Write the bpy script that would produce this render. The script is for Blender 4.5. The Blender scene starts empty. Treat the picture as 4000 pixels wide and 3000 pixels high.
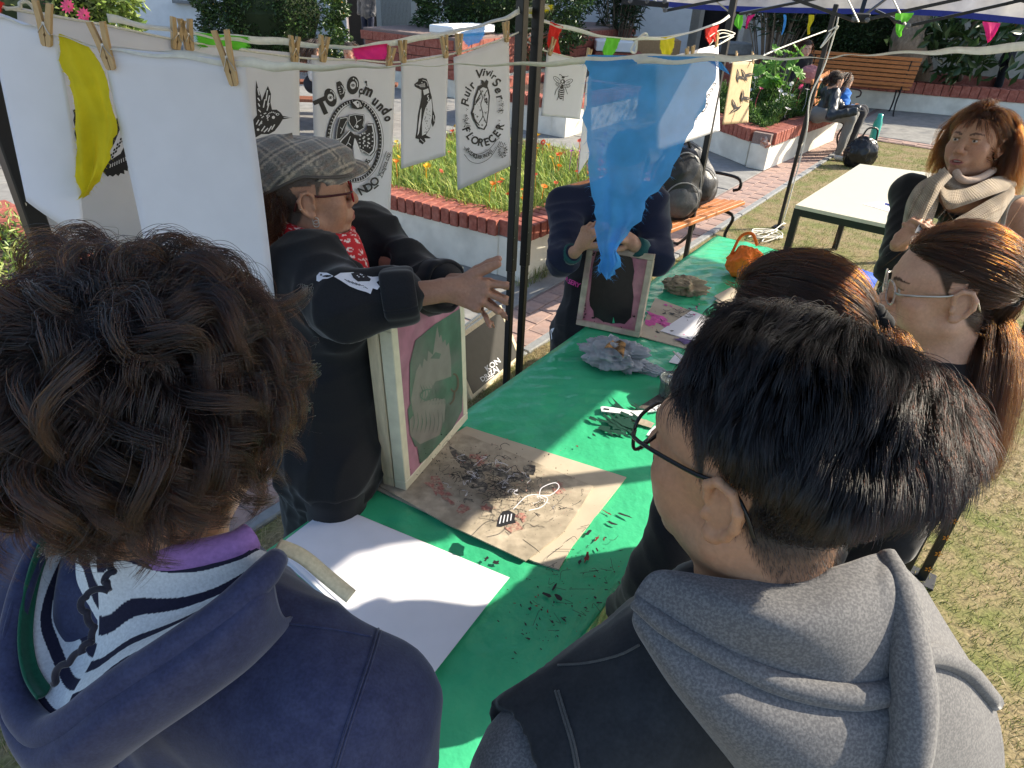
import bpy, bmesh, math, random
import numpy as np
from mathutils import Vector, Matrix
from mathutils.geometry import tessellate_polygon

# ------------------------------------------------------------------ camera, sky, sun, exposure
SC = bpy.context.scene
COL = SC.collection
FPX, CAM_H = 2600.0, 2.05
_d = np.array([-200.0, 4150.0, 2600.0]); _d /= np.linalg.norm(_d)
_Z = -_d
_Y = np.array([0, 0, 1.0]); _Y = _Y - _Y.dot(_Z) * _Z; _Y /= np.linalg.norm(_Y)
_X = np.cross(_Y, _Z)
C0 = np.array([0, 0, CAM_H])
def ray(px, py):
    v = np.array([(px - 2000) / FPX, (py - 1500) / FPX, 1.0])
    return np.array([v @ _X, v @ _Y, v @ _Z])
def G(px, py, z=0.0):                       # photo point -> point on a level plane
    r = ray(px, py); return C0 + r * ((z - CAM_H) / r[2])
def D(px, py, dep):                         # photo point -> point at a distance
    return C0 + ray(px, py) * (dep * .9375)
def PL(px, py, p0, n):                      # photo point -> point on a plane
    r = ray(px, py); return C0 + r * (np.dot(np.array(p0) - C0, n) / np.dot(r, n))
UA = np.array([.5753, .8179, 0.0]); WA = np.array([-.8179, .5753, 0.0]); ZA = np.array([0, 0, 1.0])
def UW(u, w, z=0.0): return UA * u + WA * w + ZA * z
def nrm(v): v = np.asarray(v, float); return v / (np.linalg.norm(v) + 1e-12)

cam_d = bpy.data.cameras.new("camera"); cam = bpy.data.objects.new("camera", cam_d); COL.objects.link(cam)
cam_d.sensor_width = 36; cam_d.lens = FPX / 4000 * 36; cam_d.clip_start = 0.02; cam_d.clip_end = 400
_r = np.array([_X[0], _Y[0], _Z[0]]); _u = -np.array([_X[1], _Y[1], _Z[1]]); _b = -np.array([_X[2], _Y[2], _Z[2]])
cam.matrix_world = Matrix(((_r[0], _u[0], _b[0], 0), (_r[1], _u[1], _b[1], 0), (_r[2], _u[2], _b[2], CAM_H), (0, 0, 0, 1)))
SC.camera = cam
SUN_EL = math.radians(34); SUN_AZ = np.array([.966, .259])
world = bpy.data.worlds.new("World"); SC.world = world; world.use_nodes = True
_nt = world.node_tree; _bg = _nt.nodes["Background"]
_sky = _nt.nodes.new("ShaderNodeTexSky"); _sky.sky_type = 'NISHITA'; _sky.sun_disc = False
_sky.sun_elevation = SUN_EL; _sky.sun_rotation = math.atan2(SUN_AZ[0], SUN_AZ[1]); _sky.air_density = 1.0; _sky.dust_density = 1.5
_nt.links.new(_sky.outputs[0], _bg.inputs[0]); _bg.inputs[1].default_value = 0.15
sun_d = bpy.data.lights.new("sun", 'SUN'); sun_d.energy = 5.0; sun_d.angle = math.radians(0.6); sun_d.color = (1.0, .90, .73)
sun = bpy.data.objects.new("sun", sun_d); COL.objects.link(sun)
SUNV = np.array([SUN_AZ[0] * math.cos(SUN_EL), SUN_AZ[1] * math.cos(SUN_EL), math.sin(SUN_EL)])
sun.rotation_euler = Vector(SUNV).to_track_quat('Z', 'Y').to_euler(); sun.location = (6, 2, 8)
vs = SC.view_settings; vs.view_transform = 'Standard'; vs.look = 'None'; vs.gamma = 1; vs.use_curve_mapping = False; vs.exposure = 1.0

RNG = np.random.default_rng(7)
random.seed(7)

# ------------------------------------------------------------------ materials
MATS = {}
def M(name, col=(.5, .5, .5), rough=.6, var=.12, vs=9.0, col2=None, bump=0.0, bs=80.0, spec=.4, metal=0.0, trans=0.0, sss=0.0,
      sheen=0.0, alpha=1.0, attr=False, coat=0.0, translu=0.0, vs2=None, det=4.0, stretch=None, ior=1.45):
    if name in MATS: return MATS[name]
    m = bpy.data.materials.new(name); m.use_nodes = True; nt = m.node_tree; N = nt.nodes; L = nt.links
    b = N["Principled BSDF"]; out = N["Material Output"]
    b.inputs["Roughness"].default_value = rough; b.inputs["Specular IOR Level"].default_value = spec
    b.inputs["Metallic"].default_value = metal; b.inputs["Transmission Weight"].default_value = trans
    b.inputs["IOR"].default_value = ior
    b.inputs["Alpha"].default_value = alpha; b.inputs["Coat Weight"].default_value = coat
    if sss: b.inputs["Subsurface Weight"].default_value = sss; b.inputs["Subsurface Radius"].default_value = (.9, .35, .2); b.inputs["Subsurface Scale"].default_value = .008
    if sheen: b.inputs["Sheen Weight"].default_value = sheen; b.inputs["Sheen Roughness"].default_value = .4
    tc = N.new("ShaderNodeTexCoord"); vec = tc.outputs["Object"]
    if stretch:
        mp = N.new("ShaderNodeMapping"); mp.inputs["Scale"].default_value = stretch; L.new(vec, mp.inputs[0]); vec = mp.outputs[0]
    nz = N.new("ShaderNodeTexNoise"); nz.inputs["Scale"].default_value = vs; nz.inputs["Detail"].default_value = det; L.new(vec, nz.inputs["Vector"])
    if attr:
        a = N.new("ShaderNodeAttribute"); a.attribute_name = "Col"; base = a.outputs["Color"]
    else:
        rgb = N.new("ShaderNodeRGB"); rgb.outputs[0].default_value = (*col, 1); base = rgb.outputs[0]
    if col2 is not None:
        mx = N.new("ShaderNodeMix"); mx.data_type = 'RGBA'; L.new(base, mx.inputs["A"]); mx.inputs["B"].default_value = (*col2, 1)
        cr = N.new("ShaderNodeMapRange"); cr.inputs[1].default_value = .42; cr.inputs[2].default_value = .62; L.new(nz.outputs["Fac"], cr.inputs[0]); L.new(cr.outputs[0], mx.inputs["Factor"])
        base = mx.outputs["Result"]
    if var:
        hs = N.new("ShaderNodeHueSaturation"); nz2 = N.new("ShaderNodeTexNoise"); nz2.inputs["Scale"].default_value = vs2 or vs * 2.7; nz2.inputs["Detail"].default_value = 5
        L.new(vec, nz2.inputs["Vector"])
        mr = N.new("ShaderNodeMapRange"); mr.inputs[1].default_value = .3; mr.inputs[2].default_value = .7; mr.inputs[3].default_value = 1 - var; mr.inputs[4].default_value = 1 + var
        L.new(nz2.outputs["Fac"], mr.inputs[0]); L.new(mr.outputs[0], hs.inputs["Value"]); L.new(base, hs.inputs["Color"]); base = hs.outputs[0]
    L.new(base, b.inputs["Base Color"])
    if bump:
        nb = N.new("ShaderNodeTexNoise"); nb.inputs["Scale"].default_value = bs; nb.inputs["Detail"].default_value = 4; L.new(vec, nb.inputs["Vector"])
        bp = N.new("ShaderNodeBump"); bp.inputs["Strength"].default_value = bump; bp.inputs["Distance"].default_value = .4 / bs; L.new(nb.outputs["Fac"], bp.inputs["Height"]); L.new(bp.outputs[0], b.inputs["Normal"])
    if translu:
        tr = N.new("ShaderNodeBsdfTranslucent"); L.new(base, tr.inputs[0]); ms = N.new("ShaderNodeMixShader"); ms.inputs[0].default_value = translu
        L.new(b.outputs[0], ms.inputs[1]); L.new(tr.outputs[0], ms.inputs[2]); L.new(ms.outputs[0], out.inputs[0])
    MATS[name] = m; return m

def hair_mat(name, mel, red, rough=.3, tip=.0, rnd=.3):
    if name in MATS: return MATS[name]
    m = bpy.data.materials.new(name); m.use_nodes = True; nt = m.node_tree; N = nt.nodes; L = nt.links
    N.remove(N["Principled BSDF"])
    h = N.new("ShaderNodeBsdfHairPrincipled"); h.parametrization = 'MELANIN'
    hi = N.new("ShaderNodeHairInfo"); mr = N.new("ShaderNodeMapRange"); mr.inputs[1].default_value = .3; mr.inputs[3].default_value = mel; mr.inputs[4].default_value = mel - tip
    L.new(hi.outputs["Intercept"], mr.inputs[0]); L.new(mr.outputs[0], h.inputs["Melanin"]); h.inputs["Melanin Redness"].default_value = red
    h.inputs["Random Color"].default_value = rnd; L.new(hi.outputs["Random"], h.inputs["Random"])
    h.inputs["Roughness"].default_value = rough; h.inputs["Radial Roughness"].default_value = .45
    L.new(h.outputs[0], N["Material Output"].inputs[0]); MATS[name] = m; return m

# ------------------------------------------------------------------ objects
def tag(o, label=None, cat=None, group=None, kind=None):
    if label: o["label"] = label
    if cat: o["category"] = cat
    if group: o["group"] = group
    if kind: o["kind"] = kind
    return o
def thing(name, loc, label, cat, group=None):
    o = bpy.data.objects.new(name, None); o.empty_display_size = .05; o.location = [float(x) for x in loc]; COL.objects.link(o)
    return tag(o, label, cat, group)
def wloc(o):
    v = Vector((0, 0, 0)) + o.location if o.parent is None else wloc(o.parent) if o.type != 'EMPTY' else o.location
    return v
def attach(o, parent):
    if parent is None: return o
    o.parent = parent
    root = parent
    while root.parent is not None: root = root.parent
    o.matrix_parent_inverse = Matrix.Translation(-root.location) if root is parent else Matrix.Identity(4)
    return o
def mk(name, V, F, mat, parent=None, smooth=False, cols=None, **t):
    me = bpy.data.meshes.new(name)
    V = np.asarray(V, dtype=np.float32).reshape(-1, 3)
    if isinstance(F, np.ndarray):
        n, k = F.shape
        me.vertices.add(len(V)); me.vertices.foreach_set("co", V.ravel())
        me.loops.add(n * k); me.loops.foreach_set("vertex_index", F.astype(np.int32).ravel())
        me.polygons.add(n); me.polygons.foreach_set("loop_start", np.arange(0, n * k, k, dtype=np.int32))
        me.update(calc_edges=True)
    else:
        me.from_pydata(V.tolist(), [], F)
    if mat is not None:
        for m in (mat if isinstance(mat, (list, tuple)) else [mat]): me.materials.append(m)
    if smooth: me.polygons.foreach_set("use_smooth", np.ones(len(me.polygons), dtype=bool))
    if cols is not None:
        a = me.color_attributes.new("Col", 'FLOAT_COLOR', 'POINT')
        c = np.ones((len(V), 4), np.float32); c[:, :3] = cols; a.data.foreach_set("color", c.ravel())
    o = bpy.data.objects.new(name, me); COL.objects.link(o); attach(o, parent)
    return tag(o, **t) if t else o
def dup(o, parent=None, loc=None):
    c = o.copy(); COL.objects.link(c)
    if parent is not None: c.parent = parent
    for ch in o.children: dup(ch, c)
    return c

class MB:                                   # collects simple shapes into one mesh
    def __init__(s): s.V = []; s.F = []
    def add(s, V, F):
        o = len(s.V); s.V.extend([tuple(map(float, v)) for v in V]); s.F.extend([tuple(i + o for i in f) for f in F]); return s
    def box(s, c, size, R=None, ch=0.0):    # chamfered box, R = 3 axis vectors
        R = np.eye(3) if R is None else np.array(R, float); h = np.array(size, float) / 2; c = np.array(c, float)
        if ch <= 0:
            pts = [c + R.T @ (h * np.array(k)) for k in ((-1,-1,-1),(1,-1,-1),(1,1,-1),(-1,1,-1),(-1,-1,1),(1,-1,1),(1,1,1),(-1,1,1))]
            return s.add(pts, [(0,3,2,1),(4,5,6,7),(0,1,5,4),(1,2,6,5),(2,3,7,6),(3,0,4,7)])
        pts = []; idx = {}
        for sx in (-1, 1):
            for sy in (-1, 1):
                for sz in (-1, 1):
                    for ax in range(3):
                        k = h - ch; k = np.array([sx * k[0], sy * k[1], sz * k[2]]); k[ax] += ch * (sx, sy, sz)[ax]
                        idx[(sx, sy, sz, ax)] = len(pts); pts.append(c + R.T @ k)
        F = []
        for ax in range(3):
            a, b = [(1, 2), (2, 0), (0, 1)][ax]
            for sg in (-1, 1):
                q = []
                for p, r in ((-1, -1), (1, -1), (1, 1), (-1, 1)):
                    t = [0, 0, 0]; t[ax] = sg; t[a] = p; t[b] = r; q.append(idx[(*t, ax)])
                F.append(tuple(q if sg > 0 else q[::-1]))
            for p in (-1, 1):
                for r in (-1, 1):           # edge bevels along axis ax
                    t0 = [0, 0, 0]; t0[ax] = -1; t0[a] = p; t0[b] = r; t1 = list(t0); t1[ax] = 1
                    q = [idx[(*t0, a)], idx[(*t1, a)], idx[(*t1, b)], idx[(*t0, b)]]
                    F.append(tuple(q if p * r < 0 else q[::-1]))
        for sx in (-1, 1):
            for sy in (-1, 1):
                for sz in (-1, 1):
                    q = (idx[(sx, sy, sz, 0)], idx[(sx, sy, sz, 1)], idx[(sx, sy, sz, 2)]); F.append(q if sx * sy * sz > 0 else q[::-1])
        return s.add(pts, F)
    def bar(s, a, b, w, h, up=(0, 0, 1), ch=0.0):
        a = np.array(a, float); b = np.array(b, float); d = nrm(b - a); x = np.cross(np.array(up, float), d)
        if np.linalg.norm(x) < 1e-4: x = np.cross((1, 0, 0), d)
        x = nrm(x); y = np.cross(d, x)
        return s.box((a + b) / 2, (w, h, np.linalg.norm(b - a)), [x, y, d], ch)
    def tube(s, P, R, n=8, caps=True, flat=None):
        P = np.array(P, float); m = len(P); R = np.ones(m) * R if np.isscalar(R) else np.array(R, float)
        T = np.gradient(P, axis=0); V = []; u = None
        for i in range(m):
            t = nrm(T[i])
            if u is None:
                u = np.cross(t, (0, 0, 1));
                if np.linalg.norm(u) < .1: u = np.cross(t, (1, 0, 0))
            u = nrm(u - t * np.dot(u, t)); v = np.cross(t, u)
            for k in range(n):
                a = 2 * math.pi * k / n; V.append(P[i] + R[i] * (math.cos(a) * u + math.sin(a) * v * (flat or 1)))
        F = []
        for i in range(m - 1):
            for k in range(n): F.append((i * n + k, i * n + (k + 1) % n, (i + 1) * n + (k + 1) % n, (i + 1) * n + k))
        if caps: F.append(tuple(range(n - 1, -1, -1))); F.append(tuple((m - 1) * n + k for k in range(n)))
        return s.add(V, F)
    def lathe(s, c, prof, n=20, ax=(0, 0, 1)):
        ax = nrm(ax); x = np.cross(ax, (0, 1, 0.01)); x = nrm(x); y = np.cross(ax, x); V = []; m = len(prof)
        for r, z in prof:
            for k in range(n):
                a = 2 * math.pi * k / n; V.append(np.array(c) + ax * z + r * (x * math.cos(a) + y * math.sin(a)))
        F = [(i * n + k, i * n + (k + 1) % n, (i + 1) * n + (k + 1) % n, (i + 1) * n + k) for i in range(m - 1) for k in range(n)]
        F.append(tuple(range(n - 1, -1, -1))); F.append(tuple((m - 1) * n + k for k in range(n)))
        return s.add(V, F)
    def sheet(s, f, nu, nv, thick=0.0):     # f(u,v) -> point
        V = [f(i / nu, j / nv) for j in range(nv + 1) for i in range(nu + 1)]
        F = [(j * (nu + 1) + i, j * (nu + 1) + i + 1, (j + 1) * (nu + 1) + i + 1, (j + 1) * (nu + 1) + i) for j in range(nv) for i in range(nu)]
        return s.add(V, F)
    def poly(s, pts, thick, n):             # prism from an outline
        pts = [np.array(p, float) for p in pts]; k = len(pts); n = np.array(n, float)
        tris = tessellate_polygon([[Vector(p) for p in pts]])
        V = [p + n * thick / 2 for p in pts] + [p - n * thick / 2 for p in pts]
        F = [tuple(t) for t in tris] + [tuple(i + k for i in t[::-1]) for t in tris] + [(i, (i + 1) % k, (i + 1) % k + k, i + k) for i in range(k)]
        return s.add(V, F)
    def build(s, name, mat, parent=None, smooth=False, **t):
        o = mk(name, s.V, s.F, mat, parent, smooth, **t)
        bm = bmesh.new(); bm.from_mesh(o.data); bmesh.ops.recalc_face_normals(bm, faces=bm.faces); bm.to_mesh(o.data); bm.free()
        return o

def spline(P, n):                           # Catmull-Rom through points
    P = np.array(P, float); m = len(P)
    if m == 2: return P[0] + (P[1] - P[0]) * np.linspace(0, 1, n)[:, None]
    Q = np.vstack([2 * P[0] - P[1], P, 2 * P[-1] - P[-2]]); t = np.linspace(0, m - 1 - 1e-6, n); i = t.astype(int); f = (t - i)[:, None]
    a, b, c, d = Q[i], Q[i + 1], Q[i + 2], Q[i + 3]
    return .5 * (2 * b + (c - a) * f + (2 * a - 5 * b + 4 * c - d) * f ** 2 + (3 * b - a - 3 * c + d) * f ** 3)
# ------------------------------------------------------------------ foliage helpers (numpy, one mesh each)
def leaves(P, Dr, Ln, Wd, mat, name, parent=None, fold=.25, cols=None, droop=.0, **t):
    # rhombic leaves: base, left, tip, right
    n = len(P); Dr = Dr / (np.linalg.norm(Dr, axis=1, keepdims=True) + 1e-9)
    r = RNG.normal(size=(n, 3)); S = np.cross(Dr, r); S /= (np.linalg.norm(S, axis=1, keepdims=True) + 1e-9); Nn = np.cross(S, Dr)
    Ln = np.asarray(Ln).reshape(-1, 1) * np.ones((n, 1)); Wd = np.asarray(Wd).reshape(-1, 1) * np.ones((n, 1))
    a = P; mid = P + Dr * Ln * .5 + Nn * Ln * fold * .3; l = mid - S * Wd / 2 + Nn * Wd * fold; rr = mid + S * Wd / 2 + Nn * Wd * fold; tip = P + Dr * Ln - np.array([0, 0, 1]) * Ln * droop
    V = np.stack([a, l, tip, rr], 1).reshape(-1, 3); b = np.arange(n)[:, None] * 4
    F = np.concatenate([b + np.array([[0, 2, 1]]), b + np.array([[0, 3, 2]])], 0)
    c = None if cols is None else np.repeat(cols, 4, 0)
    return mk(name, V, F, mat, parent, False, c, **t)
def blades(P, H, Wd, lean, mat, name, parent=None, cols=None, **t):
    n = len(P); az = RNG.uniform(0, 2 * np.pi, n); d = np.stack([np.cos(az), np.sin(az), 0 * az], 1); s = np.stack([-np.sin(az), np.cos(az), 0 * az], 1)
    H = np.asarray(H).reshape(-1, 1) * np.ones((n, 1)); Wd = np.asarray(Wd).reshape(-1, 1) * np.ones((n, 1)); lean = np.asarray(lean).reshape(-1, 1) * np.ones((n, 1)); z = np.array([0, 0, 1.0])
    m = P + z * H * .6 + d * H * lean * .35; tp = P + z * H * (1 - .25 * lean) + d * H * lean
    V = np.stack([P - s * Wd / 2, P + s * Wd / 2, m + s * Wd * .4, m - s * Wd * .4, tp], 1).reshape(-1, 3); b = np.arange(n)[:, None] * 5
    F = np.concatenate([b + np.array([[0, 1, 2]]), b + np.array([[0, 2, 3]]), b + np.array([[3, 2, 4]])], 0)
    c = None if cols is None else np.repeat(cols, 5, 0)
    return mk(name, V, F, mat, parent, False, c, **t)
def jitcol(n, *cs, v=.25):
    cs = np.array(cs); c = cs[RNG.integers(0, len(cs), n)]; return np.clip(c * RNG.uniform(1 - v, 1 + v, (n, 1)), 0, 1)

m_leaf = M("leaf", attr=True, rough=.45, var=.1, spec=.45, translu=.3)
m_leafgloss = M("leaf_gloss", attr=True, rough=.3, var=.1, spec=.5, translu=.2)
m_soil = M("soil", (.075, .052, .036), .95, .3, 14, bump=.6, bs=40)
m_bark = M("bark", (.19, .145, .105), .9, .3, 10, bump=.7, bs=30, stretch=(1, 1, .25))
m_plaster = M("plaster", (.72, .69, .6), .85, .07, 3, col2=(.6, .57, .49), bump=.25, bs=60)
m_wallw = M("wall_white", (.78, .79, .78), .9, .05, 2, bump=.15, bs=40)
m_brick = M("brick_red", (.27, .075, .05), .75, .22, 18, col2=(.34, .12, .085), bump=.35, bs=90)
m_mortar = M("mortar", (.22, .16, .14), .95, .2, 30)
m_slab = M("paving_grey", (.245, .24, .225), .9, .12, 5, col2=(.2, .195, .185), bump=.35, bs=160)
m_paver = M("paver_pink", (.35, .235, .195), .9, .2, 7, col2=(.28, .2, .175), bump=.35, bs=110)
m_kerb = M("kerb_grey", (.23, .235, .235), .9, .15, 8, bump=.4, bs=90)
m_ground = M("lawn_soil", (.23, .18, .095), .95, .35, 5, col2=(.14, .15, .045), bump=.8, bs=60, vs2=70)
m_grass = M("grass", attr=True, rough=.6, var=.1, translu=.25)

# ------------------------------------------------------------------ ground
U0, U1 = -4.0, 12.0                           # lawn
mk("ground", [UW(-60, -60, -.03), UW(80, -60, -.03), UW(80, 60, -.03), UW(-60, 60, -.03)], [(0, 1, 2, 3)], M("far_ground", (.2, .19, .17), .95), kind="structure")
mk("lawn", [UW(U0, -8, 0), UW(U1, -8, 0), UW(U1, 2.01, 0), UW(U0, 2.01, 0)], [(0, 1, 2, 3)], m_ground, kind="structure")
def lawn_pts(n, u0, u1, w0, w1):
    u = RNG.uniform(u0, u1, n); w = RNG.uniform(w0, w1, n); return UA * u[:, None] + WA * w[:, None]
gp = np.vstack([lawn_pts(120000, -1.2, 4, -3.4, 2.02), lawn_pts(90000, 4, 12, -2.6, 2.02), lawn_pts(7000, -2.6, -.6, -.5, 2.02), lawn_pts(3000, 1.6, 3.2, 1.92, 2.07)])
patch = np.sin(gp[:, 0] * 3.1 + np.sin(gp[:, 1] * 2.3)) * np.sin(gp[:, 1] * 2.7 + 1.3 * np.sin(gp[:, 0] * 1.9)) + RNG.normal(0, .5, len(gp))
gc = np.where((patch > .0)[:, None], jitcol(len(gp), (.14, .17, .035), (.2, .2, .05), (.1, .14, .03)), jitcol(len(gp), (.34, .26, .13), (.28, .22, .1), (.4, .32, .19)))
lie = np.where(patch > 0, RNG.uniform(.3, 1.3, len(gp)), RNG.uniform(1.2, 2.8, len(gp)))
blades(gp, RNG.uniform(.012, .03, len(gp)), RNG.uniform(.0016, .0034, len(gp)), lie, m_grass, "grass", cols=gc, kind="stuff")
# paved court: mortar bed and slabs
bed = mk("pavement", [UW(-8, 2.46, -.006), UW(34, 2.46, -.006), UW(34, 26, -.006), UW(-8, 26, -.006)], [(0, 1, 2, 3)], m_mortar, kind="structure")
bed2 = mk("walkway", [UW(12.42, -18, -.006), UW(24, -18, -.006), UW(24, 2.45, -.006), UW(12.42, 2.45, -.006)], [(0, 1, 2, 3)], m_mortar, kind="structure")
def slab(parent, u, w, su, sw, name="paving_slab", mat=None, z=0.0, dz=.003, h=.03, ch=.006):
    b = MB(); t = RNG.uniform(-dz, dz)
    b.box(UW(u, w, z - h / 2 + t), (su, sw, h), [UA, WA, ZA], ch); return b.build(name, mat or m_slab, parent)
S = 1.12
for i in range(-2, 15):
    for j in range(0, 14):
        u = i * S + .35; w = 2.48 + j * S + S / 2
        slab(bed, u, w, S - .012, S - .012)
for i in range(0, 4):
    for j in range(0, 10):
        slab(bed2, 12.46 + i * 1.3 + .65, 2.4 - j * 1.3 - .65, 1.285, 1.285)
strip = mk("brick_strip", [UW(-3, 2.08, -.004), UW(12.42, 2.08, -.004), UW(12.42, 2.465, -.004), UW(-3, 2.465, -.004)], [(0, 1, 2, 3)], m_mortar, kind="structure")
strip2 = mk("brick_strip", [UW(12.1, -9, -.005), UW(12.42, -9, -.005), UW(12.42, 2.07, -.005), UW(12.1, 2.07, -.005)], [(0, 1, 2, 3)], m_mortar, kind="structure")
pv = [MB() for _ in range(6)]
proto = []
for k in range(6):
    pv[k].box((0, 0, -.012), (.196 - RNG.uniform(0, .004), .12, .028), [UA, WA, ZA], .004); 
    o = pv[k].build("paver", m_paver, strip); proto.append(o)
cnt = 0
for r in range(3):
    for i in range(76):
        u = -2.6 + i * .2 + (.1 if r % 2 else 0)
        if u > 12.3: continue
        o = proto[cnt] if cnt < 6 else dup(proto[cnt % 6]); cnt += 1
        o.location = Vector(UW(u, 2.15 + r * .125, RNG.uniform(-.003, .003)))
for r in range(2):
    for i in range(44):
        o = dup(proto[i % 6]); o.parent = strip2; o.location = Vector(UW(12.2 + r * .14, 1.96 - i * .2, RNG.uniform(-.003, .003))); o.rotation_euler.z = math.pi / 2
kerb = mk("kerb", [UW(-3, 2.01, -.005), UW(12.1, 2.01, -.005), UW(12.1, 2.08, -.005), UW(-3, 2.08, -.005)], [(0, 1, 2, 3)], m_mortar, kind="structure")
for i in range(20):
    b = MB(); b.box(UW(-2.6 + i * .75, 2.045, -.005), (.742, .066, .05), [UA, WA, ZA], .008); b.build("kerb_stone", m_kerb, kerb)

# ------------------------------------------------------------------ planters
def planter(label, P0, a, b, la, lb, hb=.32, hc=.12, t=.24, bw=.085, group="brick capped planters", broken=False):
    # P0 outer corner on the ground, a and b = unit directions of its two sides, la, lb lengths
    P0 = np.array(P0, float); a = nrm(a); b = nrm(b)
    T = thing("planter", P0 + a * la / 2 + b * lb / 2, label, "planter", group)
    w = MB(); w.box(P0 + a * la / 2 + b * t / 2 + ZA * hb / 2, (la, t, hb), [a, np.cross(ZA, a), ZA], .006)
    w.box(P0 + b * (lb + t) / 2 + a * t / 2 + ZA * (hb / 2), (lb - t, t, hb), [b, np.cross(ZA, b), ZA], .006)
    w.box(P0 + a * la / 2 + b * (lb - t / 2) + ZA * hb / 2, (la - 2 * t, t, hb), [a, np.cross(ZA, a), ZA], .006)
    w.box(P0 + b * (lb + t) / 2 + a * (la - t / 2) + ZA * (hb / 2), (lb - t, t, hb), [b, np.cross(ZA, b), ZA], .006)
    w.build("plaster_wall", m_plaster, T)
    mk("soil", [P0 + a * .1 + b * .1 + ZA * (hb + .02), P0 + a * (la - .1) + b * .1 + ZA * (hb + .02), P0 + a * (la - .1) + b * (lb - .1) + ZA * (hb + .02), P0 + a * .1 + b * (lb - .1) + ZA * (hb + .02)], [(0, 1, 2, 3)], m_soil, T)
    ov = .03; n1 = int(la / bw); n2 = int((lb - 2 * t) / bw)
    def br(c, al, ac, ln):
        B = MB(); j = RNG.uniform(-.003, .003, 3)
        B.box(c + al * j[0] + ac * j[1] + ZA * j[2], (bw - .008, ln, hc), [al, ac, ZA], .006); B.build("brick", m_brick, T)
    for k in range(n1):
        if broken and k == 0: continue
        br(P0 + a * ((k + .5) * la / n1) + b * (t / 2 - ov / 2) + ZA * (hb + hc / 2), a, np.cross(ZA, a), t + ov)
    for k in range(n2):
        br(P0 + b * (t + (k + .5) * (lb - 2 * t) / n2) + a * (t / 2 - ov / 2) + ZA * (hb + hc / 2), b, np.cross(ZA, b), t + ov)
    far = MB(); far.box(P0 + a * la / 2 + b * (lb - t / 2) + ZA * (hb + hc / 2), (la, t, hc), [a, np.cross(ZA, a), ZA], .006); far.box(P0 + a * (la - t / 2) + b * (lb / 2) + ZA * (hb + hc / 2), (t, lb - 2 * t, hc), [a, np.cross(ZA, a), ZA], .006)
    far.build("far_coping", m_brick, T)
    mo = MB(); mo.box(P0 + a * la / 2 + b * t / 2 + ZA * (hb + hc * .45), (la - .012, t - .012, hc * .9), [a, np.cross(ZA, a), ZA]); mo.box(P0 + b * lb / 2 + a * t / 2 + ZA * (hb + hc * .45), (lb - 2 * t, t - .014, hc * .9), [b, np.cross(ZA, b), ZA]); mo.build("mortar", m_mortar, T)
    if broken:
        B = MB()
        for k in range(9):
            q = nrm(RNG.normal(size=3)); q2 = nrm(np.cross(q, (0, .3, 1)))
            B.box(P0 + a * RNG.uniform(.0, .08) + b * RNG.uniform(0, .14) + ZA * (hb + RNG.uniform(.01, .08)), RNG.uniform(.03, .08, 3), [q, q2, np.cross(q, q2)], .008)
        B.build("broken_brick", M("broken_cement", (.42, .33, .28), .95, .4, 25, col2=(.4, .12, .06), bump=.5, bs=40), T)
    return T
dA = nrm(np.array([-.86, .51, 0])); dA2 = UA
PA = np.array([.041, 4.75, 0]); LA, LB = 2.45, 2.5
planter("planter of bright grass and orange flowers behind the two tent poles", PA, dA2, dA, LA, LB)
PC = G(2970, 670)
planter("planter with a broken brick corner and white daisies beside the couple's bench", PC, nrm(G(3270, 540) - PC), nrm(G(2700, 560) - PC), 2.7, 2.3, .3, .15, broken=True)
PB = np.array([-2.05, 2.1, 0])
planter("planter of leafy ground cover at the left behind the curly haired person", PB - UA * 1.4 + WA * .0, UA, WA, 2.6, 3.0)
PE = G(3240, 408); dE = nrm(G(4000, 478) - PE)
planter("long shaded planter with bare soil and trees along the back wall", PE, dE, np.array([-dE[1], dE[0], 0]), 7.6, 2.2, .32, .2, bw=.155)
PD = G(2205, 540)
planter("small far planter glimpsed between the bee print and the blue flag", PD, UA, WA, 2.2, 2.0, .36, .14)
PF = np.array([-1.25, 12.85, 0])
# dark red planter along the building
TF = thing("brick_planter", PF + UA * 2 + WA, "tall dark red brick planter under the hedge beside the open door", "planter")
b = MB(); b.box(PF + UA * 3.3 + WA * 1.2 + ZA * .15, (6.6, 2.4, .3), [UA, WA, ZA], .01); b.build("plaster_base", m_plaster, TF)
b = MB(); b.box(PF + UA * 3.3 + WA * 1.2 + ZA * .64, (6.52, 2.32, .66), [UA, WA, ZA], .01); b.build("core", m_mortar, TF)
bp = None
for r in range(4):
    for k in range(20):
        B = MB(); B.box(PF + UA * (.17 + k * .33 + (.08 if r % 2 else -.04)) + WA * .05 + ZA * (.38 + r * .157), (.32, .11, .145), [UA, WA, ZA], .005); B.build("brick", m_brick, TF)
    for k in range(7):
        B = MB(); B.box(PF + WA * (.17 + k * .33 + (.08 if r % 2 else -.04)) + UA * .05 + ZA * (.38 + r * .157), (.11, .32, .145), [UA, WA, ZA], .005); B.build("brick", m_brick, TF)
b = MB(); b.box(PF + UA * .65 + WA * .4 + ZA * 1.07, (1.2, .56, .13), [UA, WA, ZA], .02); b.build("coping_block", m_wallw, TF)

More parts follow.
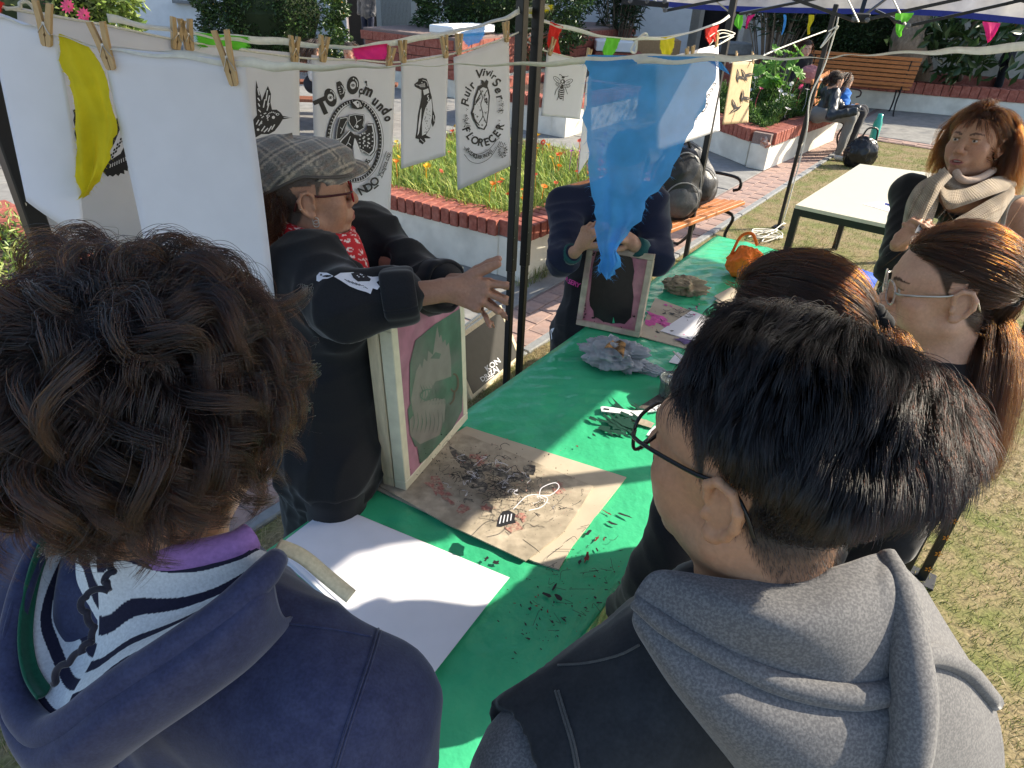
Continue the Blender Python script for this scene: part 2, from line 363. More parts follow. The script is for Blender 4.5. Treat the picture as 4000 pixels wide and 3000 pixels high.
# grass bed with orange flowers
def inA(n, m=.2): 
    s = RNG.uniform(m, LA - m * .7, n); t = RNG.uniform(m, LB - m * .7, n); return PA + dA2 * s[:, None] + dA * t[:, None] + ZA * .35
p = inA(12000, .16)
blades(p, RNG.uniform(.09, .24, len(p)), RNG.uniform(.006, .011, len(p)), RNG.uniform(.2, 1.0, len(p)), m_grass, "bed_grass", cols=jitcol(len(p), (.34, .42, .06), (.24, .36, .06), (.44, .46, .12), (.15, .25, .06)), kind="stuff")
def flower(c, r, up, np_=11, mp=None, mc=None, cup=.25):
    V = []; F = []; up = nrm(up); x = nrm(np.cross(up, (0.3, 1, .2))); y = np.cross(up, x)
    for k in range(np_):
        a = 2 * math.pi * k / np_; d = x * math.cos(a) + y * math.sin(a); s = np.cross(up, d); o = len(V)
        V += [c + d * r * .15, c + d * r * .6 - s * r * .2 + up * r * cup * .6, c + d * r + up * r * cup, c + d * r * .6 + s * r * .2 + up * r * cup * .6]; F.append((o, o + 1, o + 2, o + 3))
    return V, F
m_orange = M("petal_orange", (.85, .22, .02), .5, .15, 40, translu=.3); m_redp = M("petal_red", (.62, .07, .03), .5, .2, 40, translu=.3)
m_yel = M("petal_yellow", (.85, .5, .03), .5, .15, 40, translu=.3); m_pur = M("petal_purple", (.45, .1, .42), .5, .2, 40, translu=.3); m_white = M("petal_white", (.8, .78, .8), .5, .1, 40, translu=.3)
m_pinkp = M("petal_pink", (.75, .1, .22), .5, .2, 40, translu=.3); m_stem = M("stem_green", (.12, .2, .04), .6)
def flowers(n, where, mats, hmin, hmax, rr, label, group, name="flower"):
    for k in range(n):
        c = where(); h = RNG.uniform(hmin, hmax); top = c + ZA * h + RNG.normal(0, .015, 3)
        B = MB(); B.tube(spline([c, c + ZA * h * .5 + RNG.normal(0, .012, 3), top], 4), .0022, 4)
        V, F = flower(top, rr * RNG.uniform(.75, 1.2), ZA + RNG.normal(0, .35, 3), cup=RNG.uniform(.1, .9)); B.add(V, F)
        B.build(name, mats[k % len(mats)], label=label, cat="flower", group=group)
flowers(90, lambda: inA(1, .15)[0], [m_orange, m_redp, m_orange, m_yel, m_redp], .12, .27, .03, "small orange red daisy flower open among the bright grass blades", "orange flowers in the grass planter")
flowers(14, lambda: PA + dA2 * RNG.uniform(1.4, 2.2) + dA * RNG.uniform(.15, .6) + ZA * .35, [m_pur], .2, .42, .026, "small purple daisy flower at the back of the grass planter", "purple flowers in the grass planter")
# left planter ground cover
p = PB - UA * 1.4 + UA * RNG.uniform(.12, 2.5, 9000)[:, None] + WA * RNG.uniform(.1, 2.9, 9000)[:, None] + ZA * RNG.uniform(.36, .5, 9000)[:, None]
leaves(p, RNG.normal(size=p.shape) + np.array([0, 0, .9]), RNG.uniform(.035, .07, len(p)), RNG.uniform(.012, .02, len(p)), m_leafgloss, "ground_cover", cols=jitcol(len(p), (.2, .27, .05), (.14, .22, .05), (.3, .35, .12)), kind="stuff")
flowers(26, lambda: PB - UA * 1.4 + UA * RNG.uniform(.3, 2.3) + WA * RNG.uniform(.2, 2.6) + ZA * .4, [m_redp, m_orange], .06, .16, .022, "closed red orange bud among the leafy ground cover on the left", "buds in the left planter")
# daisy planter C
aC = nrm(G(3270, 540) - PC); bC = nrm(G(2700, 560) - PC)
p = PC + aC * RNG.uniform(.2, 2.5, 14000)[:, None] + bC * RNG.uniform(.2, 2.1, 14000)[:, None]
hh = .45 + .34 * np.abs(np.sin(p[:, 0] * 4) * np.cos(p[:, 1] * 3.3)) * RNG.uniform(.2, 1, len(p)); p = p + ZA * hh[:, None]
leaves(p, RNG.normal(size=p.shape) + np.array([0, 0, .8]), RNG.uniform(.05, .1, len(p)), RNG.uniform(.01, .02, len(p)), m_leaf, "daisy_foliage", cols=jitcol(len(p), (.06, .13, .025), (.09, .18, .035), (.05, .1, .02)), kind="stuff")
flowers(34, lambda: PC + aC * RNG.uniform(.15, 2.3) + bC * RNG.uniform(.15, 1.8) + ZA * .52, [m_white, m_white, m_pinkp, m_white], 0.05, .32, .04, "small white daisy flower over the dark green foliage", "daisies in the broken cornered planter")
Tg = thing("geranium_plant", PC + aC * 1.1 + bC * .6 + ZA * .38, "bright green geranium with frilled leaves standing above the daisies", "plant")
B = MB(); gl = []
for k in range(26):
    c = PC + aC * RNG.uniform(1.1, 2.0) + bC * RNG.uniform(.5, 1.15) + ZA * RNG.uniform(.75, 1.25)
    B.tube([np.array(PC + aC * 1.5 + bC * .8 + ZA * .45), (PC + aC * 1.5 + bC * .8 + c) / 2 + ZA * .1, c], .005, 5)
    q = MB(); up = nrm(ZA + RNG.normal(0, .5, 3)); x = nrm(np.cross(up, (1, .2, 0))); y = np.cross(up, x); R_ = RNG.uniform(.08, .12)
    pts = [c + up * .01] + [c + (x * math.cos(t) + y * math.sin(t)) * R_ * (1 + .12 * math.cos(9 * t)) + up * .012 * math.cos(9 * t + .5) for t in np.linspace(0, 2 * math.pi, 28, endpoint=False)]
    q.add(pts, [(0, i + 1, (i + 1) % 28 + 1) for i in range(28)]); q.build("leaf", M("geranium", (.13, .3, .04), .5, .2, 30, translu=.35), Tg)
B.build("stem", m_stem, Tg)
# tufts at the planter feet
p = np.vstack([PA + dA2 * RNG.uniform(-.1, 1.4, 500)[:, None] - WA * RNG.uniform(.0, .09, 500)[:, None], PB - UA * .6 + UA * RNG.uniform(-.5, 1.2, 500)[:, None] - WA * RNG.uniform(.0, .07, 500)[:, None]])
blades(p, RNG.uniform(.03, .12, len(p)), .004, RNG.uniform(.2, 1.2, len(p)), m_grass, "weeds", cols=jitcol(len(p), (.12, .18, .04), (.2, .2, .07)), kind="stuff")

# ------------------------------------------------------------------ shrubs, hedges, trees
def shrub(label, c, rad, n, lsz, colors, name="hedge", cat="hedge", boxy=0.0, trunk=True, group=None, mat=None, berries=0):
    c = np.array(c, float); rad = np.array(rad, float) * BK; lsz = lsz * BK * .8; n = int(n * 1.25); T = thing(name, (c[0], c[1], c[2] - rad[2]), label, cat, group)
    d = RNG.normal(size=(n, 3)); d /= np.linalg.norm(d, axis=1, keepdims=True)
    if boxy: d = d / (np.abs(d) ** 6).sum(1, keepdims=True) ** (1 / 6) * boxy + d * (1 - boxy)
    bump = 1 + .10 * np.sin(d[:, :1] * 9 + c[0]) * np.sin(d[:, 1:2] * 8) + .07 * np.sin(d[:, 2:] * 13 + d[:, :1] * 7)
    k = RNG.uniform(.74, 1.02, (n, 1)) ** .6 * bump; P = c + d * k * rad
    leaves(P, d + RNG.normal(0, .8, d.shape), RNG.uniform(.7, 1.3, n) * lsz, RNG.uniform(.35, .6, n) * lsz, mat or m_leafgloss, "crown", T, cols=jitcol(n, *colors))
    # dark inner twigs mass
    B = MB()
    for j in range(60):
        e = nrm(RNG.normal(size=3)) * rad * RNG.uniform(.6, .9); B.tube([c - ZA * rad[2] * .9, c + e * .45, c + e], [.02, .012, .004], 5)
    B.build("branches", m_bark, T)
    core_d = d[:1200] ; 
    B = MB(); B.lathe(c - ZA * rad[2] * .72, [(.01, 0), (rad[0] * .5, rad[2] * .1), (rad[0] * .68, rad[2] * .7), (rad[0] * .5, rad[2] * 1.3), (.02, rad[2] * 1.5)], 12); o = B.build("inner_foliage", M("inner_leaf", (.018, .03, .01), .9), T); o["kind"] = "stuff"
    if berries:
        q = RNG.integers(0, n, berries); V = P[q] + d[q] * .02; leaves(V, RNG.normal(size=V.shape), .035, .03, m_leaf, "yellow_leaves", T, cols=jitcol(len(V), (.55, .4, .06), (.5, .25, .04)))
    if trunk: B = MB(); B.tube([c - ZA * rad[2] * 1.25, c - ZA * rad[2] * .5], [.05, .035], 8); B.build("trunk", m_bark, T)
    return T
gd = [(.035, .07, .018), (.05, .1, .025), (.025, .05, .015)]
BK = 1.42
def at(px, py, Yw): 
    r = ray(px, py); return C0 + r * (Yw * BK / r[1])
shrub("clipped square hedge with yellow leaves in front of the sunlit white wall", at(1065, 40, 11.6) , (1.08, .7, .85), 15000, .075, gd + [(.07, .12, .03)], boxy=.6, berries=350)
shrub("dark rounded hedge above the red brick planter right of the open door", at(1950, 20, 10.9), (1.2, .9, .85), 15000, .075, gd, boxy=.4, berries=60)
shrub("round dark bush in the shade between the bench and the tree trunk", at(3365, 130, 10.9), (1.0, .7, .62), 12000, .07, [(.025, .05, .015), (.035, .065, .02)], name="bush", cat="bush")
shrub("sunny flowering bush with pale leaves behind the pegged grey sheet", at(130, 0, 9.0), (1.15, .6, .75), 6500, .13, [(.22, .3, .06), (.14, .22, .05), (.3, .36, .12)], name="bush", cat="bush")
for px, py in ((268, 26), (330, 60), (66, 70), (150, 10)):
    V, F = flower(at(px, py, 8.45), .12, (0, -1, .4)); V2, F2 = flower(at(px, py, 8.43), .07, (0, -1, .4)); B = MB(); B.add(V, F); B.add(V2, F2); B.build("hibiscus_flower", m_pinkp, label="pink flower on the sunny bush at the left edge", cat="flower", group="pink flowers on the bush")
def oleander(label, foot, h, spread, ns, group=None):
    T = thing("oleander_shrub", foot, label, "shrub", group); B = MB(); P = []; Dd = []
    for k in range(ns):
        a = RNG.uniform(0, 6.28); s = RNG.uniform(.2, 1) * spread; b0 = foot + np.array([math.cos(a), math.sin(a), 0]) * s * .22; tp = foot + np.array([math.cos(a) * s, math.sin(a) * s * .6, h * RNG.uniform(.6, 1)])
        c = spline([b0, (b0 + tp) / 2 + ZA * h * .12, tp], 7); B.tube(c, np.linspace(.016, .005, 7), 5)
        for q in range(20):
            i = RNG.uniform(2.2, 6); i0 = int(i); pt = c[min(i0, 5)] * (1 - i + i0) + c[min(i0 + 1, 6)] * (i - i0); P.append(pt); Dd.append(nrm(c[6] - c[4]) * .6 + nrm(RNG.normal(size=3)))
    B.build("stems", m_bark, T); leaves(np.array(P), np.array(Dd), RNG.uniform(.18, .3, len(P)), .032, m_leafgloss, "foliage", T, cols=jitcol(len(P), (.03, .055, .022), (.045, .075, .03)))
    return T
oleander("tall oleander with many bare stems against the white wall left of the second door", at(2410, 190, 12.4) * [1, 1, 0], 2.5, .85, 50)
oleander("oleander clump behind the seated woman, below the tent valance", at(3010, 265, 10.6) * [1, 1, 0] + ZA * .35, 2.2, 1.05, 48)
Tt = thing("tree", G(3560, 330, .3), "thick leaning tree trunk in the shaded planter by the cream wall", "tree")
tf = G(3560, 335, .3); B = MB(); B.tube(spline([tf - ZA * .1, tf + ZA * .25, at(3545, 200, 9.6), at(3550, 120, 9.7), at(3600, 20, 9.9), at(3660, -140, 10.1)], 16), np.linspace(.34, .21, 16), 14); B.tube(spline([at(3560, 110, 9.75), at(3490, 40, 9.8), at(3440, -60, 9.9)], 6), np.linspace(.14, .09, 6), 8); B.build("trunk", m_bark, Tt, True)
n = 5000; P = at(3560, -330, 10) + RNG.normal(size=(n, 3)) * np.array([1.5, 1.1, .4]); leaves(P, RNG.normal(size=P.shape), .14, .06, m_leafgloss, "crown", Tt, cols=jitcol(n, *gd))
T2 = thing("young_tree", G(3745, 325, .3), "small broad leaved tree beside the two standing people at the right", "tree")
B = MB(); f2 = G(3745, 325, .3); B.tube(spline([f2, at(3760, 240, 9.75), at(3800, 110, 9.8), at(3840, 20, 9.9)], 9), np.linspace(.07, .035, 9), 8); B.build("trunk", m_bark, T2)
n = 420; P = np.vstack([at(3800, 110, 9.75) + RNG.normal(size=(n, 3)) * np.array([.6, .4, .3]), at(3750, 250, 9.7) + RNG.normal(size=(60, 3)) * np.array([.17, .14, .17])])
leaves(P, RNG.normal(size=P.shape) * .8 + np.array([-.5, -.2, -.5]), RNG.uniform(.2, .34, len(P)), RNG.uniform(.08, .13, len(P)), m_leafgloss, "crown", T2, cols=jitcol(len(P), (.035, .07, .02), (.05, .09, .03)))

# ------------------------------------------------------------------ building at the back
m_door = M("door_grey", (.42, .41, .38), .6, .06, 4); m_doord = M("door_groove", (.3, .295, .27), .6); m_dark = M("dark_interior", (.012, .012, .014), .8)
Tb = thing("white_building", (-2, 13.4, 0), "white rendered building along the back with two grey doors", "building")
def wallbox(a, b, z0, z1, t=.25, name="wall", mat=None, parent=Tb):
    a = np.array([*a, 0.0]); b = np.array([*b, 0.0]); d = nrm(b - a); B = MB(); nn = np.array([-d[1], d[0], 0]); B.box((a + b) / 2 + nn * t / 2 + ZA * (z0 + z1) / 2, (np.linalg.norm(b - a), t, z1 - z0), [d, nn, ZA], 0); return B.build(name, mat or m_wallw, parent)
d1l = at(1362, 150, 13.3); d1r = at(1475, 150, 13.3); d1e = at(1640, 150, 13.3)
YB = 13.3 * BK
wallbox((-24, YB), (d1l[0] - .1, YB), 0, 5.5); wallbox((d1r[0] + .08, YB + .02), (4.0, YB + .02), 0, 5.5); wallbox((d1l[0] - .12, YB + .04), (d1r[0] + .12, YB + .04), 2.6, 5.5)
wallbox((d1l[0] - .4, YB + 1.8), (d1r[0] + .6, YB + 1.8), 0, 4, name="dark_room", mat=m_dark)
wallbox((d1l[0] - .16, YB - .06), (d1l[0] - .02, YB - .06), 0, 2.6, .12, "door_frame", M("frame_white", (.7, .71, .7), .6)); 
# door leaf opened against the wall: frame, panel with grooves, glass
def door_leaf(a, b, z0, z1, glass=.9, parent=Tb):
    a = np.array(a, float); b = np.array(b, float); w = np.linalg.norm(b - a); d = (b - a) / w; nn = np.array([-d[1], d[0], 0])
    B = MB(); B.box(a + d * w / 2 + ZA * (z0 + z1) / 2, (w, .05, z1 - z0), [d, nn, ZA], .004); L_ = B.build("door", m_door, parent)
    zp = z0 + (z1 - z0) * (1 - glass) if glass else z1 - .15
    B = MB()
    for k in range(22): B.box(a + d * (w * .14 + w * .72 * k / 21) - nn * .028 + ZA * (z0 + .2 + zp - .1) / 2, (w * .02, .012, zp - z0 - .35), [d, nn, ZA])
    B.build("groove_slats", m_doord, L_)
    B = MB(); B.box(a + d * w * .5 - nn * .03 + ZA * (zp + .5), (w * .68, .012, .8), [d, nn, ZA]); B.build("pane", M("pane_grey", (.5, .55, .58), .15, .1, 3), L_)
    B = MB(); B.lathe(a + d * w * .93 - nn * .05 + ZA * (zp - .05), [(.03, 0), (.03, .05)], 10, nn); B.build("handle", M("steel", (.5, .5, .5), .3, metal=1), L_)
A_ = at(1478, 150, 13.2); B_ = at(1640, 150, 13.2); A_[2] = 0; B_[2] = 0
door_leaf(A_ + [0, -.02, 0], B_ + [0, -.4, 0], .05, 2.6, .37)
# second wing with second door
wallbox((4.0, 15.2 * BK), (16, 15.2 * BK), 0, 5.5); 
e1 = at(2590, 150, 15.1)
wallbox((3.6, YB + .1), (e1[0], YB + .1), 0, 5.5, 2.6)
A_ = at(2608, 150, 14.6); B_ = at(2735, 150, 14.6); A_[2] = 0; B_[2] = 0
door_leaf(A_, B_, .05, 2.6, 0)
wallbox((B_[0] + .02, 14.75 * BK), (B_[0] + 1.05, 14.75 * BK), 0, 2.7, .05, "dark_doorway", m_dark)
wallbox((B_[0] + 1.07, 14.7 * BK), (B_[0] + 1.2, 14.7 * BK), 0, 2.8, .1, "door_frame", M("frame_white", (.7, .71, .7), .6))
# cream wall on the right, behind the trees
TW = thing("cream_wall", (6, 11.6, 0), "rough cream rendered wall behind the shaded trees on the right", "wall")
m_cream = M("cream_render", (.5, .48, .41), .95, .12, 2.5, col2=(.4, .38, .31), bump=.6, bs=18)
pw = PE + np.array([-dE[1], dE[0], 0]) * 2.3 - dE * 1.4
wallbox(pw[:2], (pw + dE * 10)[:2], 0, 5, .25, "wall", m_cream, TW)
wallbox((pw - dE * .02)[:2], (pw + np.array([-dE[1], dE[0], 0]) * 8)[:2], 0, 5, .25, "wall", m_wallw, TW)
for px, py, w in ((335, 8, .55), (740, 8, .55)):
    c = at(px, py, 13.26); Tl = thing("window_ledge", c, "narrow grey ledge on the white wall " + ("above the sunny bush" if px < 500 else "left of the clipped hedge"), "ledge"); B = MB(); B.box(c, (w * BK, .2, .07), None, .006); B.build("sill", m_kerb, Tl)
# things by the planters behind
for px, py, dep, sz, lab, mt in ((1720, 178, 16.2, (.8, .4, .22), "white plastic bag lying on the red brick planter", m_wallw), (2560, 190, 16.4, (1.0, .7, .42), "brown cardboard box behind the green and yellow flags", M("cardboard_brown", (.42, .26, .13), .8))):
    c = D(px, py, dep); B = MB(); B.box(c, sz, None, .05 if mt is m_wallw else .004); B.build("box" if mt is not m_wallw else "bag", mt, label=lab, cat="box" if mt is not m_wallw else "bag")
Tq = thing("brick_pillar_planter", at(2380, 180, 11.5) * [1, 1, 0], "low dark red brick box with a white lid under the oleander", "planter"); c = at(2420, 185, 11.5)
B = MB(); B.box((c[0], c[1] + .3, c[2] / 2 - .05), (1.05, .8, c[2] - .1), None, .01); B.build("brick_body", m_brick, Tq)
B = MB(); B.box((c[0] - .1, c[1] + .28, c[2] + .02), (.85, .84, .2), None, .015); B.build("lid", m_wallw, Tq)
Tq = thing("brick_pillar_planter", at(2910, 190, 11.0) * [1, 1, 0], "low brick box with grey blocks beside the tent pole and oleander", "planter"); c = at(2905, 200, 11.0)
B = MB(); B.box((c[0], c[1] + .3, c[2] / 2 - .05), (.85, .7, c[2] - .1), None, .01); B.build("brick_body", m_brick, Tq)
B = MB(); B.box((c[0] - .12, c[1] + .28, c[2] + .03), (.56, .56, .22), None, .015); B.build("grey_block", m_kerb, Tq)
# ------------------------------------------------------------------ flat print: drawn on a plane, laid just proud of it
def ZAT(xy, py):                            # height on a vertical line that shows at image row py
    lo, hi = -0.5, 2.04
    for _ in range(50):
        z = (lo + hi) / 2; p = np.array([xy[0], xy[1], z]) - C0; c = np.array([_X @ np.eye(3)[0], 0, 0])
        cy = p[0] * _X[1] + p[1] * _Y[1] + p[2] * _Z[1]; cz = p[0] * _X[2] + p[1] * _Y[2] + p[2] * _Z[2]
        if cy / cz * FPX + 1500 > py: lo = z
        else: hi = z
    return np.array([xy[0], xy[1], z])
m_ink = M("print_ink", (.018, .018, .022), .55, 0); m_white_p = M("paper", (.74, .735, .785), .75, .03, 5, translu=.05)
class Draw:
    def __init__(s, p0, n, mats=None, f=None):
        s.p0 = np.array(p0, float); s.n = nrm(n); 
        if np.dot(s.n, C0 - s.p0) < 0: s.n = -s.n
        s.L = {}; s.k = 0; s.f = f; s.org = (0, 0)
    def pt(s, x, y): return PL(x, y, s.p0, s.n)
    def raw(s, pts2, tris, key):
        s.k += 1; B = s.L.setdefault(key, MB()); B.add([s.pt(x, y) + s.n * (.0007 + .00005 * s.k) for x, y in pts2], tris)
    def poly(s, pts, key="k"):
        t = tessellate_polygon([[Vector((p[0], p[1], 0)) for p in pts]]); s.raw(pts, t, key)
    def stroke(s, pts, w, key="k", n=None, taper=False, close=False):
        P = np.array(pts, float)
        if close: P = np.vstack([P, P[:1]])
        if len(P) > 2 and n != 0: P = spline(P, n or len(P) * 5)
        T = np.gradient(P, axis=0); T /= (np.linalg.norm(T, axis=1, keepdims=True) + 1e-9); N_ = np.stack([-T[:, 1], T[:, 0]], 1)
        ww = np.full(len(P), w / 2.0)
        if taper: ww = ww * np.sin(np.linspace(.15, math.pi - .15, len(P)))
        a = P + N_ * ww[:, None]; b = P - N_ * ww[:, None]; m = len(P)
        s.raw(np.vstack([a, b]).tolist(), [(i, i + 1, m + i + 1, m + i) for i in range(m - 1)], key)
    def ell(s, cx, cy, rx, ry, key="k", rot=0, n=20, arc=None):
        t = np.linspace(0, 2 * math.pi, n, endpoint=False); x = rx * np.cos(t); y = ry * np.sin(t); c, d = math.cos(rot), math.sin(rot)
        s.raw(np.stack([cx + x * c - y * d, cy + x * d + y * c], 1).tolist(), [tuple(range(n))], key)
    def ring(s, cx, cy, rx, ry, w, key="k", rot=0, a0=0, a1=6.2832, n=40):
        t = np.linspace(a0, a1, n); c, d = math.cos(rot), math.sin(rot); q = []
        for rr in (1, -1):
            x = (rx + rr * w / 2) * np.cos(t); y = (ry + rr * w / 2) * np.sin(t); q.append(np.stack([cx + x * c - y * d, cy + x * d + y * c], 1))
        s.raw(np.vstack(q).tolist(), [(i, i + 1, n + i + 1, n + i) for i in range(n - 1)], key)
    def text(s, txt, cx, cy, size, ang=0, key="k", bold=0.0, sx=1.0, shear=0.0):
        cu = bpy.data.curves.new("t", 'FONT'); cu.body = txt; cu.size = 1; cu.align_x = 'CENTER'; cu.align_y = 'CENTER'; cu.offset = bold; cu.resolution_u = 3; cu.shear = shear
        ob = bpy.data.objects.new("t", cu); me = ob.to_mesh()
        c, d = math.cos(ang), math.sin(ang); V = [(v.co.x * size * sx, -v.co.y * size) for v in me.vertices]; F = [tuple(p.vertices) for p in me.polygons]
        ob.to_mesh_clear(); bpy.data.objects.remove(ob); bpy.data.curves.remove(cu)
        if V: s.raw([(cx + x * c - y * d, cy + x * d + y * c) for x, y in V], F, key)
    def arc(s, txt, cx, cy, rx, ry, a0, a1, size, key="k", bold=0.0, inside=False, jit=0.0, sx=1.0):
        for i, ch in enumerate(txt):
            a = a0 + (a1 - a0) * (i + .5) / len(txt); x = cx + rx * math.cos(a); y = cy + ry * math.sin(a)
            t = math.atan2(ry * math.cos(a), -rx * math.sin(a)) + (math.pi if inside else 0)
            s.text(ch, x, y, size, t + jit * math.sin(i * 2.3), key, bold, sx)
    def build(s, parent, name="print", mats=None):
        mats = {**{"k": m_ink, "w": m_white_p}, **(mats or {})}; o = None
        for key, B in s.L.items(): o = mk(name, B.V, B.F, mats[key], parent, kind="stuff")
        return o
NU = np.cross(UA, ZA)                        # normal of the tent's long side
PLU = G(1975, 1562) + ZA
LBL = {}
def sheet_quad(name, quad, p0, n, mat, label, cat, group=None, thick=.0006, curl=0.0):
    n = nrm(n); n = n if np.dot(n, C0 - np.array(p0)) > 0 else -n
    q = [PL(x, y, p0, n) for x, y in quad]; c = sum(q) / 4; T = thing(name, c, label, cat, group)
    def f(u, v):
        a = q[0] * (1 - u) + q[1] * u; b = q[3] * (1 - u) + q[2] * u; return a * (1 - v) + b * v - n * (.0008 + curl * (math.sin(v * 3.1) * .6 * u + (u - .5) ** 2 * v))
    B = MB(); B.sheet(f, 14, 18); o = B.build("sheet", mat, T, True); sd = o.modifiers.new("thick", 'SOLIDIFY'); sd.thickness = thick; sd.offset = -1 if True else 0
    return T, n

# ------------------------------------------------------------------ green table with its plastic cloth
tU = nrm(np.array([.5595, .8288, 0])); tW = np.array([-tU[1], tU[0], 0]); T0 = tW * .412; TL0, TL1, TWD = .34, 3.83, .77; TZ = .75
TT = thing("folding_table", T0 + tU * 2 + tW * .35, "long folding table under the green plastic cloth", "table")
B = MB(); B.box(T0 + tU * (TL0 + TL1) / 2 + tW * TWD / 2 + ZA * (TZ - .03), (TL1 - TL0 - .06, TWD - .06, .04), [tU, tW, ZA], .01); B.build("table_top", M("table_grey", (.5, .5, .48), .5), TT)
for s in (TL0 + .15, 1.4, 2.4, TL1 - .15):
    for w in (.1, TWD - .1):
        B = MB(); B.tube([T0 + tU * s + tW * w + ZA * (TZ - .05), T0 + tU * s + tW * w], .014, 10); B.build("leg", M("leg_dark", (.03, .03, .03), .4), TT)
m_cloth = M("green_plastic", (.05, .46, .225), .2, .06, 3, col2=(.06, .5, .25), bump=.30, bs=11, spec=.5, translu=.12)
def cloth_f(u, v):
    s = TL0 + (TL1 - TL0) * u; t = -.30 + (TWD + .5) * v     # t runs over the near drop, the top, the far drop
    wr = .0034 * math.sin(s * 23 + 5 * math.sin(t * 6)) * math.sin(t * 17 + 2 * math.sin(s * 4)) + .0016 * math.sin((s + t) * 61 + 3 * math.sin(s * 7)) + .0022 * math.exp(-((t - .4 - .05 * s) * 60) ** 2) + .002 * math.exp(-((s - 2.2 + .3 * t) * 60) ** 2) + .002 * math.exp(-((s - 1.25 - .2 * t) * 60) ** 2)
    if t < 0: a = -t; off = -.012 - .03 * a + .022 * math.sin(s * 19) * a * 2.2; return T0 + tU * s + tW * off + ZA * (TZ - a + (.012 if a < .02 else 0))
    if t > TWD: a = t - TWD; off = TWD + .012 + .015 * math.sin(s * 17) * a * 3; return T0 + tU * s + tW * off + ZA * (TZ - a)
    e = min(t, TWD - t); return T0 + tU * s + tW * t + ZA * (TZ + .004 + wr * min(1, e * 12) - .01 * math.exp(-e * 90))
B = MB(); B.sheet(cloth_f, 260, 120); oc = B.build("tablecloth", m_cloth, None, True, label="green plastic sheet covering the long work table, spotted with ink", cat="tablecloth")
# end drop at the far end
def cloth_e(u, v): return T0 + tU * (TL1 + .012 + .012 * math.sin(u * 21) * v) + tW * TWD * u + ZA * (TZ + .002 - .28 * v)
B = MB(); B.sheet(cloth_e, 40, 14); oe = B.build("end_flap", m_cloth, oc, True)
# ink stains
dr = Draw([0, 0, TZ + .0052], ZA); R2 = random.Random(5)
def splat(x, y, r, el=1.0, rot=0.0, key="k"):
    n = R2.randint(7, 12); c, d = math.cos(rot), math.sin(rot); P = []
    for k in range(n):
        q = r * R2.uniform(.35, 1.25); a = 2 * math.pi * k / n; X = q * math.cos(a) * el; Y = q * math.sin(a); P.append((x + X * c - Y * d, y + X * d + Y * c))
    dr.poly(P, key)
for k in range(120):
    t = R2.random(); x = 2000 + 420 * R2.random() + R2.gauss(0, 40); y = 2180 + 330 * R2.random() - (x - 2200) * .5; splat(x, y, abs(R2.gauss(0, 1.7)) + .8, R2.uniform(1, 3.4), R2.uniform(-.2, 1.6), "k" if R2.random() < .9 else "r")
for x, y, r, el, ro in ((2135, 2330, 16, 2.2, .4), (2165, 2300, 11, 2.6, -1.0), (2290, 2185, 15, 2.2, -1.2), (2155, 2435, 8, 2.6, .7), (2265, 2200, 9, 2, -1.1), (2068, 2385, 7, 2, .6), (2330, 2110, 10, 2.4, -.9), (2300, 2085, 12, 2, -.7), (1900, 2190, 12, 1.6, -.2), (1940, 2205, 14, 1.6, .1), (2390, 2050, 8, 5, .45), (2440, 2020, 6, 9, .35), (2370, 2010, 5, 6, .5), (2180, 2340, 12, 2.5, .6), (1760, 2480, 12, 2, -.5), (1740, 2540, 9, 2, -.3), (2255, 1750, 5, 2, .3), (2520, 1750, 9, 2, -.5), (2505, 1760, 6, 1.4, 0)): splat(x, y, r * .7, el, ro, "k" if r % 5 else "r")
for k in range(70): splat(2440 + R2.gauss(0, 55), 1660 + R2.gauss(0, 26), abs(R2.gauss(0, 5)) + 2, R2.uniform(2, 6), R2.uniform(.2, .9), "d")
for k in range(26):
    x = 2100 + R2.random() * 300; y = 2100 + R2.random() * 420 - (x - 2200) * .4; dr.stroke([(x, y), (x + R2.gauss(0, 16), y + R2.gauss(0, 12)), (x + R2.gauss(0, 34), y + R2.gauss(0, 24))], 1.6)
o = dr.build(oc, "ink_stain", {"r": M("ink_darkred", (.16, .02, .02), .5), "d": M("ink_smear", (.012, .05, .035), .4)})
for c in oc.children:
    if c.name.startswith("ink_stain"): c["kind"] = "stuff"

# ------------------------------------------------------------------ cards, papers and screens on the table
m_card = M("greyboard", (.5, .43, .33), .85, .06, 6, col2=(.44, .375, .29), bump=.08, bs=200); m_carddk = M("greyboard_inked", (.34, .29, .22), .85, .2, 14, col2=(.46, .39, .3))
def flat(name, quad, z, th, mat, label, cat, group=None, build=True):
    q = [G(x, y, z) for x, y in quad]; B = MB(); B.poly([p for p in q], th, ZA); return B.build(name, mat, label=label, cat=cat, group=group)
def flatpart(name, quad, z, th, mat, parent):
    B = MB(); B.poly([G(x, y, z) for x, y in quad], th, ZA); return B.build(name, mat, parent)
flat("cardboard_sheet", [(1428, 1893), (1822, 1668), (2446, 1866), (2235, 2135), (2182, 2226), (2085, 2195)], .758, .005, m_card, "wide clean cardboard sheet under the inked one in front of the standing pink screen", "cardboard")
ib = flat("cardboard_sheet", [(1440, 1876), (1700, 1715), (1800, 1690), (2318, 1900), (2250, 2010), (2200, 2080), (2052, 2192), (1750, 2050)], .7645, .004, m_carddk, "inked cardboard sheet with red and black smears at the foot of the pink screen", "cardboard")
dr = Draw([0, 0, .7668], ZA)
for x, y, r, el in ((1875, 1790, 26, 1.6), (1700, 1900, 34, 1.5), (1735, 1930, 22, 1.8), (2185, 1905, 24, 1.2), (1960, 1835, 22, 1.7), (1810, 1990, 24, 2), (1990, 2050, 26, 2), (2040, 2020, 18, 2), (1900, 1985, 16, 2), (1765, 1965, 13, 1.4)): splat(x, y, r, el, R2.uniform(0, .6), "r")
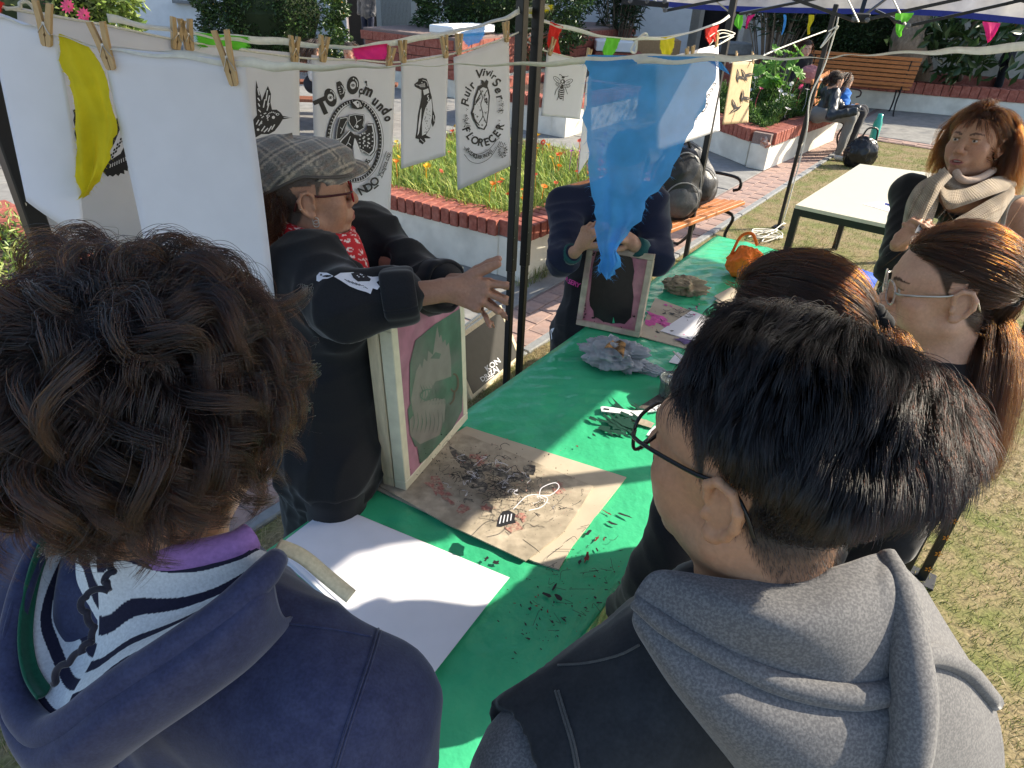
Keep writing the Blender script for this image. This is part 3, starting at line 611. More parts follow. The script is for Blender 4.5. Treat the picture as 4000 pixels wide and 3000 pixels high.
for k in range(900): splat((x := R2.gauss(1920, 150)), 1905 + (x - 1900) * .33 + R2.gauss(0, 55), R2.uniform(.5, 1.5), R2.uniform(1, 2), R2.uniform(0, 3), R2.choice('kkgrr'))
for x, y, r, el, ro in ((1820, 1860, 26, 3.2, .75), (1850, 1930, 24, 3.4, .55), (1960, 1900, 30, 2.6, .2), (2060, 1880, 34, 1.4, .2), (2040, 1920, 26, 1.6, .3), (1990, 1960, 20, 2.4, .5), (1900, 1880, 18, 2.5, -.1)): splat(x, y, r, el, ro, "g")
for k in range(150):
    x = R2.gauss(1950, 120); y = 1930 + (x - 1950) * .33 + R2.gauss(0, 48); p = [(x, y)]
    for j in range(4): p.append((p[-1][0] + R2.gauss(0, 15), p[-1][1] + R2.gauss(0, 9)))
    dr.stroke(p, R2.uniform(1.0, 2.2), "k" if R2.random() < .85 else "w")
for k in range(420): splat(1620 + 640 * R2.random(), 0, 0) if False else splat((x := R2.uniform(1560, 2240)), 1900 + (x - 1900) * .33 + R2.gauss(0, 62), R2.uniform(.8, 2.6), R2.uniform(1, 2), R2.uniform(0, 3), R2.choice("kkgr"))
dr.stroke([(2000, 2070), (2060, 2015), (2130, 2025), (2110, 2060), (2060, 2075)], 3, "w"); dr.stroke([(2100, 2015), (2110, 1985), (2160, 1965), (2175, 1985), (2140, 2015), (2100, 2015)], 3, "w")
dr.poly([(1935, 2140), (1942, 2105), (1960, 2078), (1985, 2075), (2010, 2090), (2005, 2110), (2010, 2125), (1985, 2130), (1950, 2142)], "k")
for a in range(4): dr.stroke([(1948 + a * 14, 2128 - a * 4), (1955 + a * 13, 2095 - a * 2)], 4, "w")
dr.build(ib, "ink_print", {"r": M("smear_red", (.4, .17, .14), .8, .35, 60, col2=(.36, .3, .23), vs2=160), "g": M("smear_black", (.1, .09, .08), .8, .4, 60, col2=(.3, .26, .2), vs2=160), "w": m_white_p})
# barcode sticker
st = flatpart("sticker", [(1445, 1885), (1470, 1865), (1484, 1875), (1458, 1895)], .7668, .0006, m_white_p, ib); dr = Draw([0, 0, .7675], ZA)
for k in range(8): dr.stroke([(1449 + k * 3, 1884 - k * 2.4), (1458 + k * 3, 1889 - k * 2.4)], 1.5)
dr.build(ib, "barcode")
PS = thing("paper_stack", G(1500, 2300, .76), "stack of blank white sheets at the near end of the green table", "paper stack")
base_q = [(1310, 1978), (1985, 2256), (1655, 2668), (1083, 2138)]
for k in range(7):
    q = [(x + R2.gauss(0, 6) - (6 - k) * 2, y + R2.gauss(0, 5) + (6 - k) * 1.5) for x, y in base_q]; flatpart("sheet", q, .7575 + k * .0016, .0011, m_white_p, PS)
flat("cardboard_sheet", [(1345, 1965), (1420, 2000), (1400, 2040), (1305, 1990)], .7563, .001, m_card, "corner of a beige card sheet showing under the stack of blank paper", "cardboard")
# bag strap over the curly person's shoulder is built with that person
cb = flat("cardboard_sheet", [(2560, 1165), (2900, 1285), (2760, 1385), (2490, 1312)], .758, .004, m_card, "cardboard sheet with a pink smear under the held screen and white paper", "cardboard")
dr = Draw([0, 0, .7602], ZA)
for x, y, r, el in ((2570, 1240, 22, 2.2), (2600, 1265, 16, 2.4), (2545, 1260, 18, 1.6)): splat(x, y, r, el, .3, "p")
for k in range(60): splat(R2.uniform(2540, 2740), R2.uniform(1190, 1330), R2.uniform(1, 4), R2.uniform(1, 4), R2.uniform(0, 1), "k" if R2.random() < .6 else "p")
for k in range(16):
    x = R2.uniform(2570, 2720); y = R2.uniform(1185, 1240); dr.stroke([(x, y), (x + 14, y + 7), (x + 30, y + 2)], 1.4)
splat(2670, 1335, 18, 3, .3, "v"); dr.build(cb, "ink_print", {"p": M("smear_pink", (.6, .1, .35), .8, .3, 30), "v": M("smear_violet", (.12, .08, .2), .8, .3, 30)})
flat("paper_sheet", [(2578, 1292), (2700, 1214), (2905, 1285), (2760, 1350)], .7625, .001, m_white_p, "white sheet lying on the pink smeared cardboard", "paper")
for k in range(5): flat("cardboard_sheet", [(2788 + k * 5, 1158 + k * 16), (2860, 1120 + k * 16), (2960, 1170 + k * 16), (2880, 1215 + k * 14)], .772 - k * .0035, .0028, m_card if k < 3 else m_carddk, ["topmost card of the loose pile beside the brown haired woman", "second card of the loose pile beside the brown haired woman", "middle card of the loose pile beside the brown haired woman", "inked card low in the pile beside the brown haired woman", "lowest inked card of the pile beside the brown haired woman"][k], "cardboard", "cards in the loose pile")
flat("cardboard_sheet", [(3375, 1145), (3425, 1165), (3370, 1185), (3320, 1170)], .757, .003, m_card, "pale card corner by the young woman's glasses on the far table end", "cardboard")

m_wood_c = M("frame_wood", (.62, .52, .36), .6, .15, 6, bump=.1, bs=60, stretch=(6, 6, 1)); m_tape = M("tape_cream", (.66, .63, .48), .4, .08, 12, bump=.1, bs=40)
m_pinkm = M("mesh_pink", (.36, .15, .22), .45, .2, 7, col2=(.42, .22, .28)); m_greenm = M("mesh_green", (.07, .15, .1), .4, .25, 6, col2=(.11, .13, .11)); m_greym = M("mesh_grey", (.21, .2, .18), .45, .1, 8)
def screen(name, bl, br, up, h, th, label, wood=m_tape, bw=.03, mesh_mat=m_pinkm, recess=.0):
    x = nrm(br - bl); w = np.linalg.norm(br - bl); up = nrm(up - x * np.dot(up, x)); n = np.cross(x, up)
    if np.dot(n, C0 - bl) < 0: n = -n
    R = [x, n, up]; T = thing(name, (bl + br) / 2, label, "screen frame"); c = (bl + br) / 2 - n * th / 2
    for q, sz in ((c + up * bw / 2, (w, th, bw)), (c + up * (h - bw / 2), (w, th, bw)), (c - x * (w - bw) / 2 + up * h / 2, (bw, th - .001, h - 2 * bw - .001)), (c + x * (w - bw) / 2 + up * h / 2, (bw, th - .001, h - 2 * bw - .001))):
        B = MB(); B.box(q, sz, R, .002); B.build("frame_bar", wood, T)
    B = MB(); B.box((bl + br) / 2 - n * (.002 + recess) + up * h / 2, (w - 2 * bw + .002, .0012, h - 2 * bw + .002), R); B.build("mesh_panel", mesh_mat, T)
    return T, x, up, n
# standing screen beside the woman with the cap: two frames back to back
bl = G(1587, 1918, .768); br = G(1828, 1636, .768); tl = ZAT(bl[:2], 1262); hS = tl[2] - bl[2]
up1 = nrm(np.array([-.035, .0, 1])); S1, x1, u1, n1 = screen("print_screen", bl, br, up1, hS, .038, "tall screen frame with a pink mesh and a green face stencil standing on the cardboard", recess=.001)
S1b, _, _, _ = screen("print_screen", bl - n1 * .041, br - n1 * .041 , up1, hS - .004, .036, "second wooden screen frame standing right behind the pink mesh screen", wood=m_wood_c, mesh_mat=m_greym)
dr = Draw(bl - n1 * .0015, n1)
# stencil: dark green ground, spiky grey hair, face in lines, round glasses arm
dr.poly([(1622, 1330), (1700, 1265), (1795, 1205), (1806, 1300), (1808, 1500), (1803, 1605), (1765, 1680), (1690, 1770), (1640, 1812), (1622, 1700), (1600, 1560), (1600, 1420)], "g"); dr.poly([(1640, 1490), (1660, 1430), (1700, 1360), (1745, 1275), (1762, 1300), (1785, 1330), (1800, 1400), (1800, 1520), (1795, 1610), (1760, 1690), (1700, 1735), (1620, 1745), (1600, 1690), (1592, 1600)], "g")
dr.poly([(1605, 1560), (1615, 1500), (1625, 1450), (1640, 1418), (1648, 1440), (1655, 1400), (1668, 1412), (1672, 1370), (1690, 1386), (1707, 1272), (1715, 1320), (1722, 1306), (1728, 1340), (1738, 1325), (1742, 1352), (1752, 1338), (1760, 1400), (1762, 1470), (1735, 1480), (1700, 1490), (1660, 1560), (1640, 1600), (1612, 1620)], "y")
dr.poly([(1600, 1640), (1650, 1570), (1700, 1555), (1740, 1560), (1735, 1640), (1715, 1700), (1640, 1735), (1600, 1700)], "y")
dr.poly([(1680, 1400), (1700, 1375), (1722, 1382), (1715, 1402)], "g")
for k in range(9): dr.stroke([(1640 + k * 11, 1500 + 6 * math.sin(k)), (1650 + k * 11, 1535), (1640 + k * 12, 1580)], 4, "g", taper=True)
for k in range(8): dr.stroke([(1612 + k * 16, 1600 + (k % 3) * 8), (1616 + k * 16, 1650), (1608 + k * 16, 1690)], 3, "g", taper=True)
dr.ring(1772, 1495, 16, 34, 7, "b", a0=-1.8, a1=2.4); dr.stroke([(1775, 1525), (1770, 1560), (1755, 1580)], 6, "b")
dr.stroke([(1612, 1590), (1650, 1575), (1700, 1570), (1735, 1560)], 9, "y"); dr.ring(1665, 1540, 26, 18, 5, "g", rot=-.4); dr.ring(1722, 1525, 20, 16, 5, "g", rot=-.4)
dr.build(S1, "stencil", {"g": m_greenm, "y": m_greym, "b": M("mesh_brown", (.12, .08, .06), .5)})
# lower wash of pink over the print edge
# screen held by the person behind the blue flag
bl2 = G(2249, 1268, .762); br2 = G(2496, 1320, .762); tp = PL(2272, 948, bl2, nrm(np.array([-.12, -1, .18])))
S2, x2, u2, n2 = screen("print_screen", bl2, br2, tp - bl2, np.linalg.norm(tp - bl2) + .0, .045, "screen frame with black ink on pink mesh held upright by the person in navy", wood=M("frame_stained", (.42, .3, .26), .5, .25, 9, col2=(.5, .44, .32)), recess=.012, bw=.024, mesh_mat=M("mesh_dusty_pink", (.42, .15, .21), .35, .2, 9, col2=(.5, .24, .26)))
dr = Draw(bl2 - n2 * .0125, n2)
dr.poly([(2330, 985), (2352, 972), (2400, 985), (2440, 985), (2470, 1010), (2478, 1060), (2470, 1110), (2475, 1160), (2465, 1240), (2440, 1266), (2420, 1262), (2390, 1264), (2355, 1256), (2340, 1245), (2320, 1236), (2318, 1215), (2305, 1195), (2302, 1170), (2310, 1100), (2315, 1040)], "k")
dr.poly([(2392, 1262), (2396, 1238), (2402, 1262)], "e")
for k in range(30): splat(R2.uniform(2300, 2480), R2.choice([R2.uniform(1235, 1280), R2.uniform(980, 1000)]), R2.uniform(2, 6), R2.uniform(1, 2.4), R2.uniform(0, 1), "k")
for k in range(40): dr.ell(R2.uniform(2262, 2290), R2.uniform(1100, 1270), R2.uniform(1, 4), R2.uniform(1, 3), "k", n=7)
dr.build(S2, "ink_print", {"k": M("wet_ink", (.02, .018, .018), .18, .1, 20), "e": m_cloth})
# screens leaning on the ground behind the tent pole
for k, (a, b, lab, mm) in enumerate((((1845, 1568), (2040, 1400), "dark mesh screen with white lettering leaning on the ground by the tent poles", M("mesh_black", (.03, .028, .026), .4)), ((1828, 1572), (2020, 1396), "bare backed wooden screen leaning behind the dark mesh one by the tent poles", m_greym))):
    p = G(*a); q = G(b[0], b[1]); T_, x_, up_, nn = screen("print_screen", p, q, np.array([-.35, .32, .9]) if k == 0 else np.array([-.38, .35, .9]), .36, .035, lab, wood=m_wood_c, mesh_mat=mm)
    if k == 0:
        dr = Draw(p - nn * .001, nn); mid = (p + q) / 2 + up_ * .18
        dr.text("KON", 1925, 1425, 30, -.62, "w", .02); dr.text("DRIZAJ", 1912, 1462, 26, -.62, "w", .02); dr.stroke([(1895, 1490), (1930, 1466)], 3, "w"); dr.build(T_, "lettering")

# ------------------------------------------------------------------ crumpled cloths
from mathutils import noise as mnoise
def crumple(c, size, seed, n=60, fold=.22, flat=.15):
    r = np.random.default_rng(seed); th = np.linspace(0, np.pi, n); ph = np.linspace(0, 2 * np.pi, 2 * n, endpoint=False); T_, P_ = np.meshgrid(th, ph, indexing='ij')
    d = np.stack([np.sin(T_) * np.cos(P_), np.sin(T_) * np.sin(P_), np.cos(T_)], -1).reshape(-1, 3); h = np.ones(len(d))
    so = Vector(r.normal(size=3) * 9); rm = np.array([mnoise.ridged_multi_fractal(Vector(v) * 1.35 + so, .85, 2.2, 5.0, .95, 2.0) for v in d]); rm = (rm - rm.mean()) / rm.std(); lw = np.array([mnoise.noise(Vector(v) * 1.1 + so) for v in d])
    h = 1 + fold * (.42 * np.clip(rm, -2, 2) + 1.1 * lw); V = d * h[:, None] * np.array(size) / 2; lo = -size[2] / 2 * .8; V[:, 2] = np.where(V[:, 2] < lo, lo + (V[:, 2] - lo) * .05, V[:, 2]); V = V + np.array(c) + [0, 0, -lo]
    m = 2 * n; i, j = np.meshgrid(np.arange(n - 1), np.arange(m), indexing='ij'); F = np.stack([i * m + j, (i + 1) * m + j, (i + 1) * m + (j + 1) % m, i * m + (j + 1) % m], -1).reshape(-1, 4)
    return V, F
def rag(name, px, py, size, seed, mat, label, cat, rot=0, fold=.22, z=.757):
    c = G(px, py, z); V, F = crumple((0, 0, 0), size, seed, fold=fold); cr, sr = math.cos(rot), math.sin(rot); V = np.stack([V[:, 0] * cr - V[:, 1] * sr, V[:, 0] * sr + V[:, 1] * cr, V[:, 2]], 1) + c
    return mk(name, V, F, mat, None, True, label=label, cat=cat)
ob = rag("cloth_bag", 2900, 1075, (.19, .17, .17), 3, M("orange_cloth", (.8, .17, .02), .8, .12, 12, bump=.2, bs=300), "crumpled bright orange cloth bag on the far green table", "bag", .3, .16)
B = MB(); c = G(2900, 1075, .757); B.tube(spline([c + (-.07, .03, .1), c + (-.03, .07, .18), c + (.02, .06, .2), c + (.05, .03, .15)], 14), .008, 8); B.build("strap", MATS["orange_cloth"], ob, True)
rag("rag", 2680, 1140, (.2, .13, .075), 8, M("khaki_cloth", (.36, .29, .19), .9, .25, 12, col2=(.27, .2, .13), bump=.3, bs=200), "stained khaki rag in folds on the green table", "rag", -.2, .34)
gr = rag("rag", 2405, 1420, (.24, .17, .1), 24, M("grey_cloth", (.34, .36, .39), .9, .15, 10, col2=(.28, .3, .33), bump=.3, bs=200), "crumpled pale grey rag beside the ink jars", "rag", -.35, .34)
rag("rag", 2535, 1455, (.13, .06, .035), 5, MATS["grey_cloth"], "tail of a grey rag touching the rim of the ink jar", "rag", -.45, .3)
c = G(2405, 1350, .86); B = MB(); B.sheet(lambda u, v: G(2370 + 75 * u - 10 * v, 1345 - 20 * math.sin(u * 3) + 40 * v * (.4 + u), .85 + .006 * math.sin(u * 9)), 12, 5); lp = B.build("leopard_ribbon", M("leopard", (.42, .22, .08), .8, .1, 30, col2=(.02, .015, .012), vs2=60), None, True, label="leopard print ribbon lying on the grey rag", cat="ribbon")
# blue folded cloth at the far end
B = MB()
for k in range(4): B.sheet(lambda u, v, k=k: G(3195 + 235 * u - 20 * v, 1005 + 75 * u + 42 * v + 8 * math.sin(u * 5 + k), .775 + .014 * k + .012 * math.sin(u * 7 + v * 3 + k) - .012 * (v - .5) ** 2), 26, 8)
B.build("folded_cloth", M("blue_cloth", (.05, .12, .62), .55, .12, 9, bump=.2, bs=120), None, True, label="bright blue folded cloth on the far end of the green table", cat="cloth")
# ink jars
m_jar = M("jar_black", (.012, .012, .013), .18, 0, spec=.5); m_jarp = M("jar_plastic", (.35, .4, .4), .1, 0, trans=.75, spec=.5); m_inkw = M("ink_wet", (.008, .008, .009), .06, 0, spec=.7, bump=.4, bs=60)
for px, py, r, h, lab in ((2620, 1545, .047, .075, "open plastic jar of black ink, nearest to the man's glasses"), (2735, 1480, .05, .05, "second black ink tub half hidden behind the man's fringe")):
    c = G(px, py, .757); T = thing("ink_jar", c, lab, "jar", "ink jars")
    B = MB(); B.lathe(c, [(r * .9, 0), (r * .94, h * .15), (r, h * .9), (r * 1.05, h * .92), (r * 1.05, h), (r * .97, h), (r * .96, h * .8), (r * .9, h * .1)], 36); B.build("jar_wall", m_jar if py < 1500 else m_jarp, T, True)
    B = MB(); B.lathe(c, [(.001, h * .1), (r * .86, h * .12), (r * .93, h * .82), (.002, h * .84)], 36); B.build("ink", m_inkw, T, True)
    B = MB(); B.lathe(c + ZA * h * .86, [(r * 1.01, 0), (r * 1.09, .002), (r * 1.09, .006), (r * 1.01, .008)], 36); B.build("rim", m_jarp, T, True)
def stick(name, a, b, za, zb, w, mat, label, cat):
    B = MB(); B.bar(G(*a, za), G(*b, zb), w, .003, ch=.0008); B.build(name, mat, label=label, cat=cat)
stick("spatula", (2630, 1372), (2712, 1455), .87, .83, .008, M("steel", (.5, .5, .5), .3, metal=1), "thin metal spatula standing in the black tub", "spatula")
stick("spatula", (2655, 1490), (2740, 1450), .83, .86, .005, MATS["steel"], "thin metal rod resting on the rim of the ink jar", "spatula")
B = MB(); B.poly([G(x, y, .764) for x, y in ((2345, 1592), (2350, 1608), (2440, 1618), (2520, 1638), (2560, 1646), (2655, 1636), (2660, 1598), (2600, 1606), (2540, 1604), (2470, 1606), (2400, 1594), (2352, 1588))], .004, ZA); sp = B.build("plastic_spatula", M("white_plastic", (.75, .75, .78), .3, .02), label="white plastic spatula lying across the green cloth", cat="spatula")
dr = Draw([0, 0, .7665], ZA); dr.stroke([(2358, 1597), (2380, 1600)], 6, "k"); 
for k in range(20): dr.ell(R2.uniform(2540, 2650), R2.uniform(1606, 1638), R2.uniform(1, 4), 1.5, "k", n=7)
dr.build(sp, "ink_spot")
flat("card_scrap", [(2448, 1630), (2560, 1655), (2640, 1690), (2620, 1705), (2500, 1665)], .7585, .002, m_carddk, "narrow inked card scrap under the white spatula", "card")
flat("card_scrap", [(2480, 1600), (2590, 1530), (2640, 1560), (2560, 1605)], .758, .002, M("inky_card", (.1, .085, .075), .8, .4, 30), "ink blackened card scrap between the spatula and the jar", "card")
flat("paper_scrap", [(2600, 1735), (2640, 1700), (2680, 1710), (2640, 1745)], .758, .001, m_white_p, "white paper scrap below the man's glasses", "paper")
flat("paper_scrap", [(2612, 1415), (2645, 1375), (2690, 1400), (2660, 1425)], .759, .001, m_white_p, "white paper scrap behind the ink jar", "paper")
flat("paper_scrap", [(2368, 1325), (2385, 1303), (2410, 1318), (2400, 1330)], .759, .001, m_white_p, "small paper scrap behind the grey rag", "paper")

# ------------------------------------------------------------------ white table on the lawn
q = [G(3108, 800, .75), G(3360, 640, .75), G(3672, 680, .75), G(3535, 892, .75)]; wt = thing("white_table", sum(q) / 4 * [1, 1, 0], "cream white table with black metal legs on the lawn", "table")
B = MB(); B.poly([p - ZA * .012 for p in q], .024, ZA); B.build("table_top", M("laminate", (.58, .55, .45), .35, .02), wt)
m_black = M("black_metal", (.014, .014, .015), .42, .1, 20, spec=.5); cc = sum(q) / 4
for i in range(4):
    a = q[i] + (cc - q[i]) * .04; b = q[(i + 1) % 4] + (cc - q[(i + 1) % 4]) * .04; B = MB(); B.bar(a - ZA * .051, b - ZA * .051, .03, .05); B.build("apron_rail", m_black, wt)
    B = MB(); e = nrm((cc - q[i]) * [1, 1, 0]) * .003; B.bar(a + e - ZA * .026, a * [1, 1, 0] + e, .046, .046, up=UA, ch=.003); B.build("leg", m_black, wt)
pp = flat("paper_sheet", [(3370, 797), (3440, 787), (3540, 815), (3525, 842)], .752, .0008, m_white_p, "sheet with faint handwriting on the white table", "paper"); dr = Draw([0, 0, .7526], ZA)
for k in range(3): dr.stroke([(3395 + k * 8, 797 + k * 5), (3410 + k * 8, 799 + k * 5), (3425 + k * 8, 801 + k * 5)], 1.5)
dr.build(pp, "handwriting", {"k": M("pencil", (.3, .3, .4), .8)})
B = MB(); B.tube([G(3458, 795, .758), G(3525, 815, .758)], .005, 8); B.tube([G(3525, 815, .758), G(3532, 817, .757)], [.004, .001], 8); B.build("pen", M("pen_blue", (.03, .06, .4), .3), label="blue pen lying on the paper on the white table", cat="pen")
# ------------------------------------------------------------------ tents
def pole(name, base, ztop, zjoint, label, w=.04, group="tent poles", lean=(0, 0)):
    base = np.array([base[0], base[1], 0.0]); T = thing(name, base, label, "tent pole", group); L = np.array([lean[0], lean[1], 1.0])
    B = MB(); B.bar(base + L * (zjoint - .01), base + L * ztop, w, w, up=UA, ch=.003); B.build("outer_tube", m_black, T)
    B = MB(); B.bar(base, base + L * (zjoint + .02), w * .8, w * .8, up=UA, ch=.003); B.build("inner_tube", m_black, T)
    B = MB()
    for k in range(6): B.lathe(base + L * (zjoint + .06 + k * .11) - NU * 0 + np.array([.3, -.95, 0]) * w * .51, [(.005, 0), (.005, .003)], 8, (.3, -.95, 0))
    B.build("rivets", M("steel", (.5, .5, .5), .3, metal=1), T)
    B = MB(); B.box(base + ZA * .008, (.1, .1, .012), [UA, WA, ZA], .003); B.build("foot_plate", m_black, T)
    return T
PLp = G(1975, 1562); PRp = G(2022, 1540)
pole("tent_pole", PLp, 2.5, ZAT(PLp, 1052)[2], "black tent pole, the left of the close pair at the middle", group=None)
pole("tent_pole", PRp, 2.5, ZAT(PRp, 1030)[2], "black tent pole, the right of the close pair at the middle", group=None)
pole("tent_pole", PL(165, 950, PLU, NU) + nrm(C0 * [1, 1, 0] - PL(165, 950, PLU, NU) * [1, 1, 0]) * .07, 2.5, .95, "black tent pole at the left edge in front of the grey sheet", group=None, w=.042)
p2 = G(2665, 1070); p2b = ZAT(p2, 50)
pole("tent_pole", p2, 2.36, .8, "dark tent pole rising behind the table beside the bench with backpacks", group=None)
pole("tent_pole", G(3040, 890), 1.9, .8, "slim tent pole with a pale rope down it, near the white table", group=None, w=.036)
pole("tent_pole", G(3596, 2262), 2.3, 1.35, "black tent pole with orange paint spots behind the man's shoulder", group=None)
pole("tent_pole", G(3520, 2262), 2.3, 1.35, "plain black tent pole beside the one with orange spots", group=None)
dr_b = G(3596, 2262); Bs = MB()
for z in (.1, .16, .23): pass
sp_pole = [o for o in bpy.data.objects if o.get("label", "").startswith("black tent pole with orange")][0]
for z in np.linspace(.08, .34, 4):
    Bs = MB(); V, F = flower(dr_b + ZA * z + nrm(np.array([-.2, -1, 0])) * .0225 + np.array([RNG.normal(0, .004), 0, 0]), .016, (-.2, -1, 0), 5, cup=.0); Bs.add(V, F); Bs.build("paint_spot", M("orange_paint", (.6, .22, .02), .6), sp_pole)
_D = D
def D(x, y, d): return _D(x, y, d * 1.2)
# far tent: roof valance and trusses
TT2 = thing("canopy", p2b, "dark tent canopy with grey valance, blue hem and folding truss bars at top right", "canopy", None)
m_val = M("valance_grey", (.3, .3, .33), .7, .25, 2.2, col2=(.42, .4, .38), translu=.35); m_hem = M("hem_blue", (.02, .03, .2), .7)
hemline = [D(2480, 6, 6.6), D(2600, 26, 6.4), D(2850, 44, 6.2), D(3240, 54, 6.05), D(3640, 62, 5.7), D(4060, 102, 5.2)]
H_ = spline(hemline, 40); nn_ = np.array([0, 0, 1.0])
B = MB(); B.sheet(lambda u, v: H_[min(39, int(round(u * 39)))] + ZA * (.05 + v * .34) + nrm(np.array([.1, -1, 0])) * (.02 * math.sin(u * 40) * v), 39, 6); B.build("valance", m_val, TT2, True)
B = MB(); B.sheet(lambda u, v: H_[min(39, int(round(u * 39)))] + ZA * (.05 * v) - nrm(np.array([.1, -1, 0])) * .002, 39, 1); o = B.build("hem", m_hem, TT2); s_ = o.modifiers.new("t", 'SOLIDIFY'); s_.thickness = .004
m_alu = M("truss_light", (.4, .38, .33), .4, metal=.6)
for a, b, da, db, w, mt in (((2600, 42), (2800, 2), 4.9, 4.7, .036, m_black), ((2800, 2), (2960, -30), 4.7, 4.6, .036, m_black), ((2786, -4), (2868, 62), 4.7, 4.75, .016, m_alu), ((2430, 4), (2612, 20), 5.0, 4.95, .07, m_black), ((2545, -10), (2600, 40), 5, 5, .02, m_alu),
                            ((2890, 54), (3130, 6), 4.9, 4.9, .034, m_black), ((3130, 6), (3300, -28), 4.9, 4.9, .034, m_black), ((3100, -4), (3330, 78), 4.75, 4.8, .04, m_black), ((3308, -10), (3354, 86), 4.72, 4.72, .014, m_alu), ((3360, 66), (3382, -10), 4.85, 4.85, .034, m_black), ((3372, 62), (3466, -8), 4.86, 4.86, .022, m_black),
                            ((3384, 76), (3760, -6), 4.8, 4.4, .038, m_black), ((3485, -10), (3545, 112), 4.5, 4.5, .014, m_alu), ((3545, 102), (3960, 8), 4.5, 4.2, .036, m_black), ((3940, 12), (4060, -14), 4.2, 4.1, .036, m_black), ((3960, -4), (4050, 22), 4.3, 4.3, .02, m_black), ((3420, 40), (3530, 92), 5.0, 4.9, .03, m_black), ((2640, -6), (2760, -10), 5, 4.8, .03, m_black)):
    B = MB(); B.bar(D(*a, da), D(*b, db), w, w * .6); B.build("truss_bar", mt, TT2)
for px, py, d_ in ((3336, 76, 4.76), (3388, 78, 4.78), (3548, 100, 4.46), (2462, 3, 4.9), (2528, 4, 4.9), (2596, 5, 4.88), (2598, 40, 4.86), (2866, 58, 4.8)):
    B = MB(); B.lathe(D(px, py, d_ - .03), [(.004, -.012), (.017, -.01), (.017, .01), (.004, .012)], 12, nrm(np.array([.1, -1, .1]))); B.build("bolt", M("bolt_grey", (.1, .1, .1), .4), TT2)
B = MB(); B.box(D(3362, 70, 4.84), (.13, .05, .07), None, .008); B.build("bracket", m_black, TT2)
D = _D
# ------------------------------------------------------------------ cords, ribbons, flags, pegs, hung papers
m_cord = M("cord_white", (.72, .69, .6), .8, .1, 60, bump=.5, bs=400); m_rib = M("ribbon_white", (.9, .89, .82), .7, .06, 30, translu=.4)
def cord(pts, r, label, name="cord", n=40, cat="cord"):
    B = MB(); B.tube(spline(pts, n), r, 6); return B.build(name, m_cord, None, True, label=label, cat=cat)
def ribbon(pts, w, label, n=90, tw=2.2, name="ribbon", mat=None, wob=.002, facing=None):
    P = spline(pts, n); T = np.gradient(P, axis=0); V = []
    for i in range(n):
        t = nrm(T[i]); v = nrm(C0 - P[i]); a = np.cross(t, v); a = nrm(a); b = np.cross(a, t); ph = tw * math.sin(i / n * 9.1 + .4) if tw else 0
        c = math.cos(ph) * a + math.sin(ph) * b; q = w * (.62 + .38 * abs(math.cos(ph * .7))); V += [P[i] - c * q / 2 + ZA * wob * math.sin(i * .5), P[i] + ZA * wob * math.sin(i * .5), P[i] + c * q / 2 + ZA * wob * math.sin(i * .5)]
    F = [(3 * i + k, 3 * i + k + 1, 3 * i + 4 + k, 3 * i + 3 + k) for i in range(n - 1) for k in (0, 1)]
    o = mk(name, V, F, mat or m_rib, None, True, label=label, cat="ribbon"); s = o.modifiers.new("t", 'SOLIDIFY'); s.thickness = .0006; return o
NP = nrm(np.array([.12, -1, 0.0])); NP0 = D(500, 210, 1.33)         # plane of the nearest line
def NPT(x, y): return PL(x, y, NP0, NP)
def UPT(x, y): return PL(x, y, PLU, NU)
ribbon([NPT(x, y) for x, y in ((-160, 0), (0, 62), (120, 100), (240, 142), (430, 190), (700, 214), (960, 245), (1150, 263), (1380, 262), (1600, 258), (1800, 254), (2050, 252), (2300, 240), (2560, 232), (2800, 226), (3000, 226), (3200, 226), (3350, 214), (3600, 204), (3800, 196), (4100, 178))], .018, "nearest white ribbon crossing the whole view in front of everything", 260, 1.5)
cord([UPT(x, y) for x, y in ((-160, -20), (60, 38), (380, 92), (700, 158), (1010, 205), (1215, 229), (1380, 233), (1555, 243), (1750, 214), (1880, 180), (1985, 143), (2058, 112))], .0032, "white cord carrying the printed sheets to the middle poles", n=80)
cord([UPT(x, y) for x, y in ((2050, 152), (2070, 142), (2086, 116), (2062, 112), (2040, 130))], .003, "loose cord end knotted round the left middle pole")
cord([UPT(x, y) for x, y in ((2062, 165), (2105, 188), (2160, 207), (2300, 238), (2450, 252), (2600, 246), (2700, 215), (2800, 178), (2862, 138))], .0035, "white cord with the bee print running to the far pole", n=60)
ribbon([UPT(x, y) for x, y in ((420, 70), (560, 98), (780, 132), (900, 148), (1040, 158), (1180, 172), (1330, 187), (1450, 178), (1560, 162), (1700, 138), (1800, 118), (1900, 92), (1980, 68), (2035, 42))], .02, "white ribbon with green, pink and blue flags above the printed sheets", 120, 1.0)
ribbon([UPT(x, y) for x, y in ((2025, 36), (2065, 38), (2130, 28), (2150, 30))], .02, "short white ribbon wrapped between the two middle poles", 24, .5)
ribbon([UPT(x, y) for x, y in ((2065, 60), (2105, 72), (2150, 92), (2200, 104), (2300, 130), (2380, 148), (2480, 152), (2560, 150), (2640, 140), (2720, 118), (2800, 92), (2850, 62))], .018, "white ribbon with small red, green and yellow flags", 90, .9)
ribbon([UPT(x, y) for x, y in ((2490, 152), (2520, 130), (2528, 142), (2492, 152), (2466, 190), (2470, 206), (2484, 200), (2488, 160))], .012, "white bow tied on the ribbon with small flags", 40, .3, name="ribbon_bow")
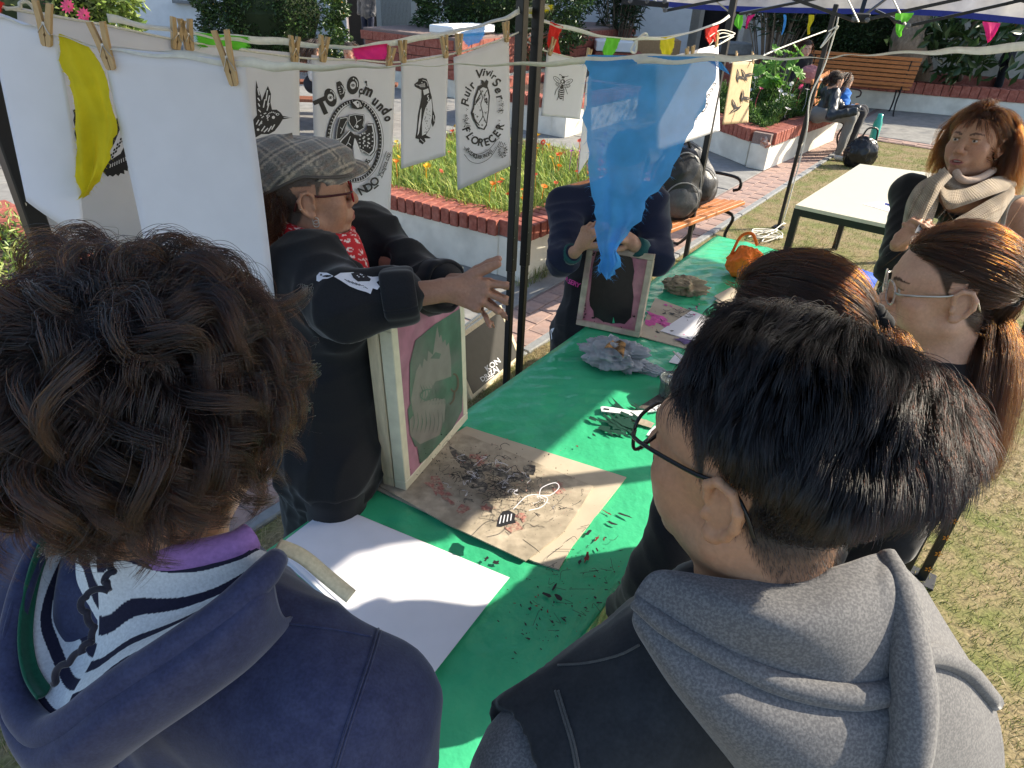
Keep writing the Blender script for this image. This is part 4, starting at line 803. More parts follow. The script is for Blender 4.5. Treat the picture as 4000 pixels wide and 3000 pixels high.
def flag(quadpts, plane, mat, label, frill=True, name="flag", amp=.01, seed=1, n=26, m=30):
    # outline given as left edge and right edge (lists of photo points top to bottom) on a hanging plane
    L_ = spline([plane(*p) for p in quadpts[0]], m); R_ = spline([plane(*p) for p in quadpts[1]], m); w = np.linalg.norm(L_[m // 3] - R_[m // 3]); r = random.Random(seed); nn = nrm(np.cross(L_[m // 3] - R_[m // 3], L_[0] - L_[-1])); ac = nrm(L_[m // 3] - R_[m // 3]); V = []
    jit = [[w * (.03 * math.sin(j * 1.9 + e * 2 + seed) * math.sin(j * .83 + seed) + r.gauss(0, .009)) * (0 if j < 1 else 1) for j in range(m)] for e in (0, 1)]
    for j in range(m):
        for i in range(n + 1):
            u = i / n; p = L_[j] * (1 - u) + R_[j] * u; a = amp * (j / m) ** .7; V.append(p + nn * (a * math.sin(u * 9 + j * .12 + seed) + a * .5 * math.sin(u * 17 - j * .3)) + ac * (jit[0 if i == 0 else 1][j] * (1 if i in (0, n) else 0)))
    F = [(j * (n + 1) + i, j * (n + 1) + i + 1, (j + 1) * (n + 1) + i + 1, (j + 1) * (n + 1) + i) for j in range(m - 1) for i in range(n)]
    o = mk(name, V, F, mat, None, True, label=label, cat="flag")
    if frill:                                # frayed threads along both edges
        P = []; Q = []
        for k in range(260):
            j = r.randrange(m); e = r.choice((0, n)); p = np.array(V[j * (n + 1) + e]); d = ac * (1 if e == 0 else -1); P.append(p); Q.append(p + d * w * r.uniform(.015, .08) - ZA * w * r.uniform(.0, .08))
        T_ = []; FF = []
        for p, q in zip(P, Q): o_ = len(T_); T_ += [p - ZA * .00025, p + ZA * .00025, q]; FF.append((o_, o_ + 1, o_ + 2))
        f_ = mk("frayed_threads", T_, FF, mat, o); f_["kind"] = "stuff"
    return o
def cloth_m(name, col, al=1.0, tl=.45): return M(name, col, .8, .14, 7, bump=.25, bs=260, translu=tl, alpha=al)
m_fy = cloth_m("flag_yellow", (.72, .6, .02)); m_fb = cloth_m("flag_blue", (.09, .40, .85), .82, .5); m_fg = cloth_m("flag_green", (.16, .6, .04)); m_fp = cloth_m("flag_pink", (.78, .03, .2)); m_fr = cloth_m("flag_red", (.72, .03, .02))
flag(([(232, 132), (228, 170), (236, 260), (262, 300), (270, 330), (284, 420), (296, 520), (300, 590), (304, 690), (330, 740), (318, 770)], [(236, 132), (345, 180), (405, 270), (430, 370), (452, 455), (462, 510), (440, 575), (425, 640), (395, 690), (352, 745), (336, 768)]), NPT, m_fy, "large frayed yellow flag between the two blank white sheets", amp=.012)
flag(([(2296, 214), (2292, 330), (2288, 480), (2296, 620), (2312, 760), (2320, 860), (2330, 950), (2345, 1010), (2330, 1050), (2345, 1068)], [(2790, 222), (2780, 330), (2730, 460), (2680, 540), (2650, 640), (2590, 730), (2530, 780), (2520, 840), (2460, 900), (2415, 980), (2425, 1030), (2405, 1072), (2388, 1100)]), NPT, m_fb, "big translucent blue flag hanging in front of the person holding the screen", amp=.014, seed=3)
flag(([(2740, 225), (2770, 240), (2800, 262)], [(2790, 222), (2830, 256), (2856, 296)]), NPT, m_fb, "folded upper corner of the big blue flag at the ribbon", amp=.004, seed=4, m=10)
flag(([(765, 126), (775, 160), (780, 182)], [(968, 144), (966, 170), (955, 197)]), UPT, m_fg, "bright green flag draped above the hummingbird sheet", amp=.005)
flag(([(1378, 188), (1384, 212), (1390, 232)], [(1512, 170), (1512, 202), (1508, 232)]), UPT, m_fp, "pink flag folded over the cord above the lettered poster", amp=.004)
flag(([(1800, 126), (1806, 150), (1826, 182)], [(1894, 100), (1890, 130), (1878, 162)]), UPT, m_fb, "small blue flag on the ribbon above the heart poster", amp=.004)
flag(([(2062, 36), (2066, 52), (2090, 56)], [(2156, 18), (2152, 34), (2130, 46)]), UPT, m_fy, "yellow flag knotted between the two middle poles", amp=.006, m=10)
flag(([(2150, 84), (2146, 120), (2140, 180), (2152, 206)], [(2200, 104), (2186, 130), (2178, 155), (2194, 212)]), UPT, m_fr, "red flag beside the middle poles above the bee print", amp=.006)
flag(([(2370, 146), (2358, 190), (2352, 216)], [(2424, 150), (2412, 176), (2396, 218)]), UPT, m_fg, "light green flag in the middle of the small flag ribbon", amp=.006)
flag(([(2582, 146), (2580, 180), (2584, 222)], [(2634, 140), (2632, 170), (2620, 222)]), UPT, m_fy, "yellow flag right of the bow on the small flag ribbon", amp=.006)
flag(([(2756, 112), (2758, 140), (2766, 172)], [(2808, 98), (2800, 120), (2798, 158)]), UPT, m_fr, "small red flag at the right end near the far pole", amp=.006)
V6 = lambda x, y: D(x, y, 7.2)
flag(([(2880, 56), (2868, 90), (2884, 112)], [(2900, 56), (2902, 85), (2892, 118)]), V6, m_fg, "green flag hanging by the far pole under the valance", amp=.01, m=10, n=8)
flag(([(2922, 62), (2916, 76), (2914, 100), (2912, 110)], [(2950, 55), (2938, 72), (2924, 90), (2918, 112)]), V6, m_fp, "twisted pink streamer hanging from the blue hem", amp=.012, m=12, n=8)
flag(([(3060, 57), (3062, 78), (3058, 110), (3052, 136)], [(3070, 57), (3072, 76), (3066, 110), (3056, 136)]), V6, m_fb, "thin twisted blue streamer hanging from the hem", amp=.01, m=12, n=8)
flag(([(3160, 58), (3158, 84), (3154, 108), (3156, 136)], [(3180, 58), (3178, 80), (3164, 106), (3164, 132)]), V6, m_fy, "twisted yellow streamer hanging from the hem", amp=.01, m=12, n=8)
V5 = lambda x, y: D(x, y, 5.3)
flag(([(3500, 52), (3496, 68), (3500, 76)], [(3570, 50), (3556, 72), (3540, 88)]), V5, m_fg, "upper bright green pennant on the truss bar", False, amp=.01, m=8, n=10)
flag(([(3500, 92), (3500, 124), (3512, 144)], [(3536, 100), (3522, 122), (3520, 142)]), V5, m_fg, "lower bright green pennant under the truss joint", False, amp=.012, m=8, n=10)
flag(([(3838, 84), (3850, 130), (3860, 166)], [(3908, 90), (3888, 132), (3866, 162)]), V5, m_fp, "hot pink triangular pennant at the right under the valance", False, amp=.012, m=10, n=10)
flag(([(-60, -20), (-70, 20), (-60, 60)], [(14, 10), (10, 30), (4, 48)]), NPT, m_fr, "corner of a red flag at the top left edge", amp=.004, m=8, n=8)
cord([UPT(x, y) for x, y in ((20, 34), (75, 30), (78, 12), (100, 6), (120, 18), (135, 38))], .004, "loop of loose cord at the top left edge", n=24)
# right hand cord, rope on the slim pole and the tangle on the grass
cord([D(2850, 245, 5.4), D(2950, 232, 5.6), D(3010, 204, 5.9), D(3120, 160, 6.3), D(3226, 120, 6.8)], .006, "cord from the tan cloth up to the slim pole")
p4 = G(3040, 890); pa = ZAT(p4, 60)
cord([pa + (.03, -.03, 0), ZAT(p4, 125) + (.035, -.03, 0), ZAT(p4, 260) + (.02, -.03, 0), ZAT(p4, 380) + (-.03, -.03, 0), ZAT(p4, 520) + (.02, -.03, 0), ZAT(p4, 700) + (.025, -.03, 0), ZAT(p4, 850) + (.02, -.03, 0), G(3055, 870, .03)], .006, "pale rope hanging down the slim tent pole")
tg = [G(3050 + R2.gauss(0, 12), 870 + k * 1.6, .03) for k in range(6)] + [G(2990 + 55 * math.sin(k * 1.7) + R2.gauss(0, 12), 915 + 16 * math.cos(k * 1.1) + R2.gauss(0, 6), .02 + .02 * (k % 2)) for k in range(24)]
cord(tg, .005, "tangle of white cord on the grass at the slim pole's foot", n=200)
cord([ZAT(p4, 122) + (-.02, -.03, 0), ZAT(p4, 118) + (.05, -.03, .03), ZAT(p4, 135) + (-.05, -.03, -.1), ZAT(p4, 125) + (0, -.03, 0)], .006, "bow of cord knotted on the slim pole", n=24)
for a, b in (((2762, 150), (2866, 128)), ((2770, 178), (2862, 140))): cord([UPT(*a), UPT((a[0] + b[0]) / 2, min(a[1], b[1]) - 10), UPT(*b), UPT(b[0] - 5, b[1] + 8), UPT(a[0] + 20, a[1] + 6)], .003, "doubled cord loop at the far pole, " + ("upper" if a[1] < 160 else "lower") + " one", n=24)
m_peg = M("peg_wood", (.5, .34, .17), .6, .12, 20, bump=.15, bs=120, stretch=(4, 4, 1))
def peg(top, bot, plane, n, label, opening=.5, wd=.011):
    n = nrm(n); n = n if np.dot(n, C0 - plane(*top)) > 0 else -n
    a = plane(*top) + n * .004; b = plane(*bot) + n * .004; L_ = np.linalg.norm(a - b); d = (a - b) / L_; s = np.cross(d, n); T = thing("clothes_peg", b, label, "clothes peg", "wooden clothes pegs")
    for sg in (-1, 1):
        pts = [b, b + d * L_ * .12 + s * sg * 0, b + d * L_ * .5, a]; off = [.0028, .0042, .0045, .0045 + .010 * opening]
        for k in range(1): pass
        B = MB(); w2 = wd * .42
        prof = [(0, .0008, .0045), (.04, .0006, .007), (.22, .0006, .0085), (.26, .002, .0085), (.32, .0006, .0085), (.48, .0006, .0095), (.62, .0022, .0105), (1, .003 + .012 * opening, .0105 + .012 * opening)]
        V = []; 
        for t, i0, i1 in prof:
            for q in (i0, i1):
                for e in (-1, 1): V.append(b + d * L_ * t + s * sg * q * (wd / .011) + n * e * w2)
        F = []
        for k in range(len(prof) - 1):
            o = 4 * k; F += [(o, o + 1, o + 5, o + 4), (o + 2, o + 6, o + 7, o + 3), (o, o + 4, o + 6, o + 2), (o + 1, o + 3, o + 7, o + 5)]
        F += [(0, 2, 3, 1), (4 * len(prof) - 4, 4 * len(prof) - 3, 4 * len(prof) - 1, 4 * len(prof) - 2)]
        B.add(V, F); B.build("peg_leg", m_peg, T)
    B = MB(); c = b + d * L_ * .53
    B.tube([c + n * w2 * 1.2, c - n * w2 * 1.2], .0028, 8); B.tube(spline([c + n * w2 * 1.25, c + s * .006 + d * -.012 + n * w2 * 1.25, c + s * .010 - d * L_ * .24 + n * w2 * 1.1, c + s * .0085 - d * L_ * .27], 8), .0009, 5); B.tube(spline([c + n * w2 * 1.25, c - s * .010 - d * L_ * .22 + n * w2 * 1.1, c - s * .009 - d * L_ * .27], 6), .0009, 5)
    B.build("spring", MATS["steel"], T)
for t, b_, lab in (((170, 6), (188, 180), "wooden peg at the far left on the first blank sheet"), ((378, 84), (440, 272), "wooden peg at the left corner of the large blank sheet"), ((862, 116), (918, 334), "wooden peg at the right corner of the large blank sheet")): peg(t, b_, NPT, NP, lab, .3, .0125)
for t, b_, lab in (((692, 72), (682, 194), "leaning peg, left one of the crossed pair left of the green flag"), ((718, 72), (738, 198), "leaning peg, right one of the crossed pair left of the green flag"), ((1147, 140), (1146, 246), "peg at the right corner of the hummingbird sheet"), ((1264, 140), (1256, 242), "peg at the left corner of the lettered poster"), ((1526, 182), (1514, 262), "slanting peg at the right corner of the lettered poster"), ((1568, 156), (1572, 245), "peg at the left corner of the penguin sheet"), ((1730, 138), (1738, 226), "peg at the right corner of the penguin sheet"), ((1790, 130), (1788, 214), "peg at the left corner of the heart poster"), ((1972, 84), (1976, 164), "peg at the right corner of the heart poster"),
                  ((2160, 148), (2142, 216), "peg at the left corner of the bee print"), ((2302, 190), (2290, 240), "dark peg at the right corner of the bee print"), ((2682, 186), (2680, 240), "left peg above the partly hidden print right of the blue flag"), ((2706, 178), (2700, 236), "second peg above the partly hidden print right of the blue flag"), ((2800, 130), (2796, 184), "peg under the last small red flag")): peg(t, b_, UPT, NU, lab, .25, .015)
for t, b_, lab in (((2876, 202), (2872, 246), "left peg on the tan cloth with birds"), ((2938, 204), (2940, 248), "right peg on the tan cloth with birds")): peg(t, b_, lambda x, y: D(x, y, 5.45), NU, lab, .4, .014)
sheet_quad("paper_sheet", [(-60, 28), (217, 134), (322, 933), (95, 790)], NP0, NP, m_white_p, "blank white sheet pegged at the left edge beside the yellow flag", "paper", curl=.03)
sheet_quad("paper_sheet", [(397, 182), (955, 236), (1074, 1190), (600, 1130)], NP0, NP, m_white_p, "large blank white sheet pegged in front of the woman with the cap", "paper", curl=.02)
m_lav = M("paper_shade", (.62, .61, .64), .75, .02, 3, translu=.12)
g1, n_ = sheet_quad("printed_sheet", [(66, 26), (702, 158), (640, 958), (117, 1014)], PLU, NU, m_white_p, "large grey looking sheet behind the yellow flag with a spiky animal print", "paper", curl=0)
dr = Draw(PLU, NU); dr.poly([(284, 430), (290, 450), (286, 470), (294, 500), (290, 520), (300, 556), (320, 560), (330, 470), (310, 420)]); 
dr.poly([(400, 670), (420, 690), (428, 684), (440, 690), (452, 680), (462, 688), (470, 676), (486, 680), (484, 664), (498, 668), (500, 648), (515, 650), (505, 600), (498, 560), (486, 500), (455, 460), (430, 560), (410, 640)])
dr.poly([(420, 632), (470, 600), (490, 560), (484, 520), (470, 500), (446, 560), (424, 600)], "w"); 
for k in range(14): dr.ell(430 + k * 4.2 + 6 * math.sin(k * 2.1), 620 - k * 7, 3.5, 6, "k", .5)
for k in range(8): dr.stroke([(432 + k * 8, 640 - k * 4), (428 + k * 9, 655 - k * 4)], 3, "w")
dr.build(g1, "animal_print")
# hummingbird
g2, _ = sheet_quad("printed_sheet", [(716, 166), (1170, 208), (1170, 580), (736, 604)], PLU, NU, m_white_p, "sheet with a black hummingbird print behind the cap", "paper")
dr = Draw(PLU, NU)
dr.poly([(1000, 313), (1008, 345), (1018, 372), (1022, 392), (1030, 372), (1046, 335), (1058, 366), (1056, 400), (1062, 428), (1080, 428), (1096, 440), (1104, 452), (1140, 460), (1104, 466), (1092, 486), (1072, 512), (1050, 524), (1020, 524), (1000, 536), (975, 545), (960, 520), (980, 490), (990, 465), (1004, 450), (1000, 410), (998, 360)])
for p in ([(1006, 345), (1012, 372)], [(1006, 382), (1014, 394)], [(1008, 404), (1014, 416)], [(1008, 428), (1018, 438)], [(1044, 352), (1038, 392)], [(1052, 372), (1044, 412)], [(1034, 388), (1028, 420)], [(1050, 402), (1042, 432)], [(1046, 500), (1030, 516)], [(1060, 492), (1046, 514)], [(1072, 486), (1060, 506)], [(1034, 492), (1020, 512)], [(1010, 468), (1000, 486)], [(1022, 472), (1010, 490)]): dr.stroke(p, 4.5, "w", taper=False)
for k in range(8): dr.ell(1018 + k * 4.5, 450 + 9 * math.sin(k * 1.3), 3, 2.4, "w")
for k in range(9): dr.ell(1062 + 20 * math.cos(2.6 + k * .33), 458 + 20 * math.sin(2.6 + k * .33), 2.2, 2.6, "w", n=10)
dr.ell(1082, 446, 7, 5, "w"); dr.ell(1083, 446, 3.2, 3, "k"); dr.ell(1066, 458, 6, 6, "w"); dr.ell(1006, 506, 5, 5, "w"); dr.ell(1018, 480, 4, 4, "w"); dr.stroke([(1106, 458), (1134, 460)], 2, "w")
dr.build(g2, "bird_print")
# lettered poster
g3, _ = sheet_quad("printed_sheet", [(1217, 214), (1545, 258), (1524, 842), (1236, 872)], PLU, NU, m_white_p, "tall poster lettered TODO el mundo with a ring and map, behind the cap", "poster")
dr = Draw(PLU, NU)
dr.text("T", 1261, 418, 84, -.42, bold=.06, sx=1.0)
for x, y, rx, ry, ro in ((1290, 381, 23, 37, -.3), (1378, 333, 24, 36, .08)):
    dr.ell(x, y, rx, ry, rot=ro); dr.ell(x, y, 11, 15, "w", ro); dr.ring(x, y, 7, 4, 2.4, "k", ro); dr.ell(x, y, 3, 4, "k"); dr.stroke([(x + 8, y - 24), (x + 17, y - 10), (x + 17, y + 6)], 3.4, "w"); dr.ell(x + 2, y - 26, 3, 3, "w")
dr.poly([(1312, 322), (1326, 316), (1342, 330), (1349, 352), (1344, 376), (1332, 392), (1318, 362)]); dr.ring(1332, 350, 9, 16, 3, "w", -.3, -1.2, 1.6); dr.stroke([(1334, 322), (1344, 340), (1346, 358)], 3, "w")
for k in range(4): dr.ell(1323 + k * 2.2, 340 + k * 9, 4, 1.6, "w", -.2, 8)
dr.ell(1410, 357, 9, 12, rot=.2); dr.text("el", 1410, 356, 15, .15, "w", .03); dr.stroke([(1406, 366), (1402, 380)], 3)
for ch, x, y, a, sz in (("m", 1438, 355, .42, 60), ("u", 1466, 395, .62, 52), ("n", 1486, 416, .8, 52), ("d", 1506, 432, 1.0, 54), ("o", 1515, 462, 1.15, 46)): dr.text(ch, x, y, sz, a, bold=.045, sx=.8)
dr.stroke([(1428, 318), (1432, 336)], 3); dr.ell(1428, 320, 4, 5)
cx, cy, rx, ry = 1381, 549, 102, 154
dr.ring(cx, cy, rx, ry, 13, "k", n=90)
for k in range(64):
    a = 2 * math.pi * k / 64
    for dd in (-3.2, 2.6): dr.ell(cx + (rx + dd) * math.cos(a), cy + (ry + dd) * math.sin(a), 1.9, 2.8, "w", n=6)
dr.ring(cx, cy, rx - 8.5, ry - 8.5, 1.6, "k", n=90); dr.ring(cx, cy, rx + 8, ry + 8, 1.6, n=90)
dr.poly([(1365, 397), (1385, 386), (1402, 390), (1414, 410), (1408, 424), (1388, 426), (1368, 420)], "k"); dr.poly([(1370, 398), (1388, 391), (1400, 398), (1408, 414), (1390, 420)], "w"); dr.ell(1390, 400, 4, 4, "k")
for k in range(4): dr.stroke([(1398 + k * 5, 398 + k * 3), (1396 + k * 5, 420 + k * 1)], 2)
def land(pts):
    c = np.mean(pts, 0); dr.poly(pts, "k"); q = [tuple(c + (np.array(p) - c) * .95) for p in pts]; dr.poly(q, "w"); q = [tuple(c + (np.array(p) - c) * .87) for p in pts]; dr.poly(q, "k")
land([(1320, 458), (1350, 452), (1352, 470), (1342, 500), (1340, 520), (1320, 544), (1304, 548), (1308, 500)]); land([(1354, 448), (1380, 442), (1415, 446), (1418, 466), (1412, 490), (1418, 500), (1395, 514), (1374, 506), (1358, 486), (1352, 470)])
land([(1344, 520), (1356, 506), (1372, 520), (1396, 524), (1420, 508), (1430, 500), (1430, 480), (1452, 480), (1460, 520), (1462, 560), (1456, 590), (1440, 608), (1420, 595), (1400, 584), (1384, 545), (1370, 560), (1362, 590), (1330, 580), (1308, 562), (1320, 545)])
for k in range(26): dr.ell(1400 + (k % 6) * 9 + 3 * math.sin(k * 3), 522 + (k // 6) * 16 + 5 * math.cos(k * 2), R2.uniform(1.5, 4.4), R2.uniform(2, 5), "w", n=10)
for p in ([(1322, 520), (1335, 490), (1345, 470)], [(1330, 505), (1320, 495)], [(1378, 450), (1385, 475), (1375, 495)], [(1385, 475), (1402, 465)], [(1360, 530), (1350, 555), (1340, 570)], [(1350, 555), (1362, 565)]): dr.stroke(p, 2.4, "w")
dr.ell(1386, 492, 5, 6, "w"); dr.poly([(1370, 560), (1376, 535), (1384, 548), (1402, 590), (1398, 640), (1376, 620)], "w")
dr.stroke([(1370, 565), (1376, 537), (1384, 548), (1402, 592)], 2)
dr.stroke([(1352, 660), (1400, 650), (1440, 625), (1458, 592), (1470, 582), (1462, 600), (1468, 612), (1452, 640), (1420, 670), (1380, 690)], 2.4); dr.arc("TODOS", 1385, 540, 62, 122, 1.42, .72, 26, bold=.03, inside=True)
dr.text("D", 1366, 664, 26, -.1, bold=.02)
for ch, x, y, a in (("N", 1408, 742, -.5), ("D", 1432, 730, -.5), ("O", 1455, 708, -.6)): dr.text(ch, x, y, 44, a, bold=.03)
dr.stroke([(1452, 735), (1470, 720)], 6); dr.stroke([(1466, 684), (1500, 588), (1506, 600), (1520, 592), (1482, 694), (1478, 682), (1466, 684)], 1.8, n=0); dr.text("Pangea city", 1494, 642, 22, -1.22, bold=.012, shear=.3)
dr.build(g3, "poster_print")
# penguin
g4, _ = sheet_quad("printed_sheet", [(1567, 237), (1752, 208), (1740, 608), (1567, 660)], PLU, NU, m_white_p, "sheet with a standing penguin print", "paper")
dr = Draw(PLU, NU)
dr.poly([(1618, 328), (1632, 318), (1634, 308), (1650, 304), (1666, 308), (1674, 330), (1680, 356), (1686, 378), (1690, 410), (1692, 430), (1700, 456), (1698, 480), (1690, 496), (1684, 480), (1684, 460), (1680, 500), (1668, 520), (1664, 528), (1682, 538), (1676, 541), (1658, 540), (1662, 552), (1650, 564), (1636, 554), (1636, 544), (1622, 540), (1628, 500), (1632, 450), (1640, 410), (1646, 380), (1646, 352), (1632, 345), (1620, 338)])
dr.poly([(1652, 352), (1672, 345), (1676, 362), (1668, 366), (1656, 372)], "w"); dr.poly([(1662, 420), (1672, 400), (1684, 384), (1688, 420), (1686, 460), (1678, 500), (1664, 522), (1648, 530), (1648, 480), (1656, 440)], "w"); dr.poly([(1636, 470), (1642, 430), (1646, 420), (1644, 470), (1636, 520), (1630, 530)], "w")
for k in range(26): dr.ell(1660 + 16 * R2.random() + 6 * math.sin(k), 400 + 120 * R2.random(), 1.2, 2.2, "k", n=6)
for k in range(7): dr.stroke([(1636 + k * 3.4, 330 - k), (1640 + k * 3, 340)], 1.6, "w")
dr.stroke([(1648, 312), (1664, 318), (1670, 336)], 2, "w"); dr.ell(1646, 322, 2.2, 2, "w"); dr.stroke([(1690, 450), (1694, 474)], 2.4, "w"); dr.stroke([(1640, 542), (1654, 556)], 2, "w"); dr.stroke([(1622, 330), (1640, 334)], 1.6, "w")
for k in range(9): dr.ell(1668 + 8 * R2.random(), 372 + k * 3, 2, 2.4, "w", n=7)
dr.build(g4, "penguin_print")
# heart poster
g5, _ = sheet_quad("printed_sheet", [(1772, 224), (1988, 146), (1996, 648), (1788, 744)], PLU, NU, m_white_p, "poster with a lettered anatomical heart print beside the middle poles", "poster")
dr = Draw(PLU, NU)
for txt, x, y, sz, a in (("F", 1818, 405, 44, -1.35), ("L", 1818, 388, 30, -1.3), ("u", 1822, 368, 42, -1.2), ("i", 1829, 350, 42, -1.1), ("r", 1842, 334, 44, -.9), ("V", 1870, 290, 46, -.15), ("i", 1888, 283, 42, .1), ("v", 1904, 284, 40, .15), ("i", 1917, 287, 36, .3), ("r", 1927, 298, 36, .5), ("S", 1936, 322, 48, .6), ("e", 1945, 350, 46, .95), ("r", 1952, 378, 44, 1.2)): dr.text(txt, x, y, sz, a, bold=.028, shear=.15)
dr.arc("FLORECER", 1884, 450, 76, 108, 2.75, .28, 42, bold=.03, inside=True, jit=.12, sx=.9)
for k in range(22):
    a = 2.95 - k * .13; dr.ell(1884 + 68 * math.cos(a), 450 + 96 * math.sin(a), 2.2, 2.2, "k", n=6)
dr.poly([(1846, 420), (1850, 380), (1862, 350), (1866, 336), (1880, 330), (1878, 312), (1886, 314), (1890, 322), (1898, 310), (1906, 318), (1902, 336), (1908, 352), (1912, 374), (1908, 430), (1900, 490), (1890, 508), (1866, 500), (1848, 470), (1838, 440)]); dr.poly([(1850, 424), (1856, 384), (1868, 352), (1884, 340), (1900, 346), (1906, 376), (1904, 430), (1896, 486), (1886, 502), (1866, 494), (1852, 468), (1844, 440)], "w")
for p, w in (([(1870, 345), (1882, 380), (1876, 410), (1884, 450), (1868, 480)], 3.4), ([(1884, 450), (1896, 480)], 3), ([(1900, 352), (1888, 380), (1902, 410)], 3), ([(1852, 410), (1874, 380)], 4), ([(1856, 400), (1878, 360)], 5), ([(1846, 440), (1852, 466), (1870, 490)], 5), ([(1898, 382), (1900, 402), (1892, 392), (1898, 382)], 5)): dr.stroke(p, w)
for x, y in ((1874, 430), (1862, 455), (1890, 470), (1868, 500), (1880, 488), (1894, 440), (1890, 372), (1880, 356)):
    for k in range(5): a = k * 1.26; dr.stroke([(x, y), (x + 5 * math.cos(a), y + 5 * math.sin(a))], 1.6)
for k in range(30): dr.ell(1850 + 52 * R2.random(), 360 + 130 * R2.random(), 1.1, 1.3, n=6)
for k in range(26): x = 1808 + 14 * R2.random(); y = 420 + 80 * R2.random(); dr.stroke([(x, y), (x + R2.gauss(0, 7), y + R2.gauss(0, 6))], 2)
for k in range(26): x = 1944 + 14 * R2.random(); y = 392 + 50 * R2.random(); dr.stroke([(x, y), (x + R2.gauss(0, 7), y + R2.gauss(0, 6))], 1.8)
for s_ in (0, 36): dr.stroke([(1806, 572 + s_ * .8), (1830, 592 + s_), (1866, 600 + s_), (1905, 580 + s_), (1930, 550 + s_ * .9), (1946, 536 + s_ * .4)], 1.8)
dr.arc("EN CUALQUIER PAISAJE...", 1868, 520, 66, 92, 2.45, .55, 21, bold=.018, inside=True, sx=.75)
for k in range(70): a = R2.uniform(0, 6.28); r_ = R2.uniform(0, 1) ** .5; x = 1954 + 15 * r_ * math.cos(a); y = 584 + 28 * r_ * math.sin(a); dr.stroke([(x, y), (x + 6 * math.cos(a), y + 6 * math.sin(a))], 2)
dr.build(g5, "heart_print")
# bee
g6, _ = sheet_quad("printed_sheet", [(2136, 206), (2298, 238), (2265, 466), (2113, 452)], PLU, NU, m_white_p, "small sheet with a bee print right of the middle poles", "paper")
dr = Draw(PLU, NU)
for x, y, rx, ry, ro in ((2176, 312, 18, 8, .75), (2220, 320, 18, 8, -.5), (2182, 330, 12, 6, .3), (2214, 336, 12, 6, -.2)): dr.ring(x, y, rx, ry, 2, rot=ro); dr.stroke([(x - rx * .6 * math.cos(ro), y - rx * .6 * math.sin(ro)), (x + rx * .6 * math.cos(ro), y + rx * .6 * math.sin(ro))], 1.4); dr.stroke([(x - 3, y - 4), (x + 4, y + 5)], 1.2)
dr.ell(2199, 302, 6, 5); dr.ell(2198, 318, 8, 9); dr.ell(2196, 318, 4, 5, "w"); dr.ell(2192, 362, 12, 26, rot=.08); dr.ell(2196, 334, 5, 5)
for k in range(5): dr.stroke([(2184 - (2 - abs(k - 2)) * 2, 346 + k * 8), (2192, 349 + k * 8), (2201 + (2 - abs(k - 2)) * 1.5, 347 + k * 8)], 2.6, "w")
for p in ([(2196, 298), (2186, 290), (2184, 294)], [(2203, 298), (2212, 299), (2219, 296)], [(2182, 338), (2172, 352), (2166, 370)], [(2206, 340), (2212, 356), (2216, 368)], [(2182, 372), (2174, 392)], [(2200, 375), (2198, 394)]): dr.stroke(p, 2)
dr.build(g6, "bee_print")
g7, _ = sheet_quad("printed_sheet", [(2560, 236), (2806, 172), (2812, 510), (2560, 596)], PLU, NU, m_white_p, "sheet with scalloped black print half hidden by the blue flag", "paper")
dr = Draw(PLU, NU)
for k in range(7): dr.ell(2790 - k * 12, 330 + k * 22, 5, 9, rot=.6); dr.ell(2789 - k * 12, 331 + k * 22, 2.4, 5, "w", .6)
dr.ell(2752, 420, 22, 7, rot=-1.05); dr.ell(2752, 420, 15, 3.4, "w", -1.05); dr.build(g7, "scallop_print")
g9, _ = sheet_quad("printed_sheet", [(2292, 300), (2310, 296), (2310, 600), (2258, 682)], D(2290, 450, 3.7), nrm(np.array([.9, -.7, 0])), m_white_p, "narrow edge of a sketched sheet left of the blue flag", "paper")
# tan cloth with four birds
pT = D(2880, 360, 5.45); m_tan = M("tan_fabric", (.46, .34, .2), .85, .08, 9, bump=.3, bs=120)
g8, _ = sheet_quad("printed_cloth", [(2862, 240), (2946, 242), (2926, 478), (2823, 488)], pT, NU, m_tan, "tan cloth with four black hummingbird prints", "cloth", curl=.02)
dr = Draw(pT + NU * 0, NU)
def bird(x, y, s, a):
    c, d = math.cos(a), math.sin(a); f = lambda q: [(x + s * (u * c - v * d), y + s * (u * d + v * c)) for u, v in q]
    dr.poly(f([(0, 0), (10, -4), (18, -2), (30, -6), (20, 4), (10, 10), (-4, 12), (-24, 16), (-10, 4)])); dr.poly(f([(0, 0), (-4, -18), (2, -38), (8, -20), (10, -4)])); dr.stroke(f([(-10, 10), (-2, 6), (8, 4)]), 1.6, "w"); dr.stroke(f([(1, -28), (3, -14)]), 1.6, "w"); dr.stroke(f([(-14, 12), (-6, 8)]), 1.4, "w")
bird(2888, 296, 1.0, 1.9); bird(2912, 290, 1.0, 1.5); bird(2868, 424, 1.05, -.25); bird(2906, 376, 1.0, 2.0)
dr.k += 40; dr.build(g8, "bird_print", {"w": m_tan})

def roof(q, label):
    T_ = thing("canopy", q[0], label, "canopy"); c = sum(q) / 4; ev = [k * [1, 1, 0] + (k - c) * [.06, .06, 0] + ZA * 2.34 for k in q]
    mk("roof", ev + [c * [1, 1, 0] + ZA * 2.95], [(0, 1, 4), (1, 2, 4), (2, 3, 4), (3, 0, 4)], m_val, T_); mk("valance", ev + [e - ZA * .19 for e in ev], [(i, (i + 1) % 4, (i + 1) % 4 + 4, i + 4) for i in range(4)], m_val, T_)
    for i in range(4): B = MB(); B.bar(ev[i] - ZA * .03, ev[(i + 1) % 4] - ZA * .03, .03, .03); B.build("eaves_bar", m_black, T_)
qm = [PRp, p2, p2 - WA * 2.2, PRp - WA * 2.2]; roof(qm, "tent canopy roof between the middle poles and the pole by the bench, above the view")
